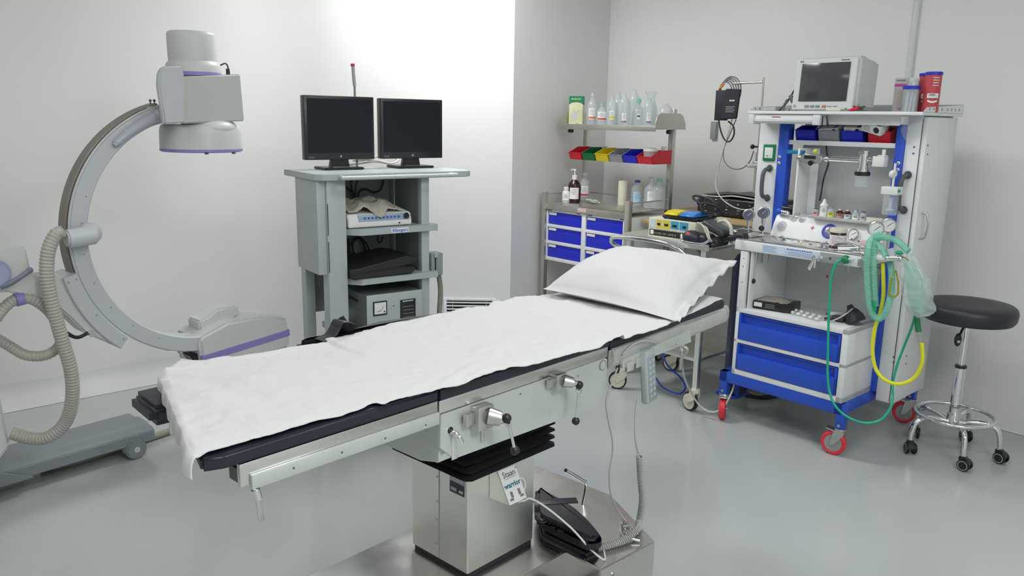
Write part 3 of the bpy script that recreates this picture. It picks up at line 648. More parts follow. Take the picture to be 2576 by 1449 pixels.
for k in range(36):
    a = k * math.pi / 18; b.box(-0.0015, 0.0015, -0.0365, -0.034, 0.038, 0.045, M=Matrix.Translation((-0.785, 0, 0.945)) @ Matrix.Rotation(a, 4, 'Y'))
b.build('brake_dial', ca)
SLATEH = mat('slate handle', (0.16, 0.19, 0.24), 0.45, var=0.05)
b = MB(SLATEH); b.tube([(-0.775, -0.03, 0.898), (-0.75, -0.04, 0.908), (-0.72, -0.045, 0.925), (-0.685, -0.045, 0.946)], 0.009, n=12); b.sph((-0.684, -0.045, 0.947), 0.011); b.build('brake_lever', ca)
b = MB(BLACKP); b.tube([(-0.49, 0.0, 0.672), (-0.545, -0.02, 0.668), (-0.60, -0.03, 0.715)], 0.007, n=10); b.sph((-0.602, -0.03, 0.716), 0.010); b.m(CHROME).cyl((-0.49, 0.03, 0.675), (-0.485, -0.02, 0.668), 0.012, n=18); b.build('brake_lever', ca)
# elbow on the arc with cable hose
b = MB(CARM2); b.cyl((-0.555, -0.045, 1.045), (-0.452, -0.045, 1.052), 0.034, 0.036, n=28, bev=0.006); b.sph((-0.462, -0.03, 1.056), 0.040, sy=1.0); b.build('hose_elbow', ca)
def gp(px, py, y): q = G.Y(px, py, y); return (q.x, y, q.z)
HOSE = mat('ribbed hose', (0.42, 0.42, 0.37), 0.35, var=0.05)
b = MB(HOSE); b.hose([gp(158, 583, -0.045), gp(140, 592, -0.045), gp(122, 630, -0.05), gp(118, 690, -0.055), gp(130, 760, -0.06), gp(155, 850, -0.06), gp(178, 930, -0.055), gp(182, 1000, -0.03), gp(166, 1060, 0.02), gp(125, 1098, 0.06), gp(80, 1103, 0.10), gp(30, 1090, 0.14)], 0.0235, pitch=0.012, depth=0.14); b.build('hose', ca, ang=60)
b = MB(HOSE); b.hose([gp(-30, 830, 0.03), gp(10, 775, 0.02), gp(45, 752, 0.01), gp(85, 755, 0.0), gp(125, 785, 0.0), gp(150, 830, 0.0), gp(150, 868, 0.01), gp(115, 893, 0.02), gp(65, 893, 0.05), gp(20, 868, 0.09), gp(-10, 850, 0.12)], 0.019, pitch=0.012, depth=0.12); b.build('hose', ca, ang=60)
b = MB(PURPLE); q = gp(50, 752, 0.01); q0 = gp(50, 725, 0.01); b.cyl((q[0] - 0.016, q[1], q[2] - 0.002), (q[0] + 0.014, q[1], q[2] + 0.002), 0.0245, n=24, bev=0.002); b.box(q[0] - 0.012, q[0] + 0.012, q[1] - 0.008, q[1] + 0.02, q[2] + 0.01, q0[2] + 0.012, 0.002); b.build('hose_clip', ca)
# image intensifier head
hx, hy = 0.032, 0.05
b = MB(CARM)
b.lathe([(0, 1.823), (0.086, 1.823), (0.0935, 1.817), (0.0955, 1.809), (0.0955, 1.727), (0.094, 1.708), (0.104, 1.697), (0.1075, 1.686), (0.1075, 1.664), (0, 1.664)], (hx, hy, 0), n=56); b.build('camera_housing', ca)
b = MB(PURPLE); b.lathe([(0, 1.664), (0.1075, 1.664), (0.1075, 1.650), (0, 1.650)], (hx, hy, 0), n=56); b.build('ring', ca)
b = MB(CARM2); b.box(-0.108, -0.05, -0.080, 0.085, 1.464, 1.632, 0.006, 3); b.build('bracket', ca)
b = MB(CARM); b.lathe([(0, 1.650), (0.100, 1.650), (0.105, 1.640), (0.11, 1.50), (0, 1.48)], (hx + .01, hy, 0), n=56); b.build('housing', ca)
b = MB(CARM)
b.lathe([(0, 1.358), (0.163, 1.358), (0.161, 1.425), (0.157, 1.447), (0.148, 1.456), (0, 1.456)], (0.046, hy, 0), n=72)
b.sph((0.052, hy - 0.055, 1.442), 0.1, sx=1.15, sy=1.06, sz=0.50, n=48)
b.build('intensifier', ca, ang=45)
b = MB(PURPLE); b.lathe([(0, 1.3445), (0.155, 1.3445), (0.1635, 1.348), (0.1635, 1.358), (0, 1.358)], (0.046, hy, 0), n=72); b.build('ring', ca)
for x in (-0.02, 0.10):
    b = MB(GREYD); b.box(x, x + 0.012, -0.10, -0.09, 1.339, 1.3445); b.build('clip', ca)
b = MB(mat('ivory panel', (0.50, 0.52, 0.50), 0.42, bump=0.03)); b.prism([(-0.119, 1.637), (0.160, 1.662), (0.168, 1.472), (-0.103, 1.460)], -0.088, 0.0, 'y', 0.005, 3); b.build('cover_box', ca)
b = MB(CARM2); b.prism([(-0.196, 1.650), (-0.178, 1.671), (-0.108, 1.680), (-0.098, 1.655), (-0.112, 1.462), (-0.190, 1.457), (-0.203, 1.601)], -0.118, -0.089, 'y', 0.006, 3); b.build('bracket', ca)
b = MB(CARM2); b.prism([(-0.190, 1.523), (-0.13, 1.527), (-0.10, 1.52), (-0.10, 1.46), (-0.135, 1.462), (-0.18, 1.45)], -0.008, 0.10, 'y', 0.004); b.build('neck', ca)
b = MB(mat('blue grey moulding', (0.40, 0.43, 0.48), 0.3, bump=0.02)); rr = (RI + RO) / 2 - 0.004
b.tube([(rr * math.cos(R_(a)), -0.012, ZC + rr * math.sin(R_(a))) for a in (109, 112, 116, 121, 126, 131, 134)], 0.02, n=20, rfun=lambda i, N: 0.024 * (1 - 0.45 * (i / N)) * (1 if i < N - 4 else 0.75)); b.sph((rr * math.cos(R_(108.5)), -0.012, ZC + rr * math.sin(R_(108.5))), 0.028); b.build('arm_moulding', ca, ang=60)
for px in (378, 388):
    q = G.Y(px, 253, 0.03); b = MB(GREYD); b.cyl((q.x, 0.03, q.z - 0.022), (q.x, 0.03, q.z), 0.0025, n=8); b.sph((q.x, 0.03, q.z), 0.0055, n=10); b.build('screw', ca)
b = MB(BLACKP); b.tube([gp(572, 186, 0.0), gp(574, 172, 0.0), gp(568, 160, 0.0), gp(557, 163, 0.0), gp(546, 170, 0.03)], 0.003, n=8); q = gp(573, 178, 0.0); b.cyl((q[0], q[1], q[2] + 0.008), (q[0] + 0.001, q[1], 1.652), 0.0075, 0.009, n=14); b.build('cable', ca)
# X-ray tube housing at the lower end
MTB = Matrix.Translation((-0.06, 0, 0.50)) @ Matrix.Rotation(R_(-4), 4, 'Y')
b = MB(CARM); b.prism([(0.005, -0.075), (0.005, 0.055), (0.03, 0.072), (0.15, 0.100), (0.30, 0.086), (0.435, 0.050), (0.445, 0.03), (0.445, -0.10), (0.06, -0.10)], -0.02, 0.19, 'y', 0.012, 3, M=MTB); th = b.build('tube_housing', ca)
b = MB(PURPLE); b.prism([(0.006, -0.045), (0.006, -0.015), (0.4465, -0.012), (0.4465, -0.042)], -0.0215, 0.1915, 'y', 0.0, M=MTB); b.build('stripe', th)
b = MB(CARM); b.prism([(0.05, 0.07), (0.05, 0.118), (0.10, 0.124), (0.14, 0.148), (0.24, 0.142), (0.25, 0.10), (0.2, 0.08)], 0.05, 0.15, 'y', 0.008, 3, M=MTB); b.build('collimator_cover', th)
b = MB(BLACKP); b.prism([(-0.045, -0.005), (0.01, -0.005), (0.01, -0.055), (-0.02, -0.05)], 0.01, 0.08, 'y', 0.003, M=Matrix.Translation((-0.045, 0, 0.495))); b.build('socket', ca)
# upright body and long foot
b = MB(CARM); b.prism([(-1.15, 0.27), (-1.15, 0.71), (-0.80, 0.71), (-0.782, 0.69), (-0.757, 0.30), (-0.752, 0.255), (-0.80, 0.20), (-0.90, 0.16)], 0.14, 0.52, 'y', 0.012, 3); b.build('body', ca)
b = MB(CARM); b.cyl((-0.90, 0.30, 0.70), (-0.90, 0.30, 0.90), 0.055, n=32); b.cyl((-0.90, 0.30, 0.88), (-0.90, 0.06, 0.93), 0.05, n=28); b.build('lift_column', ca)
b = MB(CARMG); b.prism([(0.250, 0.062), (0.250, 0.108), (0.262, 0.120), (0.300, 0.122), (0.312, 0.132), (0.400, 0.134), (0.412, 0.124), (0.500, 0.122), (0.510, 0.108), (0.510, 0.062)], -1.12, -0.155, 'x', 0.003); b.build('foot_beam', ca)
b = MB(CARMG); b.prism([(-1.2, 0.06), (-1.2, 0.13), (-0.80, 0.13), (-0.66, 0.062)], 0.225, 0.25, 'y', 0.003); b.build('beam_end', ca)
b = MB(mat('pale blue cover', (0.48, 0.53, 0.54), 0.35)); b.box(-1.2, -0.90, 0.06, 0.22, 0.02, 0.17, 0.025, 4); b.build('wheel_cover', ca)
def wheel(x, y, par):
    b = MB(CARMG); b.cyl((x, y, 0.045), (x, y + 0.022, 0.045), 0.045, n=36, bev=0.006); b.cyl((x, y + 0.042, 0.045), (x, y + 0.064, 0.045), 0.045, n=36, bev=0.006)
    b.m(CREAM).cyl((x, y + 0.020, 0.047), (x, y + 0.044, 0.047), 0.041, n=30, bev=0.002).m(CARM).cyl((x, y - 0.002, 0.045), (x, y + 0.001, 0.045), 0.013, n=20); b.build('wheel', par)
wheel(-0.245, 0.235, ca); wheel(-0.245, 0.46, ca); wheel(-1.02, 0.30, ca)
b = MB(GREYM); b.box(-0.27, -0.22, 0.262, 0.275, 0.045, 0.075); b.build('axle', ca)
# thick braided cable on the floor behind the foot
b = MB(mat('braided cable', (0.36, 0.34, 0.28), 0.6, bump=0.6, bscale=160, var=0.2, vscale=60))
pts = [G.Z(*p, 0.02) for p in ((100, 1178), (180, 1162), (260, 1138), (330, 1114), (400, 1092), (450, 1073), (500, 1050))]
pts = [Vector((p.x, max(p.y, 0.36), 0.016)) for p in pts] + [Vector((0.10, 0.50, 0.016)), Vector((0.3, 0.45, 0.016))]
b.tube(pts, 0.015, n=14); o = b.build('cable', None, G.w(0, 0), G.rz, ang=60); tag(o, 'thick braided grey cable lying on the floor under the C-arm foot', 'cable')

# ================================================================ monitor cart
M_ = Fr(atz(796, 440, 1.25), 54.75)
mc = thing('monitor_cart', 'grey equipment cart with a wide top and three shelves in the wall corner', 'cart', M_.w(0, 0), M_.rz)
b = MB(GREYP); b.prism([(0.0, 0.03), (0.03, 0.0), (0.768, 0.0), (0.80, 0.03), (0.80, 0.41), (0.0, 0.41)], 1.222, 1.25, 'z', 0.003); b.build('top', mc)
b = MB(CARM2); b.tube([(0.115, 0.0, 1.236), (0.105, -0.035, 1.236), (0.125, -0.045, 1.236), (0.40, -0.045, 1.236), (0.655, -0.045, 1.236), (0.675, -0.035, 1.236), (0.665, 0.0, 1.236)], 0.009, n=12); b.build('handle', mc)
for (x0, x1, y0, y1) in ((0.055, 0.145, 0.03, 0.10), (0.528, 0.570, 0.03, 0.07), (0.055, 0.10, 0.32, 0.38), (0.528, 0.575, 0.32, 0.38)):
    b = MB(GREYP); b.box(x0, x1, y0, y1, 0.10, 1.222, 0.003); b.build('post', mc)
b = MB(GREYP); b.box(0.470, 0.530, 0.068, 0.34, 0.10, 1.222, 0.002) if False else None; b.bm.free()
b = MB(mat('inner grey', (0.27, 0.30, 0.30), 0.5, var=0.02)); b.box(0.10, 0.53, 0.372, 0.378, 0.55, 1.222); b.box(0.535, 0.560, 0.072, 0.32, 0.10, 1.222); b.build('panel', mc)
b = MB(GREYP); b.box(0.012, 0.055, 0.04, 0.30, 0.80, 1.222, 0.004); b.build('side_box', mc)
b = MB(BLACKP); b.box(0.0562, 0.058, 0.026, 0.030, 0.81, 0.95); b.box(0.0562, 0.058, 0.026, 0.030, 0.98, 1.12); b.build('slot', mc)
for zz in (1.0, 0.771, 0.50):
    b = MB(GREYP); b.prism([(0.148, 0.06), (0.20, 0.0), (0.600, 0.0), (0.605, 0.01), (0.605, 0.065), (0.53, 0.065), (0.53, 0.37), (0.148, 0.37)], zz - 0.030, zz, 'z', 0.002); b.build('shelf', mc)
b = MB(GREYP); b.box(0.05, 0.575, 0.02, 0.40, 0.08, 0.11, 0.003); b.build('base', mc)
for x in (0.08, 0.54):
    for y in (0.05, 0.36):
        b = MB(BLACKP); b.cyl((x - 0.012, y, 0.036), (x + 0.012, y, 0.036), 0.036, n=24, bev=0.003); b.m(ZINC).box(x - 0.016, x + 0.016, y - 0.012, y + 0.012, 0.055, 0.085); b.build('caster', mc)
b = MB(LABELW); b.box(0.352, 0.442, -0.0012, -0.0002, 0.974, 0.996); b.m(mat('bright blue ink', (0.01, 0.12, 0.55), 0.5)); b.text('Allengers', 0.0215, XZ(0.397, -0.0013, 0.985), bold=0.0003); b.build('label', mc)
CAB = mat('black cable', (0.02, 0.02, 0.024), 0.45, var=0.05)
# cables in the cart
def cable(label, pts, r, fr, m=CAB, name='cable', cat='cable', closed=False, group=None):
    b = MB(m); b.tube(pts, r, n=10, closed=closed); o = b.build(name, None, fr.w(0, 0), fr.rz, ang=180); return tag(o, label, cat, group)
def mp(px, py, y=0.34): q = M_.Y(px, py, y); return (q.x, y, q.z)
cable('black cable sagging in a wave under the cart top', [mp(900, 496), mp(906, 480), mp(922, 476), mp(940, 484), mp(956, 478), mp(963, 462), mp(964, 448)], 0.0045, M_)
cable('black cable hanging straight down behind the control console', [mp(884, 448), mp(884, 470), mp(890, 494), mp(882, 520)], 0.0045, M_)
cable('thin black cable curving behind the draped console at the left', [mp(872, 470), mp(886, 485), mp(893, 500), mp(895, 470), mp(900, 452)], 0.0035, M_)
cable('tangled black cable loops hanging under the middle shelf', [mp(876, 600), mp(882, 640), mp(905, 650), mp(918, 625), mp(905, 600), mp(888, 612), mp(892, 640), mp(916, 636), mp(928, 628), mp(918, 608), mp(900, 596), mp(880, 620), mp(876, 648), mp(900, 655)], 0.0045, M_)
cable('short black cable loop under the middle shelf at the right', [mp(951, 592, 0.3), mp(950, 606, 0.3), mp(958, 609, 0.3), mp(963, 594, 0.3)], 0.004, M_)
# console on the upper shelf
cs = thing('control_console', 'white control console with a blue grey keypad under a folded cloth', 'control unit', M_.w(0, 0), M_.rz)
b = MB(WHITEB); b.prism([(0.03, 1.004), (0.03, 1.028), (0.045, 1.062), (0.33, 1.095), (0.36, 1.095), (0.36, 1.004)], 0.155, 0.475, 'x', 0.004); b.build('case', cs)
Mk = Matrix.Translation((0, 0.0375, 1.045)) @ Matrix.Rotation(R_(23.8), 4, 'X').inverted()
b = MB(mat('console blue', (0.26, 0.36, 0.44), 0.4)); b.box(0.205, 0.465, -0.0015, 0.0, -0.016, 0.016, M=Mk); pn = b.build('keypad', cs)
b = MB(INKB)
for k in range(10): b.box(0.232 + k * 0.019, 0.243 + k * 0.019, -0.0022, -0.0014, -0.007, 0.003, M=Mk)
b.m(LABELW)
for k in range(12): b.box(0.215 + k * 0.017, 0.226 + k * 0.017, -0.0022, -0.0014, 0.009, 0.0105, M=Mk)
b.build('key', pn)
b = MB(BLACKP); b.cyl((0.445, 0.030, 1.051), (0.445, 0.018, 1.045), 0.0125, n=24, bev=0.001); b.build('knob', cs)
b = MB(BLACKP); b.box(0.405, 0.415, 0.0285, 0.0305, 1.012, 1.018); b.build('switch', cs)
b = MB(RUBBER); b.cyl((0.45, 0.06, 1.0), (0.45, 0.06, 1.005), 0.008, n=12); b.cyl((0.20, 0.06, 1.0), (0.20, 0.06, 1.005), 0.008, n=12); b.build('rubber_foot', cs)
b = MB(mat('beige cloth', (0.50, 0.48, 0.40), 0.9, bump=0.3, bscale=300, var=0.05))
def cloth(u, v):
    x = 0.17 + 0.27 * u; y = 0.06 + 0.22 * v
    base = 1.066 + (y - 0.045) * 0.115
    h = 0.030 * max(0, 1 - abs(2 * u - 1) ** 3) * max(0, 1 - abs(2 * v - 0.9) ** 3) + 0.018 * noise.noise(Vector((u * 5, v * 4, 9))) + 0.012 * abs(noise.noise(Vector((u * 13, v * 9, 2))))
    if v < 0.02 + 0.0: pass
    yy = y; z = base + 0.004 + max(0, h)
    k = math.exp(-((u - 0.55) / 0.13) ** 2) * max(0, 1 - v * 5)
    yy -= 0.035 * k; z -= 0.052 * k * 0.6
    z = max(z, 1.045 + (yy - 0.0375) * 0.42 + 0.006) if yy < 0.05 else z
    return Vector((x + 0.01 * noise.noise(Vector((v * 6, u, 1))), yy + 0.01 * noise.noise(Vector((u * 6, v, 5))), z))
b.grid(cloth, 40, 30); o = b.build('folded_cloth', None, M_.w(0, 0), M_.rz, ang=180, solid=0.004); tag(o, 'crumpled beige cloth lying on the white control console', 'cloth')
# folded lead apron
b = MB(mat('dark apron vinyl', (0.022, 0.024, 0.022), 0.38, bump=0.1, bscale=60))
def roll(x0, x1, y0, y1, z0, z1, lift):
    b.prism([(x0, z0), (x0 + 0.0, z0 + (z1 - z0) * 0.6), (x0 + 0.03, z1 - lift), (x1 - 0.06, z1 + 0.006), (x1, z1 - 0.004), (x1 - 0.02, z1 - 0.03), (x0 + 0.1, z0 + 0.004)], y0, y1, 'y', 0.006, 3)
roll(0.150, 0.492, 0.0, 0.30, 0.7715, 0.853, 0.035); roll(0.155, 0.478, -0.012, 0.28, 0.7715, 0.806, 0.006)
o = b.build('folded_apron', None, M_.w(0, 0), M_.rz, ang=45); tag(o, 'dark green black folded lead apron on the middle shelf', 'apron')
# stabiliser box on the lowest shelf
ps = thing('voltage_stabiliser', 'large grey metal voltage box with a white dial on the lowest shelf', 'power unit', M_.w(0, 0), M_.rz)
b = MB(GREYP); b.box(0.222, 0.512, 0.0, 0.004, 0.501, 0.690, 0.001); b.m(mat('box dark grey', (0.11, 0.13, 0.135), 0.4)); b.box(0.223, 0.511, 0.0045, 0.33, 0.501, 0.688, 0.002); b.build('case', ps)
b = MB(BLACKP); b.box(0.252, 0.323, -0.005, -0.0005, 0.590, 0.658, 0.001); b.m(LABELW).box(0.258, 0.317, -0.0058, -0.0048, 0.598, 0.652); b.m(INK)
b.tube([(0.268, -0.0062, 0.610), (0.28, -0.0062, 0.612), (0.295, -0.0062, 0.620), (0.302, -0.0062, 0.634)], 0.0008, n=4); b.box(0.266, 0.296, -0.0062, -0.0057, 0.6095, 0.6105); b.cyl((0.308, -0.0057, 0.607), (0.308, -0.0064, 0.607), 0.004, n=12); b.build('voltmeter', ps)
b = MB(BLACKP); b.box(0.393, 0.474, -0.004, -0.0005, 0.552, 0.651, 0.001); b.m(LABELW); b.marks(XZ(0.433, -0.0042, 0.644), 0.058, 0.006, 8); b.m(GREYM)
for k in range(4): b.box(0.405, 0.462, -0.0045, -0.0038, 0.565 + 0.017 * k, 0.567 + 0.017 * k)
b.build('breaker_panel', ps)
b = MB(CHROME); b.cyl((0.352, 0, 0.624), (0.352, -0.006, 0.624), 0.006, n=14); b.m(BLACKP).cyl((0.354, -0.006, 0.626), (0.357, -0.012, 0.632), 0.002, n=8); b.build('toggle_switch', ps)
b = MB(BLACKP); b.box(0.2222, 0.2212, 0.10, 0.20, 0.64, 0.655); b.build('grip_slot', ps)
# handset in its holder on the right of the cart
hs = thing('foot_switch_box', 'grey hand switch box clipped to the right side of the monitor cart', 'switch', M_.w(0, 0), M_.rz)
b = MB(GREYM); b.box(0.577, 0.640, 0.02, 0.09, 0.745, 0.855, 0.004); b.build('case', hs)
b = MB(CREAM); q0 = M_.Y(1103, 690, 0.05); q1 = M_.Y(1108, 730, 0.05); q2 = M_.Y(1105, 790, 0.05)
b.bm.free()
b = MB(mat('grey hose', (0.25, 0.26, 0.22), 0.5, var=0.05)); b.tube([(q0.x, 0.05, 0.75), (q1.x, 0.05, q1.z), (q2.x, 0.05, q2.z), (q2.x - 0.01, 0.06, 0.3), (q2.x - 0.005, 0.07, 0.12)], 0.0125, n=14); b.build('cable', hs)
b = MB(mat('pale teal plastic', (0.35, 0.48, 0.48), 0.4)); b.box(0.588, 0.606, 0.008, 0.02, 0.835, 0.862, 0.003, M=None); b.m(BLACKP).box(0.594, 0.598, 0.014, 0.02, 0.775, 0.835); b.build('clip', hs)
# two flat monitors
def flat_monitor(px0, px1, pyt, label, base_px):
    a = M_.Y(px0, pyt[0], 0.30); c = M_.Y(px1, pyt[1], 0.30); w_ = c.x - a.x; zt = (a.z + c.z) / 2; zb = zt - w_ * 0.842
    t = thing('flat_monitor', label, 'monitor', M_.w((a.x + c.x) / 2, 0.30, 1.25), M_.rz, None); w2 = w_ / 2; zt -= 1.25; zb -= 1.25
    b = MB(BLACKP); b.box(-w2, w2, 0, 0.045, zb, zt, 0.004); b.box(-0.12, 0.12, 0.04, 0.075, zb + 0.06, zt - 0.06, 0.01); b.build('housing', t)
    b = MB(SCREEN); b.box(-w2 + 0.014, w2 - 0.014, -0.0008, 0.0005, zb + 0.032, zt - 0.014); b.build('screen', t)
    b = MB(GREYM); b.cyl((0, -0.0002, zb + 0.016), (0, -0.0012, zb + 0.016), 0.0055, n=16); b.text('BenQ', 0.011, XZ(-w2 + 0.03, -0.0005, zb + 0.012)); b.build('logo', t)
    b = MB(BLACKP); b.prism([(-0.042, zb + 0.006), (0.042, zb + 0.006), (0.050, 0.008), (-0.050, 0.008)], 0.012, 0.04, 'y', 0.002); b.build('stand_neck', t)
    b = MB(BLACKP); b.prism([(-0.10, -0.045), (0.10, -0.045), (0.10, 0.10), (-0.10, 0.10)], 0.0005, 0.012, 'z', 0.004); b.m(ZINC).box(-0.045, 0.045, -0.02, 0.01, 0.0121, 0.0135, 0.0005); b.build('stand_base', t)
    return t
flat_monitor(763, 940, (240, 243), 'black flat monitor at the left on the grey cart', None)
flat_monitor(957, 1113, (247, 251), 'black flat monitor at the right on the grey cart', None)
b = MB(mat('ribbed white cable', (0.62, 0.60, 0.52), 0.5, var=0.05))
q = [M_.Z(*p, 1.257) for p in ((878, 414), (905, 418), (945, 419), (985, 412), (1000, 406), (960, 402), (910, 405), (890, 410), (930, 414), (975, 409))]
b.tube([(p.x, p.y, 1.258 + 0.012 * (i % 3)) for i, p in enumerate(q)], 0.0055, n=8); o = b.build('cable_bundle', None, M_.w(0, 0), M_.rz, ang=180); tag(o, 'pale cables coiled on the cart top between the two monitors', 'cable')
# thin wand with red tip standing behind the monitors
wd = thing('warning_light_pole', 'thin grey pole with a red tip behind the left monitor', 'pole', M_.w(0, 0), M_.rz)
a = M_.Y(887, 160, 0.38); c = M_.Y(892, 216, 0.38)
b = MB(GREYM); b.cyl((c.x + 0.004, 0.38, 1.2505), (c.x, 0.38, c.z), 0.0055, n=14); b.m(mat('antenna grey', (0.45, 0.45, 0.47), 0.4)); b.cyl((c.x, 0.38, c.z), (a.x + 0.002, 0.38, a.z - 0.012), 0.0088, n=18, bev=0.001); b.build('pole', wd)
b = MB(mat('pink red', (0.75, 0.03, 0.16), 0.4)); b.cyl((a.x + 0.001, 0.38, a.z - 0.013), (a.x, 0.38, a.z), 0.0105, n=18, bev=0.002); b.build('tip', wd)
# ================================================================ stainless rack in the alcove
K = Fr(atz(1374, 520, 0.95), 137.5)
rk = thing('instrument_rack', 'stainless steel rack with a top shelf and worktop in the alcove', 'rack', K.w(0, 0), K.rz)
for (x, y, zt) in ((-0.008, 0.0, 1.045), (0.680, 0.0, 1.045), (-0.035, 0.40, 1.49), (0.664, 0.40, 1.575)):
    b = MB(RACKM); b.box(x - 0.016, x + 0.016, y - 0.016 + 0.0, y + 0.016, 0.075, zt, 0.002); b.build('post', rk)
b = MB(RACKM); b.box(0.008, 0.664, -0.008, 0.40, 0.968, 0.9735, 0.001); b.box(0.008, 0.664, -0.010, -0.004, 0.938, 0.9735, 0.001); b.build('worktop', rk)
for z in (0.25,):
    b = MB(RACKM); b.box(0.0, 0.664, 0.0, 0.40, z - 0.025, z, 0.002); b.build('shelf', rk)
b = MB(RACKM); b.box(-0.02, 0.745, 0.13, 0.42, 1.455, 1.461, 0.001); b.box(-0.02, 0.745, 0.126, 0.132, 1.443, 1.475, 0.001); b.build('top_shelf', rk)
for x in (-0.018, 0.742):
    b = MB(RACKM); b.prism([(0.128, 1.461), (0.130, 1.50), (0.15, 1.535), (0.18, 1.548), (0.36, 1.548), (0.39, 1.535), (0.418, 1.49), (0.42, 1.461)], x - 0.0015, x + 0.0015, 'x'); b.build('end_panel', rk)
b = MB(RACKM)
b.cyl((0.0, 0.0, 1.03), (-0.03, 0.4, 1.03), 0.004, n=10); b.build('guard_rod', rk)
b = MB(RACKM); b.cyl((0.680, 0.0, 1.03), (0.665, 0.4, 1.03), 0.004, n=10); b.build('guard_rod', rk)
b = MB(RACKM); b.cyl((-0.03, 0.4, 1.025), (0.664, 0.4, 1.025), 0.004, n=10); b.build('guard_rod', rk)
b = MB(RACKM); b.box(-0.03, 0.664, 0.384, 0.390, 1.285, 1.325, 0.001); b.build('bin_rail', rk)
for (x, y) in ((-0.0, 0.01), (0.67, 0.01), (-0.03, 0.39), (0.66, 0.39)):
    b = MB(RUBBER); b.cyl((x - 0.012, y, 0.036), (x + 0.012, y, 0.036), 0.036, n=20); b.m(CREAM).cyl((x - 0.013, y, 0.036), (x + 0.013, y, 0.036), 0.026, n=20).box(x - 0.018, x + 0.018, y - 0.012, y + 0.012, 0.05, 0.078, 0.002); b.build('caster', rk)
b = MB(mat('pink label', (0.75, 0.50, 0.50), 0.5)); b.box(0.288, 0.360, -0.012, -0.0105, 0.948, 0.970); b.build('label', rk)
b = MB(BLACKP); b.cyl((0.03, 0.16, 1.432), (0.06, 0.16, 1.432), 0.012, n=14); b.build('bracket', rk); b = MB(BLACKP); b.cyl((0.70, 0.30, 1.44), (0.72, 0.30, 1.44), 0.012, n=14); b.build('bracket', rk)
# drawer cabinet
dc = thing('drawer_cabinet', 'white cabinet with six blue drawers hung under the rack worktop', 'drawer cabinet', K.w(0, 0), K.rz)
b = MB(WHITEP); b.box(0.004, 0.662, 0.022, 0.38, 0.605, 0.940, 0.002)
for z0, z1 in ((0.922, 0.940), (0.822, 0.842), (0.714, 0.734), (0.606, 0.628)): b.box(0.004, 0.662, 0.002, 0.022, z0, z1, 0.001)
for x0, x1 in ((0.004, 0.014), (0.312, 0.346), (0.642, 0.662)): b.box(x0, x1, 0.001, 0.022, 0.606, 0.940, 0.001)
b.build('body', dc)
for c, (x0, x1) in enumerate(((0.015, 0.311), (0.347, 0.641))):
    for r, (z0, z1) in enumerate(((0.843, 0.921), (0.735, 0.821), (0.629, 0.713))):
        b = MB(BLUED); b.box(x0, x1, 0.010, 0.0215, z0, z1 - 0.001, 0.002); b.box(x0, x1, 0.007, 0.013, z1 - 0.014, z1 - 0.002, 0.001); d = b.build('drawer', dc)
        b = MB(LABELW); b.box(x0 + 0.008, x0 + 0.075, 0.005, 0.0068, z1 - 0.019, z1 - 0.003, 0.0005); b.build('label_holder', d)
for (x0, x1, s) in ((0.012, 0.055, 8), (0.27, 0.30, 3), (0.355, 0.40, 6), (0.62, 0.65, 2)):
    b = MB(INK); b.marks(XZ((x0 + x1) / 2, 0.0006, 0.931), x1 - x0, 0.006, s); b.build('lettering', dc)
# picking bins
BINR = mat('bin red', (0.60, 0.014, 0.03), 0.35, var=0.03); BING = mat('bin green', (0.006, 0.15, 0.045), 0.35, var=0.03); BINY = mat('bin yellow', (0.72, 0.56, 0.01), 0.35, var=0.03)
BINGR = mat('bin grey', (0.28, 0.30, 0.33), 0.4, var=0.03); BINB = mat('bin blue', (0.012, 0.02, 0.50), 0.35, var=0.03)
def bin_(label, m, loc, rz, wd=0.104, dp=0.17, h=0.075, group=None, lowfront=0.55):
    b = MB(m); th = 0.0022; tp = 0.006
    def side(x, s):
        b.prism([(0.0, 0.0), (dp, 0.0), (dp, h), (dp * 0.38, h), (-0.018, h * lowfront), (-0.014, h * 0.42)], x, x + s * th, 'x')
    side(-wd / 2, 1); side(wd / 2, -1)
    b.box(-wd / 2, wd / 2, 0, dp, 0, th); b.box(-wd / 2, wd / 2, dp - th, dp, 0, h)
    b.prism([(0.0, 0.0), (-0.014, h * 0.42), (-0.018, h * lowfront), (-0.018 + th * 1.6, h * lowfront), (th, 0.0)], -wd / 2, wd / 2, 'x')
    # rolled rim
    b.tube([(-wd / 2, dp, h), (-wd / 2, dp * 0.38, h), (-wd / 2, -0.018, h * lowfront), (wd / 2, -0.018, h * lowfront), (wd / 2, dp * 0.38, h), (wd / 2, dp, h)], 0.0028, n=8, smooth=False)
    o = b.build('storage_bin', None, loc, rz); return tag(o, label, 'storage bin', group)
names = [('red picking bin hanging leftmost on the rack rail', BINR), ('green picking bin holding a white packet on the rack rail', BING), ('yellow picking bin on the rack rail', BINY),
         ('grey picking bin between the yellow and blue bins on the rack rail', BINGR), ('blue picking bin on the rack rail', BINB), ('red picking bin with a clear tub inside at the right of the rack rail', BINR)]
bx = []
for i, (n_, m_) in enumerate(names):
    x = 0.030 + i * 0.113 + 0.03; bx.append(x)
    bin_(n_, m_, K.w(x, 0.205, 1.250), K.rz, wd=0.106 if i < 5 else 0.112, dp=0.178, h=0.078, group='picking bins on the rack rail')
b = MB(WHITEB); b.box(-0.02, 0.02, -0.003, 0.003, 0, 0.085, 0.001); o = b.build('white_packet', None, K.w(bx[1] + 0.028, 0.30, 1.256), K.rz, rot=(R_(-12), 0, K.rz)); tag(o, 'thin white packet sticking up out of the green bin', 'packet')
tbn = thing('plastic_tub', 'clear plastic tub with a lid standing in the right red bin', 'container', K.w(bx[5] - 0.004, 0.255, 1.2535), K.rz)
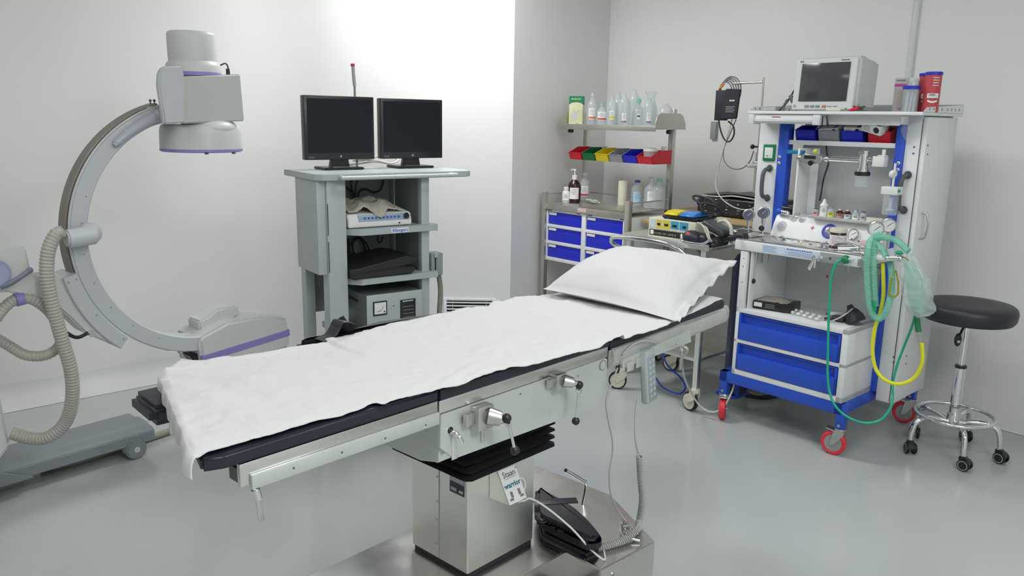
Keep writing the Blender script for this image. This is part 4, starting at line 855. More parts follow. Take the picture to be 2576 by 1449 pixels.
b = MB(clear('pinkish clear plastic', (0.95, 0.88, 0.88), 0.35, 0.15)); b.lathe([(0, 0), (0.036, 0), (0.044, 0.055), (0.044, 0.070), (0.0, 0.070)], n=32); b.build('tub', tbn)
b = MB(WHITEB); b.lathe([(0, 0.071), (0.046, 0.071), (0.046, 0.078), (0.036, 0.088), (0, 0.092)], n=32); b.build('lid', tbn)
b = MB(WHITEB); b.box(-0.015, 0.015, -0.01, 0.01, 0, 0.10, 0.002); o = b.build('small_box', None, K.w(bx[5] + 0.035, 0.33, 1.2535), K.rz); tag(o, 'small white carton behind the clear tub in the right red bin', 'box')

# bottles
def bottle(name, label, loc, prof, mb, cap=None, capm=None, lab=None, labm=LABELW, rz=0.0, sx=1.0, sy=1.0, cat='bottle', group=None, extra=None, liquid=None):
    """prof: list of (r,z); cap: (r, z0, z1) ; lab: (z0, z1, r, half angle deg)"""
    t = thing(name, label, cat, loc, rz, group)
    b = MB(mb); b.lathe([(0, 0)] + prof, n=28, sx=sx, sy=sy); b.build('body', t)
    if liquid: b = MB(liquid[1]); b.lathe([(0, 0.003)] + [(max(0, r - 0.0025), max(0.003, z)) for r, z in prof if z <= liquid[0]] + [(max(0.001, [r for r, z in prof if z <= liquid[0]][-1] - 0.0025), liquid[0]), (0, liquid[0])], n=28, sx=sx, sy=sy); b.build('liquid', t)
    if cap: b = MB(capm); b.lathe([(0, cap[1]), (cap[0], cap[1]), (cap[0], cap[2] - 0.002), (cap[0] * 0.85, cap[2]), (0, cap[2])], n=24); b.build('cap', t)
    if lab:
        b = MB(labm); z0, z1, r, ha = lab[:4]
        b.grid(lambda u, v: Vector((sx * r * math.sin(R_(-ha + 2 * ha * u)), -sy * r * math.cos(R_(-ha + 2 * ha * u)), z0 + (z1 - z0) * v)), 14, 1)
        if len(lab) > 4:
            b.m(lab[4]); zz0, zz1 = lab[5], lab[6]
            b.grid(lambda u, v: Vector((sx * (r + 0.0006) * math.sin(R_(-ha + 2 * ha * u)), -sy * (r + 0.0006) * math.cos(R_(-ha + 2 * ha * u)), zz0 + (zz1 - zz0) * v)), 14, 1)
        b.m(INK)
        for k in range(4):
            zz = z1 - (z1 - z0) * (0.18 + 0.13 * k); hh = ha * (0.5 + 0.25 * ((k * 7) % 3) / 2)
            b.grid(lambda u, v: Vector((sx * (r + 0.0006) * math.sin(R_(-hh + 1.6 * hh * u)), -sy * (r + 0.0006) * math.cos(R_(-hh + 1.6 * hh * u)), zz + 0.0012 * v)), 8, 1)
        b.build('label', t)
    if extra: extra(t)
    return t
VIEWK = K.rz + R_(42)       # turned so labels face the room
SAL = [(0.036, 0.0), (0.040, 0.006), (0.040, 0.120), (0.036, 0.138), (0.022, 0.158), (0.013, 0.170), (0.012, 0.182), (0.016, 0.184), (0.015, 0.196), (0.007, 0.206), (0, 0.208)]
WID = [(0.040, 0.0), (0.046, 0.008), (0.046, 0.150), (0.038, 0.185), (0.022, 0.205), (0.016, 0.215), (0.014, 0.235), (0, 0.238)]
def sc(prof, s, sz=None): return [(r * s, z * (sz or s)) for r, z in prof]
def kz(px, py=322, ly=0.27, z=1.461): q = K.Y(px, py, ly); return K.w(q.x, ly, z)
ORANGE = mat('orange print', (0.70, 0.22, 0.06), 0.5); REDP = mat('red print', (0.62, 0.06, 0.05), 0.5); YEL = mat('yellow print', (0.65, 0.65, 0.03), 0.5); VIO = mat('violet print', (0.22, 0.16, 0.42), 0.5)
gz = 'clear bottles on the top shelf of the rack'
CLR2 = clear('bottle plastic', (0.90, 0.93, 0.94), 0.34, 0.08, (0.72, 0.76, 0.78))
bottle('saline_bottle', 'clear pointed bottle with an orange banded label beside the green carton', kz(1488, ly=0.22), sc(SAL, 0.92, 1.02), CLR2, lab=(0.045, 0.115, 0.0378, 35, ORANGE, 0.050, 0.062), rz=VIEWK, group=gz)
bottle('saline_bottle', 'clear bottle with pale green cap and red banded label on the top shelf', kz(1513, ly=0.19), sc(SAL, 0.90, 0.70), CLR2, cap=(0.012, 0.128, 0.150), capm=CLEARG, lab=(0.040, 0.092, 0.0370, 42, REDP, 0.044, 0.054), rz=VIEWK, group=gz)
bottle('saline_bottle', 'clear bottle with a yellow marked label on the top shelf', kz(1538, ly=0.22), sc(WID, 0.82, 0.78), CLR2, lab=(0.045, 0.100, 0.0388, 22, YEL, 0.052, 0.066), rz=VIEWK, group=gz)
bottle('saline_bottle', 'clear bottle with a purple cornered label left of centre on the top shelf', kz(1568, ly=0.20), sc(WID, 0.84, 0.86), CLR2, lab=(0.028, 0.085, 0.0395, 20, VIO, 0.030, 0.040), rz=VIEWK, group=gz)
bottle('saline_bottle', 'tall plain clear bottle standing behind the others on the top shelf', kz(1552, ly=0.33), sc(WID, 0.84, 0.90), CLR2, rz=VIEWK, group=gz)
bottle('saline_bottle', 'tall clear bottle farther back behind the purple label bottle', kz(1592, ly=0.34), sc(WID, 0.84, 0.98), CLR2, rz=VIEWK, group=gz)
bottle('saline_bottle', 'clear bottle with a pale green cap and black dot on the top shelf', kz(1604, ly=0.28), sc(WID, 0.80, 0.60), CLR2, cap=(0.014, 0.145, 0.172), capm=CLEARG, lab=(0.05, 0.085, 0.0375, 12, INK, 0.064, 0.072), rz=VIEWK, group=gz)
bottle('saline_bottle', 'clear bottle with a violet cornered label at the right of the top shelf', kz(1630, ly=0.26), sc(WID, 0.80, 0.75), CLR2, lab=(0.028, 0.090, 0.0375, 20, VIO, 0.030, 0.040), rz=VIEWK, group=gz)
bottle('saline_bottle', 'clear wide mouthed jug standing behind the violet label bottle', kz(1634, ly=0.36), [(0.040, 0.0), (0.044, 0.01), (0.040, 0.12), (0.026, 0.16), (0.024, 0.19), (0.040, 0.215), (0.041, 0.217)], CLR2, rz=VIEWK, group=gz)
bottle('saline_bottle', 'short round clear flask at the right end of the top shelf', kz(1672, ly=0.30), [(0.040, 0.0), (0.050, 0.02), (0.052, 0.07), (0.046, 0.105), (0.030, 0.125), (0.018, 0.135), (0.018, 0.142), (0, 0.144)], CLR2, rz=VIEWK, group=gz)
# green and yellow carton
ct = thing('glove_carton', 'tall pale yellow and green carton at the left end of the top shelf', 'carton', kz(1449, ly=0.24), K.rz + R_(34))
b = MB(mat('carton yellow', (0.66, 0.66, 0.42), 0.5, var=0.12, vscale=18)); b.box(-0.045, 0.045, -0.028, 0.028, 0, 0.188, 0.001); b.build('box', ct)
b = MB(mat('carton green', (0.01, 0.20, 0.12), 0.5)); b.prism([(-0.0456, 0.137), (-0.03, 0.148), (0, 0.153), (0.03, 0.148), (0.0456, 0.137), (0.0456, 0.190), (-0.0456, 0.190)], -0.0288, -0.0281, 'y'); b.box(-0.0456, 0.0456, -0.0281, 0.0286, 0.1881, 0.1895); b.box(0.0451, 0.0459, -0.028, 0.028, 0.135, 0.1885); b.m(mat('lime ink', (0.55, 0.62, 0.1), 0.5)); b.marks(XZ(0, -0.0289, 0.172), 0.062, 0.010, 6); b.build('printed_top', ct)
b = MB(mat('grey ink', (0.2, 0.2, 0.2), 0.6)); b.tube([(-0.01, -0.0285, 0.11), (-0.014, -0.0285, 0.095), (0.0, -0.0285, 0.09), (0.014, -0.0285, 0.093), (0.02, -0.0285, 0.105)], 0.0005, n=4); b.marks(XZ(0.012, -0.0282, 0.016), 0.026, 0.006, 4); b.m(mat('lilac print', (0.55, 0.53, 0.60), 0.5)).box(-0.026, 0.008, -0.0284, -0.028, 0.045, 0.082); b.build('print', ct)
# things on the worktop  (z 0.948)
def kw(px, py, z=0.974):
    q = K.Z(px, py, z)
    if q.y > 0.34: q = K.Y(px, py, 0.34)
    return K.w(q.x, q.y, z)
bottle('pill_bottle', 'small white bottle with a framed label at the front left of the rack worktop', kw(1424, 509), [(0.024, 0), (0.027, 0.004), (0.027, 0.062), (0.022, 0.072), (0.014, 0.078), (0, 0.078)], WHITEB, cap=(0.017, 0.078, 0.100), capm=WHITEB, lab=(0.012, 0.058, 0.0275, 42, mat('teal frame', (0.03, 0.18, 0.15), 0.5), 0.010, 0.013), rz=VIEWK)
def pump(t):
    b = MB(WHITEB); b.cyl((0, 0, 0.172), (0, 0, 0.205), 0.005, n=12); b.cyl((0, 0, 0.205), (0, 0, 0.216), 0.010, 0.008, n=16); b.tube([(0, 0, 0.212), (-0.015, -0.004, 0.213), (-0.026, -0.008, 0.207)], 0.0035, n=8); b.build('pump', t)
bottle('pump_bottle', 'brown antiseptic bottle with a white pump on the rack worktop', kw(1444, 509), [(0.037, 0), (0.042, 0.006), (0.042, 0.105), (0.036, 0.128), (0.017, 0.146), (0.015, 0.152), (0, 0.152)], mat('brown plastic', (0.035, 0.010, 0.012), 0.25, var=0.05), cap=(0.0175, 0.148, 0.176), capm=WHITEB, lab=(0.025, 0.098, 0.0427, 42), rz=VIEWK, extra=pump)
bottle('spirit_bottle', 'clear bottle with a white and red label behind the brown pump bottle', kw(1470, 503), [(0.030, 0), (0.033, 0.005), (0.033, 0.115), (0.028, 0.135), (0.014, 0.155), (0.013, 0.165), (0, 0.165)], CLEARB, cap=(0.0155, 0.163, 0.188), capm=WHITEB, lab=(0.030, 0.100, 0.0335, 45, REDP, 0.034, 0.046), rz=VIEWK)
b = MB(LABELW)
for k in range(7):
    a = k * 1.3; b.m((LABELW, mat('teal wrapper', (0.35, 0.55, 0.55), 0.5), CREAM, LABELW)[k % 4])
    cx_, cy_ = -0.05 + 0.022 * k, 0.012 * math.sin(k * 2.1)
    b.grid(lambda u, v: Vector((cx_, cy_, 0.010)) + Matrix.Rotation(a, 3, 'Z') @ Vector(((u - .5) * 0.055, (v - .5) * 0.026, 0.010 * noise.noise(Vector((u * 4 + k, v * 3, k))) + 0.004 * (k % 3))), 8, 6)
o = b.build('crumpled_wrappers', None, kw(1486, 509, 0.977), K.rz - 0.5, ang=30, solid=0.0008); o['kind'] = 'stuff'; tag(o, 'heap of crumpled white and teal wrappers on the rack worktop', 'wrappers')
b = MB(mat('cotton roll', (0.68, 0.65, 0.52), 0.9, bump=0.4, bscale=200)); b.lathe([(0, 0), (0.028, 0), (0.0295, 0.004), (0.030, 0.15), (0.027, 0.156), (0.008, 0.157), (0, 0.150)], n=32); o = b.build('cotton_roll', None, kw(1565, 516), K.rz); tag(o, 'cream paper cotton roll standing at the front right of the worktop', 'roll')
bottle('solution_bottle', 'clear glass bottle with a blue cap and light blue label on the worktop', kw(1601, 514), [(0.034, 0), (0.038, 0.006), (0.038, 0.105), (0.030, 0.128), (0.014, 0.142), (0.014, 0.152), (0, 0.152)], clear('glass grey green', (0.85, 0.88, 0.86), 0.25, 0.05), cap=(0.017, 0.150, 0.165), capm=mat('cap blue', (0.03, 0.07, 0.35), 0.35), lab=(0.018, 0.095, 0.0387, 38), labm=mat('sky label', (0.38, 0.60, 0.74), 0.5), rz=VIEWK)
b = MB(mat('masking tape', (0.65, 0.62, 0.50), 0.6)); b.tube([(-0.03, -0.01, 0), (0.02, -0.012, 0.0), (0.085, -0.03, 0.006)], 0.003, n=6); b.bm.free()
bottle('saline_bottle', 'clear plastic bottle with a pointed cap at the right of the worktop', kw(1636, 524), sc(SAL, 1.12, 0.92), CLR2, lab=(0.045, 0.108, 0.0455, 34), rz=VIEWK, group='clear plastic bottles on the worktop')
bottle('saline_bottle', 'clear bottle with a green cap behind the right guard rod', kw(1655, 520), sc(SAL, 1.10, 0.90), CLR2, cap=(0.017, 0.165, 0.188), capm=CLEARG, rz=VIEWK, group='clear plastic bottles on the worktop')

# ================================================================ trolley with the electrosurgical unit
Q_ = Fr((0.622, 4.355), 137)
tr = thing('instrument_trolley', 'low stainless trolley with a bent tube handle and cream castors', 'trolley', Q_.w(0, 0), Q_.rz)
for (x, y) in ((0.035, 0.0), (0.515, 0.0), (0.035, 0.50), (0.515, 0.50)):
    b = MB(STEEL); b.box(x - 0.014, x + 0.014, y - 0.014, y + 0.014, 0.12, 0.885, 0.002); b.build('leg', tr)
b = MB(STEEL); b.box(0.0, 0.55, -0.02, 0.55, 0.868, 0.885, 0.002); b.box(0.0, 0.55, -0.022, -0.018, 0.868, 0.900); b.box(0.0, 0.004, -0.02, 0.55, 0.868, 0.900); b.build('tray', tr)
b = MB(STEEL); b.box(0.035, 0.515, 0.0, 0.50, 0.275, 0.292, 0.002); b.build('lower_shelf', tr)
b = MB(CHROME); b.tube([(-0.02, 0.02, 0.805), (-0.045, -0.01, 0.815), (-0.052, -0.05, 0.84), (-0.03, -0.075, 0.872), (0.03, -0.078, 0.882), (0.18, -0.075, 0.888), (0.30, -0.07, 0.885), (0.38, -0.06, 0.868), (0.44, -0.04, 0.83), (0.485, -0.015, 0.79), (0.505, 0.0, 0.76)], 0.0125, n=16); b.build('handle', tr)
def cast(x, y, rz):
    c = MB(CREAM); Mx = Matrix.Translation((x, y, 0)) @ Matrix.Rotation(rz, 4, 'Z')
    c.cyl((0, 0, 0.105), (0, 0, 0.128), 0.026, n=24, bev=0.003) if False else None
    c.M = Mx
    c.cyl((0, 0, 0.108), (0, 0, 0.130), 0.024, n=24, bev=0.003)
    c.prism([(-0.024, 0.112), (0.018, 0.112), (0.010, 0.070), (-0.035, 0.040), (-0.050, 0.050), (-0.035, 0.085)], -0.021, -0.014, 'y', 0.002); c.prism([(-0.024, 0.112), (0.018, 0.112), (0.010, 0.070), (-0.035, 0.040), (-0.050, 0.050), (-0.035, 0.085)], 0.014, 0.021, 'y', 0.002)
    f = c.build('caster', tr)
    d = MB(RUBBER); d.M = Mx; d.cyl((-0.034, -0.012, 0.052), (-0.034, 0.012, 0.052), 0.0515, n=40, bev=0.004); d.m(CREAM).cyl((-0.034, -0.0135, 0.052), (-0.034, 0.0135, 0.052), 0.042, n=36).cyl((-0.034, -0.023, 0.052), (-0.034, 0.023, 0.052), 0.010, n=16); d.build('wheel', f)
cast(0.515, 0.0, R_(-12)); cast(0.035, 0.0, R_(35)); cast(0.035, 0.50, R_(10)); cast(0.515, 0.50, R_(-5))
# electrosurgical unit
es = thing('electrosurgical_unit', 'cream electrosurgical unit with yellow and blue front panels on the trolley', 'medical device', Q_.w(0, 0), Q_.rz)
b = MB(CREAM); b.box(0.115, 0.415, 0.05, 0.38, 0.8875, 0.992, 0.003); b.build('case', es)
def fp(name, m, x0, x1, z0, z1, d=0.001): b = MB(m); b.box(x0, x1, 0.0495 - d, 0.0499, z0, z1); return b.build(name, es)
YP = mat('panel yellow', (0.62, 0.55, 0.08), 0.45); BP = mat('panel blue', (0.05, 0.33, 0.52), 0.45)
fp('label', mat('pale blue label', (0.58, 0.66, 0.70), 0.5), 0.122, 0.160, 0.94, 0.985)
for x0, x1, m_, (d0, d1) in ((0.168, 0.200, YP, (0.174, 0.194)), (0.208, 0.256, YP, (0.221, 0.245)), (0.262, 0.312, BP, (0.272, 0.300)), (0.318, 0.370, BP, (0.338, 0.358))):
    o = fp('display_panel', m_, x0, x1, 0.935 if m_ is YP else 0.945, 0.986, 0.001)
    b = MB(BLACKP); b.box(d0, d1, 0.047, 0.0484, 0.955, 0.967); b.build('display', o)
fp('socket_strip', BLACKP, 0.125, 0.405, 0.898, 0.930, 0.0012)
b = MB(LABELW); b.box(0.132, 0.153, 0.046, 0.0482, 0.903, 0.926, 0.001); b.build('switch', es)
for k, x in enumerate((0.163, 0.177, 0.191, 0.201, 0.220, 0.232, 0.253, 0.266, 0.280, 0.296)):
    b = MB(ZINC); b.cyl((x, 0.0485, 0.912), (x, 0.0455, 0.912), 0.0052, n=16); b.m(BLACKP).cyl((x, 0.0455, 0.912), (x, 0.0452, 0.912), 0.003, n=12); b.build('socket', es)
for x in (0.268, 0.281, 0.294, 0.322, 0.335):
    b = MB(mat('button pale', (0.60, 0.72, 0.78), 0.4)); b.cyl((x, 0.0485, 0.938), (x, 0.047, 0.938), 0.0045, n=14); b.build('button', es)
# foot pedal
fpd = thing('foot_pedal', 'black double foot pedal with a yellow and a blue plate on the cream unit', 'foot pedal', Q_.w(0, 0), Q_.rz)
b = MB(BLACKP); b.box(0.195, 0.415, 0.06, 0.22, 0.998, 1.010, 0.003); b.m(GREYD).box(0.20, 0.41, 0.19, 0.25, 0.998, 1.030, 0.004)
for x in (0.205, 0.40): b.m(RUBBER).cyl((x, 0.075, 0.9925), (x, 0.075, 1.0), 0.008, n=12)
b.build('base', fpd)
for x0, x1, m_ in ((0.200, 0.288, mat('pedal yellow', (0.75, 0.60, 0.01), 0.25, var=0.02)), (0.298, 0.392, mat('pedal blue', (0.02, 0.20, 0.62), 0.22, var=0.02))):
    b = MB(m_); b.prism([(0.062, 1.013), (0.064, 1.022), (0.10, 1.034), (0.165, 1.038), (0.185, 1.030), (0.185, 1.013)], x0, x1, 'x', 0.004, 3); b.build('pedal', fpd)
qq = Q_
def qp(px, py, y): q = Q_.Y(px, py, y); return (q.x, y, q.z)
cable('black foot pedal cable looped in a bundle right of the pedals', [qp(1762, 512, .16), qp(1745, 500, .2), qp(1750, 492, .22), qp(1790, 503, .2), qp(1800, 530, .18), qp(1770, 535, .12), qp(1765, 512, .12), qp(1800, 518, .16), qp(1815, 540, .2), qp(1780, 540, .22), qp(1755, 505, .2), qp(1790, 498, .25), qp(1808, 533, .25)], 0.0065, Q_)
# black bag with straps and arm support beside the trolley
bg = thing('electrode_bag', 'black padded straps and pouch with cream tubes heaped right of the cream unit', 'bag', Q_.w(0, 0), Q_.rz)
b = MB(LEATHER2); b.box(0.400, 0.53, -0.02, 0.08, 0.890, 0.945, 0.02, 4, M=None); b.sph((0.44, -0.01, 0.925), 0.045, sx=1.2, sy=1.0, sz=0.8); b.build('pouch', bg)
b = MB(mat('grey pouch', (0.05, 0.055, 0.06), 0.35, bump=0.1)); b.box(-0.07, 0.07, -0.05, 0.05, -0.02, 0.02, 0.016, 4, M=Matrix.Translation((0.525, 0.08, 0.975)) @ Matrix.Rotation(R_(20), 4, 'Y')); b.build('flap', bg)
b = MB(LEATHER2); b.box(-0.10, 0.10, -0.04, 0.04, -0.015, 0.015, 0.010, 3, M=Matrix.Translation((0.60, 0.09, 0.93)) @ Matrix.Rotation(R_(-14), 4, 'Y')); b.box(0.44, 0.58, 0.0, 0.12, 0.888, 0.93, 0.015, 3); b.build('padding', bg)
b = MB(mat('cream tube', (0.55, 0.54, 0.44), 0.5))
b.tube([qp(1762, 565, 0.0), qp(1778, 575, -0.03), qp(1785, 600, -0.04), qp(1790, 608, -0.03)], 0.005, n=8); b.tube([qp(1755, 560, 0.02), qp(1768, 568, -0.03), qp(1780, 595, -0.045), qp(1783, 606, -0.03)], 0.004, n=8)
b.tube([qp(1808, 558, 0.05), qp(1825, 556, 0.02), qp(1838, 570, 0.0), qp(1840, 590, 0.0)], 0.009, n=10); b.build('tube', bg)
b = MB(mat('bright red', (0.75, 0.06, 0.04), 0.5)); q = qp(1730, 590, -0.04); b.sph(q, 0.014, sy=0.6); b.build('tip', bg)
b = MB(CHROME); b.tube([qp(1714, 590, -0.06), qp(1716, 604, -0.07), qp(1725, 609, -0.075), qp(1765, 614, -0.08), qp(1785, 605, -0.08)], 0.007, n=12); b.build('wire_loop', bg)
b = MB(BLACKP); q = qp(1795, 617, -0.03); b.sph(q, 0.012); b.cyl(q, (q[0], q[1], q[2] + 0.02), 0.006, n=10); b.build('knob', bg)
# blue hose and white cable near the castor
def fz(px, py, z): q = Q_.Z(px, py, z); return (q.x, q.y, z)
cable('bright blue tube sagging to the floor beside the trolley castor', [(fz(1662, 880, 0.34)), fz(1680, 920, 0.20), fz(1712, 950, 0.10), fz(1724, 975, 0.05), fz(1712, 990, 0.03), fz(1690, 986, 0.03), fz(1665, 972, 0.03), fz(1644, 945, 0.04), fz(1610, 930, 0.04)], 0.005, Q_, mat('blue tube', (0.02, 0.08, 0.60), 0.35), 'tube', 'tube')
cable('white cable drooping from the table rail past the castor to the red wheel', [T.l(T.w(1.66, -0.03, 0.76)) * 0 + Q_.l(T.w(1.655, -0.035, 0.765)), Q_.l(T.w(1.70, -0.03, 0.74)), fz(1716, 905, 0.42), fz(1722, 950, 0.25), fz(1740, 990, 0.13), fz(1760, 1020, 0.06), fz(1785, 1036, 0.04), fz(1810, 1032, 0.06), fz(1828, 1012, 0.10), fz(1843, 980, 0.16), fz(1848, 955, 0.21)], 0.005, Q_, mat('white cable', (0.55, 0.55, 0.50), 0.5), 'cable', 'cable')
cable('blue tube running beneath the head rail of the table', [Q_.l(T.w(1.74, 0.05, 0.745)), Q_.l(T.w(1.82, 0.06, 0.742)), Q_.l(T.w(1.92, 0.05, 0.757)), Q_.l(T.w(1.97, 0.06, 0.785))], 0.0045, Q_, mat('blue tube', (0.02, 0.08, 0.60), 0.35), 'tube', 'tube')
# steel step / box behind the trolley legs on the floor
bs = thing('steel_bin', 'low stainless steel box on the floor behind the trolley', 'box', Q_.w(0.50, 0.62), Q_.rz)
b = MB(RACKM); b.box(-0.16, 0.14, 0.0, 0.25, 0.02, 0.42, 0.003); b.build('body', bs); b = MB(RUBBER); b.box(-0.165, 0.145, -0.004, 0.254, 0.0, 0.03); b.build('foot', bs)

# ================================================================ wooden wall shelf with the black printer
ws = thing('wooden_shelf', 'pale wooden shelf on brackets against the right wall behind the trolley', 'shelf', W.w(0, 0), W.rz)
b = MB(WOOD); c0 = W.Y(1812, 531, -0.40)
b.prism([(-1.86, -0.001), (-1.86, -0.30), (-1.80, -0.36), (-1.45, -0.41), (-1.0, -0.41), (-0.98, -0.001)], 0.925, 0.955, 'z', 0.003); b.build('board', ws)
for x in (-1.75, -1.15):
    b = MB(GREYM); b.prism([(-0.001, 0.924), (-0.35, 0.924), (-0.33, 0.90), (-0.02, 0.62), (-0.001, 0.62)], x - 0.01, x + 0.01, 'x'); b.build('bracket', ws)
b = MB(WOOD); q0 = K.X(1612, 541, 0.700); b.box(0.700, 0.716, 0.04, 0.42, 0.88, 0.945, 0.001); b.bm.free()
b = MB(WOOD); b.box(0.600, 0.730, -0.02 + 0.06, 0.36, 0.900, 0.918, 0.002); b.bm.free()
qa = K.Z(1612, 541, 0.915); qb = K.Z(1660, 531, 0.915)
b = MB(WOOD); b.box(qa.x - 0.11, qa.x, qa.y, qa.y + 0.32, 0.888, 0.916, 0.002)
o = b.build('wooden_board', None, K.w(0, 0), K.rz); 
bpy.data.objects.remove(o)
b = MB(WOOD); b.box(-0.05, 0.06, -0.15, 0.17, 0.0, 0.022, 0.002); o = b.build('wooden_board', None, K.w(0.742, 0.26, 0.912), K.rz); tag(o, 'short pale wooden board sticking out right of the rack worktop', 'board')
b = MB(RACKM); 
for y in (-0.10, 0.12): b.box(-0.045, 0.02, y - 0.01, y + 0.01, -0.022, -0.001)
o2 = b.build('bracket', o)
pr = thing('video_printer', 'black electronic unit with rows of buttons on the wooden wall shelf', 'medical device', W.w(0, 0), W.rz)
x0 = W.Y(1795, 500, -0.36).x; 
b = MB(BLACKP); b.box(-1.60, -1.12, -0.36, -0.05, 0.960, 1.065, 0.012, 3); b.build('case', pr)
for i in range(5):
    for j in range(5):
        b = MB((GREYM, GREYD, LABELW, GREYD, GREYM)[(i * 3 + j) % 5]); x = -1.55 + i * 0.075; z = 0.980 + j * 0.018; b.box(x, x + (0.022 if (i + j) % 4 == 0 else 0.010), -0.3625, -0.3595, z, z + 0.005, 0.0005); b.build('button', pr)
b = MB(mat('dark film', (0.02, 0.02, 0.02), 0.4))
b.bm.free()
for k, (lab, dz, m_) in enumerate((('stack of pale pink paper sheets on the black unit', 0.0, mat('pink paper', (0.62, 0.54, 0.56), 0.6)), ('dark x-ray film lying on top of the pink paper sheets', 0.012, mat('dark film', (0.02, 0.02, 0.02), 0.4)))):
    b = MB(m_); b.grid(lambda u, v: Vector((-1.59 + 0.40 * u + (0.02 if k else 0), -0.35 + 0.27 * v, 1.068 + dz + 0.014 * max(0, math.sin(u * 3.1 - 0.3)) ** 2 + 0.004 * noise.noise(Vector((u * 4, v * 4, k))))), 24, 10)
    o = b.build('paper_stack' if not k else 'film_sheet', None, W.w(0, 0), W.rz, ang=60, solid=0.008 if not k else 0.001); tag(o, lab, 'papers')

# ================================================================ blood pressure cuff on its stand arm, switch on the wall
sw = thing('wall_socket', 'small white electrical box on the wall below the blood pressure cuff', 'socket', W.w(0, 0), W.rz)
q = W.Y(1800, 328, 0); b = MB(GREYM); b.box(q.x - 0.02, q.x + 0.02, -0.03, -0.001, q.z - 0.055, q.z + 0.055, 0.004); b.build('plate', sw)
# ================================================================ anaesthesia workstation
A = Fr(atz(1826, 990, 0.14), 138)
aw = thing('anaesthesia_workstation', 'white and blue anaesthesia trolley on red wheels by the right wall', 'medical trolley', A.w(0, 0), A.rz)
# blue chassis
b = MB(BLUE)
b.box(-0.045, 0.607, 0.0, 0.04, 0.200, 0.255, 0.002); b.box(0.567, 0.607, 0.0, 0.74, 0.200, 0.255, 0.002); b.box(-0.045, -0.005, 0.0, 0.74, 0.200, 0.255, 0.002); b.box(-0.045, 0.607, 0.70, 0.74, 0.200, 0.255, 0.002)
b.build('chassis', aw)
WH = [(-0.022, 0.020), (0.600, 0.020), (0.640, 0.700), (-0.022, 0.700)]
for i, (x, y) in enumerate(WH):
    b = MB(BLUE); b.box(x - 0.020, x + 0.020, y - 0.020, y + 0.020, 0.133, 0.254, 0.002); b.m(ZINC).cyl((x, y - 0.0195, 0.150), (x, y - 0.0225, 0.150), 0.007, n=14); b.build('leg', aw)
def castor(x, y, rz):
    Mx = Matrix.Translation((x, y, 0)) @ Matrix.Rotation(rz, 4, 'Z')
    c = MB(ZINC); c.M = Mx
    c.cyl((0, 0, 0.123), (0, 0, 0.1335), 0.027, n=28, bev=0.002)
    for s_ in (-1, 1): c.prism([(-0.022, 0.124), (0.026, 0.124), (0.020, 0.105), (-0.018, 0.050), (-0.034, 0.045), (-0.036, 0.056), (-0.028, 0.10)], s_ * 0.020 - 0.0012, s_ * 0.020 + 0.0012, 'y')
    c.box(-0.022, 0.026, -0.021, 0.021, 0.120, 0.124); c.m(ZINC).prism([(-0.02, 0.122), (-0.062, 0.128), (-0.064, 0.124), (-0.02, 0.112)], -0.018, 0.018, 'y', 0.001)
    f = c.build('caster', aw)
    d = MB(REDW); d.M = Mx
    d.lathe([(0.040, -0.013), (0.050, -0.016), (0.056, -0.011), (0.0575, 0), (0.056, 0.011), (0.050, 0.016), (0.040, 0.013)], (-0.024, 0, 0.0578), Matrix.Rotation(R_(90), 4, 'X'), n=44)
    d.m(GREYM).cyl((-0.024, -0.0125, 0.0578), (-0.024, 0.0125, 0.0578), 0.0435, n=40).m(ZINC).cyl((-0.024, -0.024, 0.0578), (-0.024, 0.024, 0.0578), 0.006, n=14)
    d.build('wheel', f)
castor(*WH[0], R_(118)); castor(*WH[1], R_(8)); castor(*WH[2], R_(16)); castor(*WH[3], R_(60))
# lower cabinet with two blue drawers
b = MB(WHITEP)
b.box(0.022, 0.600, 0.012, 0.36, 0.256, 0.270); b.box(0.022, 0.600, 0.0, 0.36, 0.578, 0.600, 0.002); b.box(0.022, 0.042, 0.0, 0.36, 0.256, 0.600, 0.002); b.box(0.570, 0.600, 0.0, 0.36, 0.256, 0.600, 0.002); b.box(0.022, 0.600, 0.0, 0.36, 0.422, 0.441, 0.002); b.box(0.022, 0.600, 0.0, 0.36, 0.256, 0.284, 0.002); b.box(0.022, 0.600, 0.33, 0.36, 0.256, 0.600)
b.build('cabinet', aw)
for z0, z1 in ((0.442, 0.576), (0.286, 0.420)):
    b = MB(BLUE); x0, x1 = 0.044, 0.566
    b.box(x0, x1, 0.020, 0.026, z0, z1); b.box(x0, x1, -0.004, 0.024, z0, z1 - 0.052, 0.003); b.box(x0, x0 + 0.010, -0.004, 0.024, z0, z1 - 0.004, 0.002); b.box(x1 - 0.010, x1, -0.004, 0.024, z0, z1 - 0.004, 0.002); b.box(x0, x1, 0.006, 0.024, z1 - 0.010, z1 - 0.002, 0.002)
    b.build('drawer', aw)
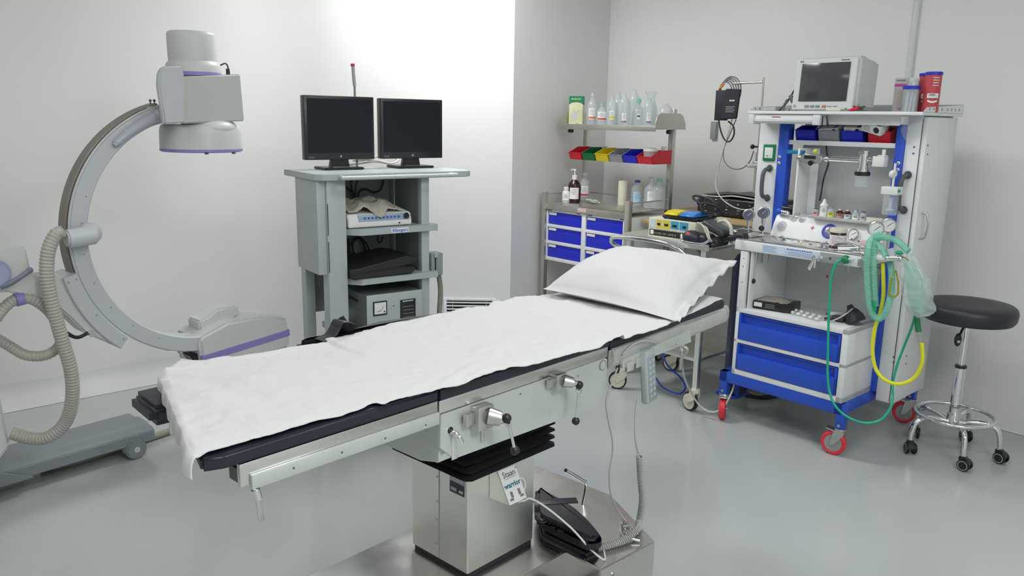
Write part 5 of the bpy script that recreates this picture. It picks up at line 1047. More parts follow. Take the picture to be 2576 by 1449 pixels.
# front posts, back sheet, blue uprights
b = MB(WHITEP); b.box(0.022, 0.060, 0.0, 0.030, 0.600, 0.885, 0.002); b.m(BLACKP)
for z in (0.81, 0.85, 0.73): b.cyl((0.042, 0.0, z), (0.042, -0.001, z), 0.0025, n=10)
b.build('front_post', aw)
b = MB(mat('worn white sheet', (0.62, 0.64, 0.64), 0.35, var=0.03)); b.box(0.03, 0.60, 0.352, 0.357, 0.60, 1.06); b.build('back_panel', aw)
b = MB(WHITEP); b.box(0.068, 0.078, 0.02, 0.35, 0.600, 0.89); b.m(GREYD).box(0.064, 0.068, 0.02, 0.12, 0.62, 0.88); b.build('side_panel', aw)
for x0, x1 in ((0.008, 0.060), (0.585, 0.625)):
    b = MB(BLUE); b.box(x0, x1, 0.29, 0.345, 0.255, 1.505, 0.003); b.build('upright', aw)
b = MB(ZINC)
for x in (0.022, 0.610):
    for z in (1.335, 1.305): b.sph((x, 0.288, z), 0.009, sy=0.4, n=12)
b.bm.free()
for x in (0.022, 0.610):
    for z in (1.335, 1.305): q = MB(ZINC); q.sph((x, 0.288, z), 0.009, sy=0.4, n=12); q.build('bolt', aw)
# work surface
b = MB(WHITEP); b.box(-0.014, 0.618, 0.0, 0.34, 0.889, 0.938, 0.004); tp = b.build('work_table', aw)
b = MB(STEELP); b.box(-0.010, 0.614, 0.004, 0.30, 0.938, 0.945, 0.001); b.build('steel_top', tp)
b = MB(mat('pale blue sticker', (0.60, 0.70, 0.80), 0.5)); b.box(0.135, 0.425, -0.0012, -0.0002, 0.896, 0.932); b.m(INKB)
for r in range(5): b.box(0.142, 0.215 - 0.006 * (r % 3), -0.0016, -0.0011, 0.901 + r * 0.0062, 0.9022 + r * 0.0062)
b.marks(XZ(0.33, -0.0013, 0.926), 0.13, 0.005, 14); 
for r in range(4): b.box(0.255 + 0.02 * (r % 2), 0.415 - 0.01 * (r % 3), -0.0016, -0.0011, 0.899 + r * 0.0055, 0.9002 + r * 0.0055)
b.build('sticker', tp)
b = MB(mat('tap plate', (0.48, 0.50, 0.50), 0.35, 0.6)); b.box(0.432, 0.545, -0.006, -0.0003, 0.892, 0.935, 0.002); b.m(BLACKP).box(0.478, 0.486, -0.0075, -0.005, 0.908, 0.916); b.m(INK)
b.build('outlet_plate', aw)
b = MB(CHROME); b.cyl((0.418, -0.006, 0.908), (0.418, -0.03, 0.905), 0.013, n=20, bev=0.002); b.tube([(0.418, -0.028, 0.905), (0.442, -0.038, 0.912), (0.458, -0.04, 0.917)], 0.006, n=12); b.cyl((0.418, -0.028, 0.90), (0.405, -0.034, 0.862), 0.006, 0.009, n=14); b.cyl((0.423, -0.028, 0.90), (0.425, -0.034, 0.865), 0.005, n=14); b.sph((0.404, -0.034, 0.858), 0.009, n=14); b.build('outlet_valve', aw)
for (x, y, z0, z1) in ((0.15, 0.02, 0.845, 0.889), (0.10, 0.05, 0.83, 0.889), (0.545, 0.02, 0.855, 0.889), (0.20, 0.25, 0.862, 0.889)):
    b = MB(ZINC); b.prism([(x - 0.009, z1), (x + 0.009, z1), (x + 0.009, z0 + 0.006), (x + 0.004, z0), (x - 0.004, z0), (x - 0.009, z0 + 0.006)], y, y + 0.012, 'y', 0.001); b.build('bracket', aw)
b = MB(CHROME); b.cyl((0.085, 0.04, 0.888), (0.083, 0.04, 0.74), 0.0035, n=10); b.m(BLACKP).sph((0.083, 0.038, 0.738), 0.010, sz=1.3, n=14); b.build('hanging_rod', aw)
def apx(px, py, y): q = A.Y(px, py, y); return Vector((q.x, y, q.z))
# console with sloping front
cons = MB(WHITEP); cons.prism([(0.20, 0.946), (0.225, 1.005), (0.252, 1.050), (0.30, 1.058), (0.345, 1.058), (0.345, 0.946)], 0.055, 0.612, 'x', 0.003); co_ = cons.build('console', aw)
sl = math.atan2(0.104, 0.052); MC = lambda x, t_: Matrix.Translation((x, 0.2005 + 0.0485 * t_, 0.947 + 0.103 * t_)) @ Matrix.Rotation(R_(90) - (math.pi / 2 - math.atan2(0.103, 0.0485)), 4, 'X')
REDI = mat('red ink', (0.65, 0.03, 0.06), 0.5)
b = MB(REDI); Mx = MC(0.265, 0.58) @ Matrix.Translation((0, 0, 0.003)); b.box(-0.010, 0.010, -0.0018, 0.0018, 0, 0.0008, M=Mx).box(-0.0018, 0.0018, -0.010, 0.010, 0, 0.0008, M=Mx); b.build('cross_emblem', co_)
b = MB(mat('grey decal', (0.50, 0.52, 0.54), 0.4))
for x, t_, sx, sy in ((0.105, 0.5, 0.028, 0.030), (0.155, 0.85, 0.014, 0.010), (0.195, 0.85, 0.014, 0.010)): b.cyl((0, 0, 0.0012), (0, 0, 0.0030), 0.9, n=28) if False else b.sph((0, 0, 0), 1, sx=sx, sy=sy, sz=0.0016, M=None) if False else b.lathe([(0, 0.0032), (1, 0.0032), (1, 0.0)], M=MC(x, t_) @ Matrix.Diagonal((sx * 0.9, sy * 0.9, 1, 1)), n=28)
b.build('decal', co_)
b = MB(mat('dial blue', (0.03, 0.05, 0.42), 0.4)); Mx = MC(0.352, 0.52); b.lathe([(0.024, 0.0025), (0.025, 0.006), (0.036, 0.006), (0.0365, 0.0)], M=Mx, n=44); b.m(CHROME).lathe([(0, 0.010), (0.014, 0.010), (0.018, 0.004), (0.024, 0.003)], M=Mx, n=36); b.m(BLACKP).box(-0.002, 0.012, -0.001, 0.001, 0.010, 0.0115, M=Mx); b.build('control_dial', aw)
def gauge(par, M, r=0.026, face=LABELW, depth=0.018, needle=INK, ang=40, name='pressure_gauge'):
    b = MB(ZINC); b.lathe([(0, -depth), (r * 0.92, -depth), (r, -depth + 0.004), (r, 0.001), (r * 0.88, 0.004), (r * 0.86, 0.001), (r * 0.86, -0.001)], M=M, n=36); g_ = b.build(name, par)
    b = MB(face); b.lathe([(0, 0.0), (r * 0.87, 0.0)], M=M, n=32); b.m(needle)
    b.box(-r * 0.25, r * 0.62, -0.0009, 0.0009, 0.0006, 0.0012, M=M @ Matrix.Rotation(R_(ang), 4, 'Z'))
    for k in range(11):
        a = R_(-45 + 27 * k); b.box(r * 0.66, r * 0.80, -0.0004, 0.0004, 0.0004, 0.0009, M=M @ Matrix.Rotation(a, 4, 'Z'))
    b.build('dial_face', g_); return g_
gauge(aw, MC(0.472, 0.50) @ Matrix.Translation((0, 0, 0.012)), 0.026, LABELW, 0.012, INK, 40)
b = MB(mat('grey decal', (0.50, 0.52, 0.54), 0.4)); b.marks(MC(0.44, 0.12) @ Matrix.Translation((0, 0, 0.003)), 0.03, 0.006, 5); b.build('lettering', co_); b = MB(INK); b.marks(MC(0.505, 0.25) @ Matrix.Translation((0, 0, 0.003)), 0.012, 0.006, 2); b.build('lettering', co_); b = MB(mat('pink label', (0.75, 0.50, 0.50), 0.5)); b.box(-0.045, 0.045, -0.012, 0.012, 0.0, 0.003, M=MC(0.56, 0.22)); b.build('label', co_)
# four gauges on stems
DG = mat('gauge blue grey', (0.12, 0.13, 0.20), 0.3)
facing = Matrix.Rotation(R_(90), 4, 'X')
for (px, py, y, f_, nd, rr) in ((1883, 541, 0.10, DG, LABELW, 0.029), (1920, 536, 0.16, DG, LABELW, 0.029), (2204, 576, 0.06, LABELW, INK, 0.034), (2236, 567, 0.16, LABELW, INK, 0.032)):
    p = apx(px, py, y); Mx = Matrix.Translation(p) @ Matrix.Rotation(R_(20 if px < 2000 else 32), 4, 'Z') @ facing
    g_ = gauge(aw, Mx, rr, f_, 0.026, nd, 48 if px < 2000 else 40)
    b = MB(ZINC); b.cyl((p.x, p.y + 0.008, 0.945 if px < 2000 else 0.935), (p.x, p.y + 0.008, p.z - rr * 0.9), 0.006, n=12); b.cyl((p.x, p.y + 0.008, p.z - rr * 0.9 - 0.024), (p.x, p.y + 0.008, p.z - rr * 0.9), 0.010, n=14); b.build('gauge_stem', g_)
b = MB(CHROME); b.cyl((-0.03, 0.09, 0.975), (0.02, 0.11, 0.985), 0.004, n=10); b.cyl((-0.10, 0.06, 0.962), (-0.02, 0.09, 0.985), 0.0035, n=10); b.cyl((-0.055, 0.06, 0.962), (-0.07, 0.055, 0.91), 0.005, n=10); b.sph((-0.07, 0.055, 0.908), 0.008, n=10); b.sph((-0.055, 0.06, 0.965), 0.010, n=12); b.m(BLACKP).sph((0.03, 0.16, 0.985), 0.014, n=12); b.build('stand_clamp', aw)
b = MB(mat('sensor block', (0.40, 0.42, 0.40), 0.4)); b.box(-0.006, 0.035, 0.06, 0.15, 0.945, 0.965, 0.006, 3); b.build('terminal', aw)
# upper back sheet, shelf for the bins, glass panel
b = MB(mat('worn white sheet', (0.62, 0.64, 0.64), 0.35)); b.box(0.060, 0.60, 0.445, 0.449, 1.05, 1.50); b.build('back_panel', aw)
b = MB(WHITEP); b.box(0.061, 0.584, 0.302, 0.444, 1.405, 1.415, 0.002); b.box(0.061, 0.584, 0.298, 0.302, 1.400, 1.422, 0.001); b.build('bin_shelf', aw)
b = MB(WHITEP); b.box(0.148, 0.158, 0.235, 0.36, 1.055, 1.385, 0.002); b.box(0.158, 0.20, 0.350, 0.356, 1.055, 1.385, 0.001); b.build('partition', aw)
b = MB(BLACKP); p = apx(2028, 441, 0.348); p2 = apx(2016, 513, 0.348); b.box(p.x - 0.012, p.x + 0.014, 0.346, 0.3495, p2.z, p.z); b.build('slot', aw)
b = MB(mat('petrol plastic', (0.01, 0.20, 0.38), 0.35)); p = apx(1985, 382, 0.25); b.box(p.x - 0.005, p.x + 0.075, 0.24, 0.27, p.z - 0.009, p.z + 0.009, 0.002); b.build('blue_tag', aw)
b = MB(mat('lime plastic', (0.62, 0.70, 0.03), 0.4)); p = apx(2052, 380, 0.24); b.sph(p, 0.011, sz=0.9, n=16); b.build('lime_knob', aw)
# gas bar with vaporiser mount, valve and inline sensor
za = apx(2030, 400, 0.22); zb_ = apx(2225, 405, 0.22); zz = (za.z + zb_.z) / 2
b = MB(CHROME); b.cyl((0.155, 0.22, zz), (0.575, 0.22, zz), 0.010, n=20); b.cyl((0.33, 0.22, zz + 0.012), (0.52, 0.22, zz + 0.014), 0.0025, n=8); b.build('gas_pipe', aw)
b = MB(ZINC); b.prism([(0.178, zz - 0.004), (0.205, zz - 0.024), (0.28, zz - 0.024), (0.30, zz - 0.004), (0.285, zz + 0.020), (0.20, zz + 0.024)], 0.195, 0.245, 'y', 0.005, 3); b.cyl((0.165, 0.22, zz), (0.182, 0.22, zz), 0.016, n=20, bev=0.002); b.cyl((0.300, 0.22, zz), (0.318, 0.22, zz), 0.015, n=20, bev=0.002); vb = b.build('valve_block', aw)
b = MB(BLACKP); b.box(0.205, 0.262, 0.193, 0.1955, zz - 0.002, zz + 0.013); b.cyl((0.243, 0.194, zz - 0.020), (0.243, 0.183, zz - 0.022), 0.012, n=20, bev=0.002); b.build('plate', vb)
xv = apx(2172, 400, 0.21).x
b = MB(CHROME); b.cyl((xv, 0.215, zz + 0.045), (xv, 0.215, zz - 0.035), 0.020, n=24, bev=0.002); b.cyl((xv, 0.215, zz - 0.035), (xv, 0.215, zz - 0.048), 0.026, n=24); b.cyl((xv, 0.18, zz + 0.036), (xv, 0.25, zz + 0.036), 0.010, n=16); v_ = b.build('filler_valve', aw)
b = MB(BLACKP); b.cyl((xv, 0.215, zz - 0.048), (xv, 0.215, zz - 0.066), 0.034, n=32, bev=0.003); b.build('collar', v_)
b = MB(CLEAR); b.lathe([(0.030, 0), (0.030, -0.045), (0.026, -0.052), (0, -0.052)], (xv, 0.215, zz - 0.066), n=32); b.build('bowl', v_)
b = MB(WHITEB); b.box(0.530, 0.582, 0.20, 0.245, zz - 0.022, zz + 0.024, 0.002); b.box(0.552, 0.582, 0.20, 0.235, zz + 0.024, zz + 0.030); b.cyl((0.570, 0.22, zz + 0.03), (0.570, 0.22, zz + 0.055), 0.008, n=14); b.build('sensor_housing', aw)
pq = apx(2247, 480, 0.18)
b = MB(WHITEB); b.box(pq.x - 0.042, pq.x + 0.030, 0.15, 0.21, pq.z - 0.018, pq.z + 0.018, 0.005, 3); b.cyl((pq.x - 0.018, 0.18, pq.z + 0.075), (pq.x + 0.002, 0.175, pq.z + 0.070), 0.017, n=20, bev=0.003); b.cyl((pq.x - 0.004, 0.18, pq.z + 0.018), (pq.x - 0.004, 0.18, pq.z + 0.12), 0.005, n=12); su = b.build('suction_regulator', aw)
b = MB(CLEAR); b.lathe([(0.032, 0), (0.032, -0.085), (0.028, -0.09), (0, -0.09)], (pq.x - 0.006, 0.18, pq.z - 0.018), n=32); b.build('jar', su)
b = MB(CLEARB); b.cyl((pq.x - 0.006, 0.18, pq.z - 0.09), (pq.x - 0.006, 0.18, pq.z - 0.03), 0.009, 0.006, n=14); b.sph((pq.x - 0.006, 0.18, pq.z - 0.085), 0.018, sz=0.4, n=16); b.build('float', su)
b = MB(mat('emerald plastic', (0.01, 0.32, 0.16), 0.4)); b.sph((pq.x + 0.022, 0.165, pq.z + 0.002), 0.013, sx=1.2, sz=0.7, n=14); b.build('cap', su)
# small steel shelf for vials
b = MB(STEEL); b.box(0.245, 0.583, 0.215, 0.288, 1.060, 1.065, 0.001); b.box(0.245, 0.583, 0.213, 0.216, 1.056, 1.070, 0.0005); b.build('vial_shelf', aw)
b = MB(mat('bright blue plastic', (0.02, 0.10, 0.60), 0.35)); p = apx(1962, 531, 0.24); b.sph(p, 0.016, sx=1.3, n=16); b.m(CHROME).cyl(p + Vector((0.015, -0.005, -0.002)), p + Vector((0.045, -0.01, -0.004)), 0.011, n=16, bev=0.002); b.sph(p + Vector((0.042, -0.01, -0.004)), 0.013, sx=1.3, n=16); b.build('oxygen_sensor', aw)
b = MB(BLACKP); b.box(0.055, 0.145, 0.27, 0.35, 1.058, 1.095, 0.012, 3); b.build('terminal_block', aw)
b = MB(CHROME); p = apx(2002, 540, 0.23); b.cyl(p, p + Vector((0.018, 0, 0)), 0.012, n=20); b.build('nut', aw)
# left column with green isolator switch and handle
b = MB(WHITEP); b.box(-0.105, 0.007, 0.295, 0.42, 0.945, 1.52, 0.004); lc = b.build('left_column', aw)
ga = A.Y(1937, 384, 0.295)
b = MB(GREEN); b.box(ga.x - 0.034, ga.x + 0.034, 0.284, 0.2945, ga.z - 0.042, ga.z + 0.042, 0.004, 3); b.m(WHITEB).box(ga.x - 0.023, ga.x + 0.023, 0.280, 0.286, ga.z - 0.028, ga.z + 0.026, 0.003); b.m(INK).box(ga.x - 0.009, ga.x - 0.002, 0.2792, 0.281, ga.z - 0.018, ga.z - 0.014); b.build('green_switch', lc)
def grab(par, top, bot, n, xs, y0):
    b = MB(GREYD); d = Vector(n) * 0.045
    b.tube([top, top + d * 0.55 + Vector((0, 0, -0.004)), top * 0.86 + bot * 0.14 + d, top * 0.5 + bot * 0.5 + d * 1.12, top * 0.14 + bot * 0.86 + d, bot + d * 0.55 + Vector((0, 0, 0.004)), bot], 0.0105, n=14, rfun=None); b.cyl(top, top + d * 0.25, 0.018, n=18, bev=0.003); b.cyl(bot, bot + d * 0.25, 0.018, n=18, bev=0.003); b.build('grab_handle', par)
t1 = A.Y(1936, 423, 0.295); t2 = A.Y(1924, 497, 0.295)
grab(lc, Vector((t1.x + 0.005, 0.295, t1.z)), Vector((t1.x + 0.005, 0.295, t2.z)), (-0.25, -0.97, 0), 0, 0)
# right tower: narrow front with handle, door on its side
b = MB(WHITEP); b.box(0.625, 0.690, 0.300, 0.640, 0.215, 1.545, 0.003); rt = b.build('right_tower', aw)
b = MB(WHITEP); b.box(0.690, 0.712, 0.302, 0.640, 0.222, 1.540, 0.003); dd = b.build('side_door', rt)
b = MB(GREYD); b.box(0.6885, 0.6915, 0.2992, 0.3015, 0.222, 1.53); b.build('hinge_gap', rt)
t1 = A.Y(2285, 440, 0.30); t2 = A.Y(2272, 528, 0.30)
grab(rt, Vector((0.655, 0.30, t1.z)), Vector((0.655, 0.30, t2.z)), (-0.2, -0.98, 0), 0, 0)
h1 = A.X(2319, 535, 0.712); h2 = A.X(2312, 600, 0.712)
b = MB(ZINC); b.tube([(0.712, h1.y, h1.z), (0.735, h1.y, h1.z - 0.008), (0.745, h1.y, (h1.z + h2.z) / 2), (0.735, h1.y, h2.z + 0.008), (0.712, h1.y, h2.z)], 0.005, n=10); b.build('door_handle', dd)
for (px, py) in ((2300, 370), (2298, 386), (2334, 366), (2333, 388), (2248, 898), (2248, 911), (2280, 896), (2279, 915)):
    if px in (2300, 2298, 2248): q = A.Y(px, py, 0.30); c_ = MB(GREYD); c_.cyl((q.x, 0.299, q.z), (q.x, 0.2975, q.z), 0.004, n=10)
    else: q = A.X(px, py, 0.712); c_ = MB(GREYD); c_.cyl((0.711, q.y, q.z), (0.714, q.y, q.z), 0.004, n=10)
    c_.build('screw', rt)
b = MB(CLEAR); 
b.grid(lambda u, v: Vector((0.600 + 0.085 * u + 0.01 * math.sin(v * 3), 0.288 - 0.006 * math.sin(u * 3.1) + 0.004 * noise.noise(Vector((u * 5, v * 5, 2))), 1.545 - 0.115 * v * (1 - 0.5 * (2 * u - 1) ** 2))), 12, 12); b.build('plastic_cover', rt, ang=180)
# top tray with perforated side lips
b = MB(WHITEP); b.prism([(-0.125, 0.20), (-0.10, 0.165), (0.62, 0.165), (0.725, 0.20), (0.725, 0.66), (-0.125, 0.66)], 1.545, 1.560, 'z', 0.003); b.box(-0.06, 0.61, 0.25, 0.262, 1.50, 1.545, 0.001); tt = b.build('top_tray', aw)
for x, lab in ((-0.124, 0), (0.724, 1)):
    b = MB(WHITEP); b.prism([(0.205, 1.560), (0.24, 1.580), (0.65, 1.598), (0.66, 1.560)] if True else [], x - 0.0015, x + 0.0015, 'x'); b.m(GREYD)
    for k in range(8): y = 0.26 + k * 0.045 + (0.02 if k > 3 else 0); b.box(x - 0.002, x + 0.002, y, y + 0.006, 1.568, 1.580)
    b.build('perforated_lip', tt)
b = MB(GREYM); b.box(-0.12, 0.72, 0.655, 0.660, 1.56, 1.60, 0.001); b.build('back_lip', tt)
b = MB(mat('lamp casing', (0.66, 0.68, 0.69), 0.35)); b.prism([(0.175, 1.543), (0.168, 1.515), (0.180, 1.500), (0.225, 1.500), (0.225, 1.543)], -0.085, 0.262, 'x', 0.003); b.box(-0.092, -0.066, 0.164, 0.23, 1.496, 1.543, 0.003); b.box(0.245, 0.282, 0.164, 0.23, 1.496, 1.543, 0.003); b.m(REDI).box(0.03, 0.075, 0.1685, 0.1705, 1.531, 1.534); b.build('light_bar', aw)
b = MB(CAB); b.tube([apx(2078, 355, 0.33), apx(2080, 385, 0.33), apx(2084, 410, 0.33), apx(2072, 450, 0.33), apx(2066, 485, 0.33), apx(2062, 505, 0.33)], 0.004, n=8); b.tube([apx(2079, 291, 0.155), apx(2082, 312, 0.155), apx(2082, 320, 0.19)], 0.004, n=8); b.tube([apx(2070, 292, 0.155), apx(2068, 315, 0.17)], 0.003, n=8); b.build('cable', aw)
# gas cylinder strapped at the left
gc = thing('gas_cylinder', 'dark navy gas cylinder standing at the left side of the white and blue trolley', 'gas cylinder', A.w(0, 0), A.rz)
b = MB(NAVY); gx, gy = -0.045, 0.155
b.lathe([(0, 0.10), (0.05, 0.10), (0.060, 0.112), (0.060, 0.775), (0.055, 0.81), (0.040, 0.838), (0.020, 0.852), (0, 0.854)], (gx, gy, 0), n=44); b.build('body', gc)
b = MB(ZINC); b.cyl((gx, gy, 0.85), (gx, gy, 0.875), 0.012, n=16); b.build('valve', gc)
b = MB(BLUE); b.box(-0.12, 0.0, 0.09, 0.225, 0.085, 0.099, 0.002); b.box(-0.012, 0.0, 0.10, 0.20, 0.09, 0.205, 0.001); b.build('cradle', gc)
# bins on the upper shelf
ub = [(1994, 2050, 'blue bin leftmost on the trolley upper shelf', BINB), (2053, 2108, 'grey bin on the trolley upper shelf', BINGR), (2113, 2166, 'blue bin holding a white box on the trolley upper shelf', BINB), (2176, 2240, 'red bin under a tilted white box on the trolley upper shelf', BINR)]
ux = []
for i, (a_, c_, lb, m_) in enumerate(ub):
    p = A.Y((a_ + c_) / 2, 350, 0.305); x = min(p.x + 0.004, 0.532); ux.append(x)
    bin_(lb, m_, A.w(x, 0.322, 1.4155), A.rz, wd=0.104, dp=0.118, h=0.076, group='small bins on the trolley upper shelf', lowfront=0.72)
def box_thing(label, loc, rot, sx, sy, sz, m=WHITEB, cat='box', name='medicine_box', deco=True, dm=BLACKP):
    t = thing(name, label, cat, loc, 0); t.rotation_euler = rot
    b = MB(m); b.box(-sx / 2, sx / 2, -sy / 2, sy / 2, 0, sz, 0.001); b.build('carton', t)
    if deco:
        b = MB(dm); b.cyl((sx * 0.26, -sy / 2 - 0.0006, sz * 0.5), (sx * 0.26, -sy / 2, sz * 0.5), sz * 0.32, n=20); b.box(sx * 0.20, sx * 0.40, -sy / 2 + 0.002, sy / 2 - 0.002, sz, sz + 0.0006); b.m(mat('grey ink', (0.2, 0.2, 0.2), 0.6))
        for k in range(4): b.box(-sx * 0.4, -sx * 0.05 - 0.003 * (k % 2), -sy / 2 - 0.0007, -sy / 2, sz * (0.2 + 0.17 * k), sz * (0.24 + 0.17 * k))
        b.build('print', t)
    return t
box_thing('white box with a black spot lying in the right blue bin of the trolley', A.w(ux[2], 0.338, 1.463), (R_(18), 0, A.rz), 0.085, 0.05, 0.035)
box_thing('tilted white printed box sticking up out of the red bin', A.w(ux[3] - 0.022, 0.306, 1.474), (R_(22), R_(14), A.rz - 0.1), 0.098, 0.06, 0.045)
box_thing('white and black pack lying in the grey bin of the trolley', A.w(ux[1] - 0.006, 0.338, 1.463), (R_(15), R_(-5), A.rz + 0.1), 0.095, 0.05, 0.026)
b = MB(WHITEB); b.box(-0.006, 0.006, -0.001, 0.001, 0, 0.045); o = b.build('paper_tab', None, A.w(ux[0] + 0.025, 0.345, 1.455), rot=(0, R_(35), A.rz)); tag(o, 'small white paper tab sticking out of the left blue trolley bin', 'paper')
# vials on the small shelf
DR = A.rz + R_(31)
def vial(label, px, r, h, m_, capm, labm, neck=True, wide=False):
    q = A.Y(px, 545, 0.262); z = 1.0655
    prof = [(r * 0.95, 0), (r, 0.002), (r, h * 0.68), (r * 0.55, h * 0.82), (r * 0.5, h * 0.9), (0, h * 0.9)]
    return bottle('medicine_vial', label, A.w(q.x, 0.262, z), prof, m_, cap=(r * 0.62, h * 0.88, h), capm=capm, lab=(0.002, h * 0.52, r + 0.0007, 60), labm=labm, rz=DR, group='vials on the small steel shelf')
BRN = mat('amber glass', (0.10, 0.018, 0.010), 0.2, var=0.05)
vial('small clear vial with a pink red label at the left of the vial row', 2050, 0.013, 0.036, CLEARB, GREYD, mat('salmon label', (0.75, 0.35, 0.33), 0.5))
vial('vial with a bright yellow label beside the white dropper bottle', 2089, 0.017, 0.048, CLEARB, ZINC, mat('lemon label', (0.68, 0.72, 0.12), 0.5))
vial('amber vial with a dusty pink label', 2112, 0.016, 0.042, BRN, ZINC, mat('dusty label', (0.48, 0.32, 0.30), 0.5))
vial('amber vial with a white and blue label', 2131, 0.016, 0.042, BRN, ZINC, mat('sky print', (0.58, 0.72, 0.80), 0.5))
vial('clear vial with a silver cap and white label', 2152, 0.016, 0.042, CLEARB, ZINC, LABELW)
vial('clear vial with a dark grey cap at the right of the vial row', 2171, 0.015, 0.042, CLEARB, GREYD, mat('grey label', (0.50, 0.50, 0.52), 0.5))
q = A.Y(2071, 540, 0.262)
bottle('dropper_bottle', 'white squeeze bottle with a pointed nozzle among the vials', A.w(q.x, 0.262, 1.0655), [(0.018, 0), (0.019, 0.003), (0.018, 0.048), (0.020, 0.052), (0.017, 0.058), (0.010, 0.066), (0.008, 0.074), (0.004, 0.084), (0, 0.085)], WHITEB, lab=(0.006, 0.044, 0.0192, 45), rz=DR)
q = A.Y(2200, 552, 0.25); box_thing('low beige strip box at the right end of the vial shelf', A.w(q.x, 0.262, 1.0655), (0, 0, A.rz), 0.075, 0.03, 0.018, CREAM, deco=False)
# jar and steel laryngoscope on the table top
q = A.Y(2108, 600, 0.135)
j = thing('ointment_jar', 'white labelled jar with a cream lid and dark band on the trolley worktop', 'jar', A.w(q.x, 0.135, 0.9455), DR)
b = MB(mat('dark brown plastic', (0.03, 0.014, 0.012), 0.3)); b.lathe([(0, 0), (0.034, 0), (0.036, 0.004), (0.036, 0.068), (0.033, 0.072), (0, 0.072)], n=36); b.build('body', j)
b = MB(mat('pinkish label', (0.74, 0.70, 0.72), 0.5)); b.lathe([(0.0365, 0.009), (0.0367, 0.010), (0.0367, 0.057), (0.0365, 0.058)], n=36); b.m(mat('plum ink', (0.20, 0.08, 0.18), 0.5))
for k in range(6): b.grid(lambda u, v: Vector((0.0371 * math.sin(R_(-55 + u * (40 + 22 * ((k * 5) % 3)))), -0.0371 * math.cos(R_(-55 + u * (40 + 22 * ((k * 5) % 3)))), 0.016 + k * 0.0068 + 0.0016 * v)), 8, 1)
b.build('label', j)
b = MB(CREAM); b.lathe([(0, 0.070), (0.038, 0.070), (0.038, 0.086), (0.036, 0.089), (0, 0.089)], n=36); b.build('lid', j)
q = A.Y(2135, 620, 0.055); lg = thing('laryngoscope', 'chrome laryngoscope lying in front of the jar on the trolley worktop', 'medical instrument', A.w(q.x, 0.055, 0.957), A.rz + 0.5)
b = MB(CHROME); b.cyl((-0.045, 0, 0), (0.035, 0.01, 0.004), 0.010, n=20, bev=0.002); b.sph((0.040, 0.011, 0.005), 0.012, n=16); b.build('handle', lg)
b = MB(ZINC); b.tube([(0.04, 0.01, 0.01), (0.01, 0.035, 0.018), (-0.03, 0.04, 0.016), (-0.06, 0.03, 0.006)], 0.004, n=8, rfun=lambda i, N: (0.003, 0.009)); b.build('blade', lg)
q = A.Y(2160, 640, 0.035); b = MB(CHROME)
b.tube([(-0.03, 0, 0), (0.0, 0.012, 0.001), (0.03, 0.0, 0), (0.06, 0.006, 0)], 0.004, n=8); o = b.build('steel_forceps', None, A.w(q.x, 0.035, 0.950), A.rz); tag(o, 'small chrome forceps at the right corner of the trolley worktop', 'medical instrument')
def litter(label, name, fr, x, y, z, ms, n, wx, wy, seed, hz=0.004, big=0.02):
    rnd = random.Random(seed); b = MB(ms[0])
    for k in range(n):
        b.m(ms[k % len(ms)]); cx_ = rnd.uniform(-wx, wx); cy_ = rnd.uniform(-wy, wy); a = rnd.uniform(0, 3.1); L = big * rnd.uniform(0.5, 1.3); w_ = L * rnd.uniform(0.2, 0.6)
        b.box(-L, L, -w_, w_, 0, rnd.uniform(0.002, hz), 0.0008, 1, M=Matrix.Translation((cx_, cy_, rnd.uniform(0, hz))) @ Matrix.Rotation(a, 4, 'Z') @ Matrix.Rotation(rnd.uniform(-0.12, 0.12), 4, 'X'))
    o = b.build(name, None, fr.w(x, y, z), fr.rz); o['kind'] = 'stuff'; return tag(o, label, 'litter')
litter('scattered wrappers, ampoules and small bits along the back of the trolley worktop', 'small_supplies', A, 0.20, 0.15, 0.946, [CREAM, GREYM, LABELW, mat('foil', (0.5, 0.5, 0.5), 0.3, 0.8), mat('lilac print', (0.55, 0.53, 0.60), 0.5)], 26, 0.17, 0.035, 5, 0.007, 0.013)
# lower deck: black box, blister tray, blue packs, mask bag
q = A.Z(1950, 765, 0.602)
bb = thing('instrument_case', 'flat black case with a clear wrapped top on the lower deck of the trolley', 'case', A.w(0.155, 0.13, 0.6015), A.rz + R_(10))
b = MB(BLACKP); b.box(-0.085, 0.105, -0.07, 0.075, 0, 0.040, 0.004); b.build('case', bb)
b = MB(LABELW); b.box(-0.078, -0.038, -0.0715, -0.0702, 0.012, 0.033); b.m(GREYM)
for k in range(3): b.box(-0.022, 0.025, -0.0715, -0.0702, 0.012 + 0.008 * k, 0.014 + 0.008 * k)
b.build('label', bb)
b = MB(clear('beige film', (0.85, 0.83, 0.76), 0.6, 0.2, (0.55, 0.53, 0.46))); b.grid(lambda u, v: Vector((-0.07 + 0.15 * u, -0.06 + 0.12 * v, 0.0415 + 0.014 * max(0, math.sin(u * 3.1)) * math.sin(v * 3.1) + 0.005 * noise.noise(Vector((u * 8, v * 8, 1))))), 20, 16); b.build('wrap', bb, ang=50)
bl = thing('blister_tray', 'clear blister sheet of white round cups on the lower deck', 'tray', A.w(0.33, 0.105, 0.6015), A.rz + R_(-12))
b = MB(CLEAR); b.box(-0.11, 0.11, -0.045, 0.06, 0, 0.002, 0.0005); b.build('sheet', bl)
for i in range(6):
    for k in range(2):
        b = MB(WHITEB); x = -0.09 + i * 0.036 + (0.012 if k else 0); y = -0.022 + 0.048 * k; b.sph((x, y, 0.006), 0.0115, sz=0.75, n=16); b.build('cup', bl)
pk = thing('sachet', 'blue and white printed sachets behind the blister sheet', 'packet', A.w(0.44, 0.20, 0.602), A.rz)
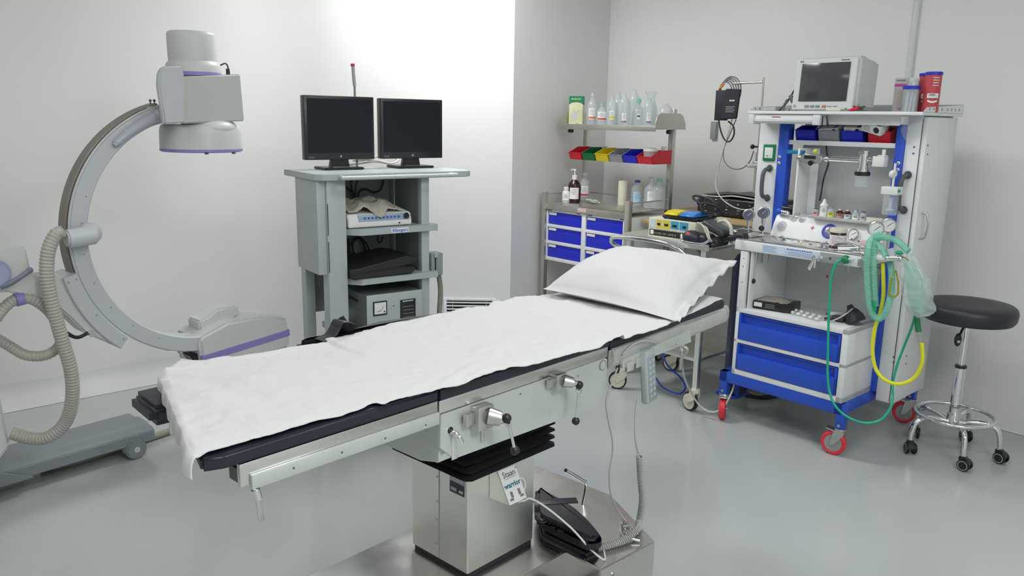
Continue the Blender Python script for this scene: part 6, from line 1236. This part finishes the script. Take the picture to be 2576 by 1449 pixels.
for k, (m_, a) in enumerate(((mat('sachet blue', (0.05, 0.22, 0.50), 0.4), 0.2), (mat('sachet teal', (0.03, 0.30, 0.32), 0.4), -0.3), (LABELW, 0.6))):
    b = MB(m_); b.box(-0.045, 0.045, -0.012, 0.012, 0, 0.004, 0.0008, M=Matrix.Translation((0.018 * k - 0.01, -0.02 * k + 0.02, 0.002 + 0.010 * k)) @ Matrix.Rotation(a, 4, 'Z') @ Matrix.Rotation(R_(24), 4, 'X')); b.build('packet', pk)
mk = thing('breathing_mask', 'black rubber face mask and strap on the lower deck at the right', 'mask', A.w(0.545, 0.15, 0.602), A.rz)
b = MB(mat('black mask rubber', (0.02, 0.022, 0.03), 0.5, bump=0.05)); b.lathe([(0.048, 0), (0.052, 0.008), (0.046, 0.03), (0.032, 0.055), (0.018, 0.068), (0.014, 0.085), (0.0, 0.085)], (0.015, 0, 0.006), Matrix.Rotation(R_(-28), 4, 'Y'), n=32, sx=0.85); b.build('cup', mk)
b = MB(mat('dark strap', (0.06, 0.035, 0.03), 0.6)); b.box(-0.085, -0.03, -0.04, 0.01, 0, 0.022, 0.008, 3); b.tube([(-0.08, -0.03, 0.012), (-0.11, -0.05, 0.010), (-0.09, -0.07, 0.012), (-0.05, -0.06, 0.014)], 0.004, n=8); b.build('strap', mk)
b = MB(CLEARB); b.tube([(-0.11, -0.07, 0.006), (-0.12, -0.04, 0.012), (-0.07, 0.01, 0.03), (-0.03, 0.02, 0.05), (0.0, -0.02, 0.07), (-0.02, -0.06, 0.04), (-0.06, -0.09, 0.008)], 0.0035, n=8); b.build('tube', mk, ang=180)
b = MB(REDI); Mx = Matrix.Translation((A.Y(2081, 695, 0.352).x, 0.3515, A.Y(2081, 695, 0.352).z)); b.box(-0.009, 0.009, -0.001, 0, -0.0016, 0.0016, M=Mx).box(-0.0016, 0.0016, -0.001, 0, -0.009, 0.009, M=Mx); b.build('cross_emblem', aw)
b = MB(WHITEB); q = apx(2190, 680, 0.345); b.box(q.x - 0.04, q.x + 0.05, 0.34, 0.351, q.z - 0.02, q.z + 0.014, 0.002); b.build('nameplate', aw)
b = MB(mat('black rubber hose', (0.015, 0.015, 0.017), 0.5)); b.tube([A.l(atz(*p, 0.0)) + Vector((0, 0, 0.012)) for p in ((1850, 985), (1880, 1000), (1930, 1005), (1975, 990), (1960, 975), (1905, 965), (1870, 985), (1900, 1003), (1950, 996), (1930, 975), (1890, 970))], 0.008, n=10); o = b.build('rubber_hose', None, A.w(0, 0), A.rz, ang=180); tag(o, 'coiled black hose on the floor beneath the white and blue trolley', 'hose')

# ---- patient monitor on top
pmx = A.Y(2010, 285, 0.22); 
pm = thing('patient_monitor', 'beige patient monitor with a blank grey screen on top of the trolley', 'monitor', A.w(0.268, 0.20, 1.5605), A.rz + R_(-4))
BEI = mat('beige grey plastic', (0.56, 0.58, 0.56), 0.42, bump=0.03, var=0.02)
b = MB(BEI); MM = Matrix.Rotation(R_(-4), 4, 'X')
b.prism([(0.0, 0.008), (0.012, 0.240), (0.045, 0.247), (0.075, 0.236), (0.165, 0.222), (0.175, 0.21), (0.165, 0.01)], -0.150, 0.165, 'x', 0.010, 3); b.build('case', pm)
b = MB(mat('bezel grey', (0.60, 0.62, 0.61), 0.42)); b.prism([(-0.010, 0.006), (0.002, 0.238), (0.014, 0.238), (0.004, 0.006)], -0.156, 0.156, 'x', 0.004, 3); bz = b.build('bezel', pm)
sm = math.atan2(0.012, 0.232)
b = MB(mat('crt grey glass', (0.060, 0.060, 0.068), 0.12, var=0.05)); MS = Matrix.Translation((0, -0.0095, 0.045)) @ Matrix.Rotation(-sm, 4, 'X')
b.box(-0.122, 0.122, -0.0015, 0.002, 0, 0.174, 0.0005, M=MS); b.build('screen', pm)
b = MB(INK); b.marks(XZ(-0.125, -0.0006, 0.2285), 0.018, 0.005, 3); b.build('lettering', pm); b = MB(INK); b.marks(XZ(0.095, -0.0006, 0.2285), 0.04, 0.004, 7); b.build('lettering', pm)
b = MB(CHROME); b.cyl((-0.138, -0.007, 0.024), (-0.138, -0.013, 0.024), 0.007, n=16); b.m(GREYM)
b.build('knob', pm)
for k, x in enumerate((-0.075, -0.046, -0.018, 0.015, 0.043, 0.070)):
    b = MB((mat('key slate', (0.22, 0.25, 0.30), 0.4), mat('key slate', (0.22, 0.25, 0.30), 0.4), mat('key slate', (0.22, 0.25, 0.30), 0.4), mat('key orange', (0.50, 0.20, 0.10), 0.4), GREYM, GREYM)[k]); hh = 0.006 if k < 4 else 0.002
    b.box(x - 0.011, x + 0.011, -0.0125, -0.008, 0.022 - hh, 0.022 + hh, 0.002); b.build('button', pm)
b = MB(BEI); b.box(-0.13, 0.14, 0.0, 0.16, 0.0, 0.010, 0.003); b.build('base', pm)
b = MB(CAB); b.tube([(-0.15, 0.05, 0.125), (-0.18, 0.05, 0.110), (-0.205, 0.055, 0.075), (-0.235, 0.06, 0.035), (-0.265, 0.05, 0.0), (-0.275, 0.03, -0.04)], 0.004, n=8); b.tube([(-0.15, 0.06, 0.085), (-0.18, 0.06, 0.080), (-0.21, 0.062, 0.065)], 0.003, n=8); b.m(GREYD).box(-0.010, 0.010, -0.005, 0.005, -0.02, 0.02, 0.003, M=Matrix.Translation((-0.198, 0.05, 0.06)) @ Matrix.Rotation(R_(-30), 4, 'Y')).cyl((-0.222, 0.055, 0.055), (-0.245, 0.055, 0.02), 0.008, 0.006, n=12); b.build('lead', pm, ang=60)
# containers at the right on the tray
def tz(px, py, ly, z=1.5605): q = A.Y(px, py, ly); return A.w(q.x, ly, z)
cn = bottle('cable_tie_jar', 'clear cylinder with a blue lid in front of the striped carton', tz(2288, 268, 0.30), [(0.032, 0), (0.033, 0.003), (0.033, 0.100), (0, 0.100)], CLEAR, cap=(0.036, 0.098, 0.113), capm=mat('lid blue', (0.02, 0.03, 0.50), 0.35), rz=DR, cat='jar')
b = MB(CLEARB)
for k in range(7): a = k * 0.9; b.cyl((0.018 * math.cos(a), 0.018 * math.sin(a), 0.003), (0.016 * math.cos(a + 0.4), 0.016 * math.sin(a + 0.4), 0.085), 0.004, n=8)
b.build('content', cn)
bottle('tall_clear_bottle', 'clear bottle with a thin black rim behind the blue lidded cylinder', tz(2289, 268, 0.37), [(0.026, 0), (0.026, 0.13), (0.022, 0.145), (0.020, 0.150)], CLEARB, rz=DR, cat='bottle')
RW = mat('red wrap', (0.55, 0.07, 0.08), 0.45, var=0.1, vscale=20)
for lab, px, ly, g_ in (('red and white labelled cylinder with a blue lid at the right end of the tray', 2340, 0.34, 0), ('red labelled cylinder with a blue lid half hidden behind its twin', 2325, 0.42, 1)):
    t = bottle('wipes_cylinder', lab, tz(px, 268, ly), [(0.032, 0), (0.033, 0.003), (0.033, 0.160), (0, 0.160)], RW, cap=(0.0355, 0.158, 0.172), capm=mat('lid blue', (0.02, 0.03, 0.50), 0.35), lab=(0.060, 0.080, 0.0337, 42), rz=DR, cat='canister')
    b = MB(LABELW); b.grid(lambda u, v: Vector((0.0338 * math.sin(R_(-35 + 70 * u)), -0.0338 * math.cos(R_(-35 + 70 * u)), 0.045 + 0.008 * v - 0.006 * math.sin(u * 3.1))), 12, 1)
    for k in range(4): b.grid(lambda u, v: Vector((0.0338 * math.sin(R_(-10 + 45 * u)), -0.0338 * math.cos(R_(-10 + 45 * u)), 0.112 + k * 0.011 + 0.003 * v)), 10, 1)
    b.build('lettering', t)
sc_ = thing('striped_carton', 'tall grey carton with a magenta stripe at the back of the tray', 'carton', tz(2262, 270, 0.36), A.rz + R_(20))
b = MB(mat('carton grey', (0.46, 0.42, 0.41), 0.5, var=0.1, vscale=15)); b.box(-0.028, 0.028, -0.016, 0.016, 0, 0.150, 0.001); b.build('box', sc_)
b = MB(mat('magenta print', (0.45, 0.05, 0.30), 0.5)); b.box(-0.0282, 0.0282, -0.0166, -0.016, 0.112, 0.124); b.m(mat('grey ink', (0.2, 0.2, 0.2), 0.6)).tube([(0.018, -0.0168, 0.055), (0.014, -0.0168, 0.025), (0.002, -0.0168, 0.012), (-0.008, -0.0168, 0.02)], 0.0016, n=6); b.box(-0.022, 0.015, -0.0166, -0.016, 0.136, 0.142); b.build('print', sc_)
# bits in front of the monitor
q = A.Y(2093, 280, 0.185); b = MB(CREAM); b.box(-0.035, 0.035, -0.014, 0.014, 0, 0.014, 0.004, 3); o = b.build('eraser_box', None, A.w(q.x + 0.01, 0.183, 1.5605), A.rz); tag(o, 'small cream block in front of the beige monitor', 'block')
pc = thing('probe_clips', 'tangle of green and brown probe wires with a red clip on the tray edge', 'cable', A.w(A.Y(2145, 272, 0.19).x, 0.19, 1.5605), A.rz)
b = MB(mat('olive wire', (0.10, 0.11, 0.07), 0.5)); rnd = random.Random(4)
for k in range(4): b.tube([(rnd.uniform(-0.04, 0.045), rnd.uniform(-0.01, 0.05), 0.004 + rnd.uniform(0, 0.022)) for _ in range(5)], 0.0028, n=8)
b.build('wire', pc, ang=180)
b = MB(mat('clip red', (0.65, 0.02, 0.06), 0.4)); b.prism([(-0.012, 0.0), (0.030, 0.006), (0.034, 0.014), (0.02, 0.020), (-0.014, 0.006)], -0.014, 0.004, 'y', 0.002); b.build('clip', pc)
b = MB(mat('tray grey', (0.42, 0.43, 0.42), 0.5)); b.prism([(0.0, 0.0), (0.08, 0.0), (0.08, 0.022), (0.0, 0.016)], -0.05, 0.05, 'y', 0.003)
o = b.build('cable_rest', None, A.w(-0.08, 0.30, 1.5605), A.rz); tag(o, 'flat grey holder left of the beige monitor on the tray', 'holder')

# ---- hoses on the right side of the trolley
def az_(px, py, y): q = A.Y(px, py, y); return (q.x, y, q.z)
bc = thing('breathing_circuit', 'looped pale green corrugated breathing tubes hanging at the trolley corner', 'breathing circuit', A.w(0, 0), A.rz)
yc = -0.03
b = MB(CLEARG); b.hose([az_(2215, 590, 0.06), az_(2195, 600, 0.02), az_(2184, 625, yc), az_(2181, 680, yc), az_(2184, 740, yc), az_(2192, 785, yc), az_(2210, 802, yc - 0.01), az_(2228, 785, yc), az_(2240, 745, yc), az_(2243, 690, yc + 0.02), az_(2236, 640, 0.02)], 0.0135, pitch=0.007, depth=0.14); b.build('tube', bc, ang=60)
b = MB(CLEARG); b.hose([az_(2222, 593, 0.02), az_(2203, 610, 0.0), az_(2199, 660, yc + 0.01), az_(2200, 720, yc + 0.01), az_(2203, 770, yc + 0.01)], 0.0125, pitch=0.007, depth=0.14); b.build('tube', bc, ang=60)
b = MB(CLEARG); b.hose([az_(2205, 598, 0.0), az_(2235, 598, -0.01), az_(2262, 610, -0.02), az_(2285, 632, -0.03)], 0.013, pitch=0.007, depth=0.14); b.build('tube', bc, ang=60)
b = MB(CLEARG); b.hose([az_(2206, 612, 0.0), az_(2218, 625, -0.02), az_(2228, 645, -0.03)], 0.012, pitch=0.007, depth=0.14); b.build('tube', bc, ang=60)
b = MB(mat('emerald plastic', (0.01, 0.32, 0.16), 0.4)); p = Vector(az_(2198, 768, yc + 0.005)); b.cyl(p + Vector((0, 0, 0.02)), p + Vector((0.004, 0, -0.045)), 0.0125, 0.010, n=18, bev=0.002); b.build('connector', bc)
b = MB(CHROME); p0 = Vector(az_(2232, 650, -0.02)); p1 = Vector(az_(2262, 650, -0.03)); b.cyl(p0, p1, 0.012, n=20, bev=0.002); b.sph(p0, 0.015, n=16); b.sph(p1 + Vector((0.005, 0, 0)), 0.013, n=16); b.m(WHITEB).cyl(Vector(az_(2206, 648, -0.0)), p0, 0.020, 0.016, n=20, bev=0.003); b.m(mat('emerald plastic', (0.01, 0.32, 0.16), 0.4)).sph(az_(2262, 636, -0.03), 0.010, sx=1.6, n=12); b.m(CLEARB).cyl(az_(2240, 625, -0.02), az_(2246, 648, -0.02), 0.016, 0.012, n=18); b.build('y_piece', bc)
b = MB(ZINC); b.box(0.60, 0.65, 0.0, 0.06, 0.89, 0.93, 0.004); b.cyl((0.62, 0.03, 0.90), (0.62, 0.03, 0.985), 0.007, n=12); b.build('manifold', aw)
# wrapped reservoir bag
rb = thing('reservoir_bag', 'clear crinkled plastic wrapped breathing bag hanging at the right of the trolley', 'bag', A.w(0, 0), A.rz)
ctr = [Vector(az_(px, py, -0.03)) for px, py in ((2282, 640), (2292, 670), (2300, 705), (2308, 740), (2314, 770), (2316, 788), (2312, 796))]
wd_ = [0.022, 0.045, 0.055, 0.062, 0.060, 0.045, 0.004]
def bagf(u, v):
    s = u * (len(ctr) - 1); i = min(int(s), len(ctr) - 2); f = s - i; c = ctr[i].lerp(ctr[i + 1], f); w_ = wd_[i] * (1 - f) + wd_[i + 1] * f
    a = v * 2 * math.pi; k = 1 + 0.22 * noise.noise(Vector((math.cos(a) * 2.2, math.sin(a) * 2.2, u * 8))) + 0.10 * noise.noise(Vector((math.cos(a) * 6, math.sin(a) * 6, u * 22)))
    return c + Vector((math.cos(a) * w_ * k, math.sin(a) * w_ * 0.55 * k, 0.006 * math.sin(a * 3 + u * 9)))
b = MB(clear('crinkled film', (0.90, 0.93, 0.93), 0.36, 0.22, (0.72, 0.78, 0.77))); b.grid(bagf, 46, 40); b.build('wrap', rb, ang=30)
b = MB(CLEARG); b.grid(lambda u, v: (lambda p, c: c + (p - c) * 0.55)(bagf(0.1 + u * 0.8, v), ctr[0].lerp(ctr[-1], 0.1 + u * 0.8)), 16, 20); b.build('inner_bag', rb, ang=60)
# yellow strap triangle
b = MB(mat('olive strap', (0.28, 0.26, 0.03), 0.6)); b.tube([az_(2246, 692, -0.05), az_(2254, 680, -0.05), az_(2260, 712, -0.05), az_(2259, 740, -0.05), az_(2250, 747, -0.05), az_(2236, 742, -0.05), az_(2240, 715, -0.05), az_(2244, 698, -0.05)], 0.002, n=8, smooth=False, rfun=lambda i, N: (0.0016, 0.005)); b.tube([az_(2244, 698, -0.05), az_(2248, 655, -0.035)], 0.0012, n=6); o = b.build('head_strap', None, A.w(0, 0), A.rz); tag(o, 'olive yellow strap hanging in a narrow triangle beside the green tubes', 'strap')
b = MB(mat('olive strap', (0.28, 0.26, 0.03), 0.6)); b.tube([az_(2268, 645, -0.045), az_(2278, 650, -0.045), az_(2286, 656, -0.045)], 0.003, n=8, rfun=lambda i, N: (0.002, 0.006)); b.build('strap', rb)
GT = mat('green tube', (0.01, 0.42, 0.25), 0.25, var=0.03); YT = mat('yellow hose', (0.72, 0.72, 0.03), 0.35, var=0.03)
gt = thing('oxygen_tube', 'long bright green tube hanging from the worktop front and looping near the floor', 'tube', A.w(0, 0), A.rz)
pts = [az_(2122, 653, -0.015), az_(2108, 657, -0.035), az_(2098, 675, -0.04), az_(2090, 710, -0.04), az_(2087, 760, -0.04), az_(2084, 820, -0.04), az_(2083, 880, -0.04), az_(2082, 940, -0.04), az_(2088, 990, -0.04), az_(2106, 1027, -0.05), az_(2140, 1053, -0.05), az_(2180, 1064, -0.03), az_(2215, 1056, 0.0), az_(2238, 1030, 0.06), az_(2246, 1000, 0.10), az_(2246, 965, 0.13), az_(2258, 915, 0.14), az_(2275, 870, 0.14), az_(2293, 825, 0.10), az_(2302, 795, 0.05)]
b = MB(GT); b.tube(pts, 0.0055, n=10); b.build('tube', gt, ang=180)
b = MB(GREEN); p = Vector(pts[0]); b.sph(p + Vector((0.01, 0.0, 0.002)), 0.019, n=18); b.m(CLEARB).cyl(p + Vector((0.02, 0, 0.004)), p + Vector((0.05, -0.008, 0.008)), 0.010, 0.006, n=14); b.build('connector', gt)
b = MB(GREEN); p = Vector(az_(2306, 800, 0.03)); p2 = Vector(az_(2311, 835, 0.03)); b.cyl(p, p2, 0.012, n=18, bev=0.002); b.m(ZINC).cyl(p2, Vector(az_(2318, 860, 0.04)), 0.003, n=8); b.build('coupling', gt)
b = MB(YT); b.tube([az_(2221, 660, 0.0), az_(2222, 700, 0.0), az_(2222, 745, 0.0), az_(2213, 790, 0.0), az_(2200, 830, 0.0), az_(2195, 880, 0.0), az_(2202, 925, 0.0), az_(2225, 955, 0.0), az_(2262, 966, 0.02), az_(2300, 950, 0.04), az_(2320, 910, 0.04), az_(2319, 862, 0.04)], 0.0085, n=12); o = b.build('air_hose', None, A.w(0, 0), A.rz, ang=180); tag(o, 'thick yellow hose looping down the right side of the trolley', 'hose')

# ---- blood pressure cuff on an arm beside the trolley
st = thing('cuff_stand', 'thin chrome rod with a bent arm carrying the black cuff', 'stand', A.w(0, 0), A.rz)
yb = 0.50
c1 = az_(1921, 207, yb); c0 = az_(1845, 210, yb); c2 = az_(1908, 430, yb)
b = MB(ZINC); b.tube([c0, (c1[0] - 0.03, yb, c1[2]), (c1[0] - 0.006, yb, c1[2] - 0.002), (c1[0], yb, c1[2] - 0.012), (c1[0], yb, c2[2] - 0.05)], 0.0055, n=12, sub=4); b.build('rod', st)
b = MB(ZINC); b.cyl((c1[0], yb, c2[2] - 0.12), (c1[0], yb, c2[2] + 0.10), 0.012, n=16); b.box(c1[0] - 0.018, c1[0] + 0.018, yb - 0.02, yb + 0.02, c2[2] + 0.02, c2[2] + 0.05, 0.003); b.box(c1[0], -0.09, yb - 0.10, yb - 0.08, c2[2] + 0.02, c2[2] + 0.04, 0.002); b.build('clamp', st)
b = MB(BLACKP); p = Vector(az_(1893, 369, yb - 0.02)); b.sph(p, 0.013, n=16); b.cyl(p, (c1[0], yb, p.z), 0.005, n=10); b.build('knob', st)
cf = thing('blood_pressure_cuff', 'black blood pressure cuff folded over the arm of the thin stand', 'cuff', A.w(0, 0), A.rz)
p0 = Vector(az_(1806, 226, yb)); p1 = Vector(az_(1864, 302, yb)); ym = yb
CUF = mat('cuff nylon', (0.012, 0.014, 0.022), 0.55, bump=0.2, bscale=400)
b = MB(CUF); w_ = p1.x - p0.x; h_ = p0.z - p1.z
b.box(p0.x, p0.x + w_ * 0.52, ym - 0.02, ym - 0.008, p1.z - 0.004, p0.z - 0.003, 0.004, 3); b.build('back_fold', cf)
b = MB(CUF); b.prism([(p0.x + w_ * 0.45, p0.z + 0.004), (p1.x + 0.004, p0.z - 0.0), (p1.x - 0.008, p1.z + 0.006), (p0.x + w_ * 0.28, p1.z + 0.002)], ym - 0.036, ym - 0.022, 'y', 0.004, 3); b.m(LABELW)
xm = p0.x + w_ * 0.68; zm = (p0.z + p1.z) / 2
b.marks(XZ(xm + 0.01, ym - 0.0362, zm + 0.022), 0.034, 0.009, 4); 
for k in range(4): b.box(xm - 0.028, xm + 0.03 - 0.006 * (k % 2), ym - 0.0366, ym - 0.036, zm - 0.012 - 0.009 * k, zm - 0.0105 - 0.009 * k)
b.build('front_fold', cf)
b = MB(mat('grey tubing', (0.16, 0.16, 0.16), 0.45)); z0_ = c0[2]
for k in range(5):
    r = 0.045 + 0.007 * k; cx_ = p0.x + w_ * 0.35 + 0.004 * k
    b.tube([(cx_ + r * 0.9 * math.cos(a), ym - 0.012 + 0.007 * k, z0_ - 0.042 + r * 1.1 * math.sin(a)) for a in [j * 2 * math.pi / 10 for j in range(10)]], 0.0035, n=8, closed=True)
b.build('coiled_tube', cf, ang=180)
b = MB(mat('clip orange', (0.80, 0.22, 0.03), 0.4)); b.cyl(az_(1811, 222, yb - 0.03), az_(1822, 211, yb - 0.03), 0.006, n=10); b.build('orange_clip', cf)
b = MB(CAB); b.tube([az_(1808, 300, yb), az_(1812, 325, yb), az_(1822, 350, yb), az_(1835, 356, yb), az_(1846, 340, yb), az_(1845, 318, yb), az_(1832, 305, yb)], 0.0045, n=8); b.build('loop', cf, ang=180)
b = MB(mat('grey tubing', (0.16, 0.16, 0.16), 0.45)); b.tube([az_(1852, 300, yb), az_(1835, 340, yb), az_(1821, 375, yb), az_(1822, 405, yb - 0.02), az_(1840, 423, yb - 0.03), az_(1865, 424, yb - 0.03), az_(1885, 408, yb - 0.03), az_(1896, 380, yb - 0.03)], 0.0032, n=8); b.build('lead', cf, ang=180)
b = MB(mat('pale tubing', (0.50, 0.50, 0.46), 0.45)); b.tube([az_(1842, 300, yb), az_(1822, 370, yb), az_(1806, 430, yb), az_(1800, 465, yb - 0.02), az_(1812, 495, yb - 0.04), az_(1835, 515, yb - 0.06), az_(1860, 526, yb - 0.08), az_(1885, 527, yb - 0.10), az_(1902, 520, yb - 0.12)], 0.0035, n=8); b.build('lead', cf, ang=180)

# ================================================================ stool
sx_, sy_ = 2.072, 3.512
so = thing('wheeled_stool', 'round black stool on chrome five castor base near the right wall', 'stool', (sx_, sy_, 0), R_(0))
b = MB(LEATHER2); zt = 0.722
b.lathe([(0, zt - 0.082), (0.150, zt - 0.082), (0.183, zt - 0.078), (0.194, zt - 0.062), (0.197, zt - 0.03), (0.191, zt - 0.012), (0.180, zt - 0.003), (0.12, zt), (0, zt)], n=72); b.build('seat', so)
b = MB(GREYD); b.box(-0.08, 0.08, -0.08, 0.08, zt - 0.094, zt - 0.083); b.build('seat_plate', so)
b = MB(CHROME); b.cyl((0, 0, 0.415), (0, 0, zt - 0.09), 0.0130, n=24); b.build('piston', so)
b = MB(CHROME); b.cyl((0, 0, 0.15), (0, 0, 0.415), 0.0225, n=32, bev=0.001); b.build('column', so)
b = MB(BLACKP); b.cyl((0, 0, 0.415), (0, 0, 0.428), 0.025, n=28, bev=0.002); b.build('collar', so)
b = MB(BLACKP); b.tube([(0, 0, zt - 0.095), (-0.02, -0.012, zt - 0.115), (-0.045, -0.03, zt - 0.15)], 0.005, n=10); b.sph((-0.050, -0.034, zt - 0.165), 0.024, sx=0.7, sy=0.35, sz=1.3, n=20); b.m(ZINC).sph((-0.050, -0.043, zt - 0.172), 0.007, sy=0.3, n=12); b.build('lift_lever', so)
b = MB(CHROME); rr = 0.165
b.tube([(rr * math.cos(a), rr * math.sin(a), 0.188) for a in [k * math.pi / 18 for k in range(36)]], 0.0095, n=12, closed=True, sub=2); b.build('foot_ring', so)
b = MB(CHROME); b.cyl((0, 0, 0.135), (0, 0, 0.195), 0.030, n=28, bev=0.003); b.build('hub', so)
for k in range(5):
    a = R_(-104 + 72 * k); d = Vector((math.cos(a), math.sin(a), 0))
    b = MB(CHROME); b.tube([d * 0.02 + Vector((0, 0, 0.150)), d * 0.09 + Vector((0, 0, 0.168)), d * 0.145 + Vector((0, 0, 0.170)), d * 0.180 + Vector((0, 0, 0.148)), d * 0.194 + Vector((0, 0, 0.10)), d * 0.197 + Vector((0, 0, 0.058))], 0.0115, n=14, rfun=lambda i, N: (0.0125, 0.0105)); b.build('leg', so, ang=60)
    ca_ = a + (0.9, -0.5, 0.7, 2.2, 1.4)[k]; Mw = Matrix.Translation((d.x * 0.197, d.y * 0.197, 0)) @ Matrix.Rotation(ca_, 4, 'Z')
    b = MB(BLACKP); b.M = Mw; b.prism([(-0.012, 0.064), (0.010, 0.066), (0.030, 0.052), (0.038, 0.032), (0.030, 0.030), (0.0, 0.040), (-0.014, 0.045)], -0.013, 0.013, 'y', 0.003, 3)
    for s_ in (-1, 1): b.cyl((0.012, s_ * 0.009, 0.0275), (0.012, s_ * 0.024, 0.0275), 0.0272, n=30, bev=0.004)
    b.m(GREYM)
    for s_ in (-1, 1): b.lathe([(0.017, 0.0), (0.0205, 0.0009), (0.0225, 0.0)], (0.012, s_ * 0.0238, 0.0275), Matrix.Rotation(R_(-90 * s_), 4, 'X'), n=28)
    b.build('caster', so)
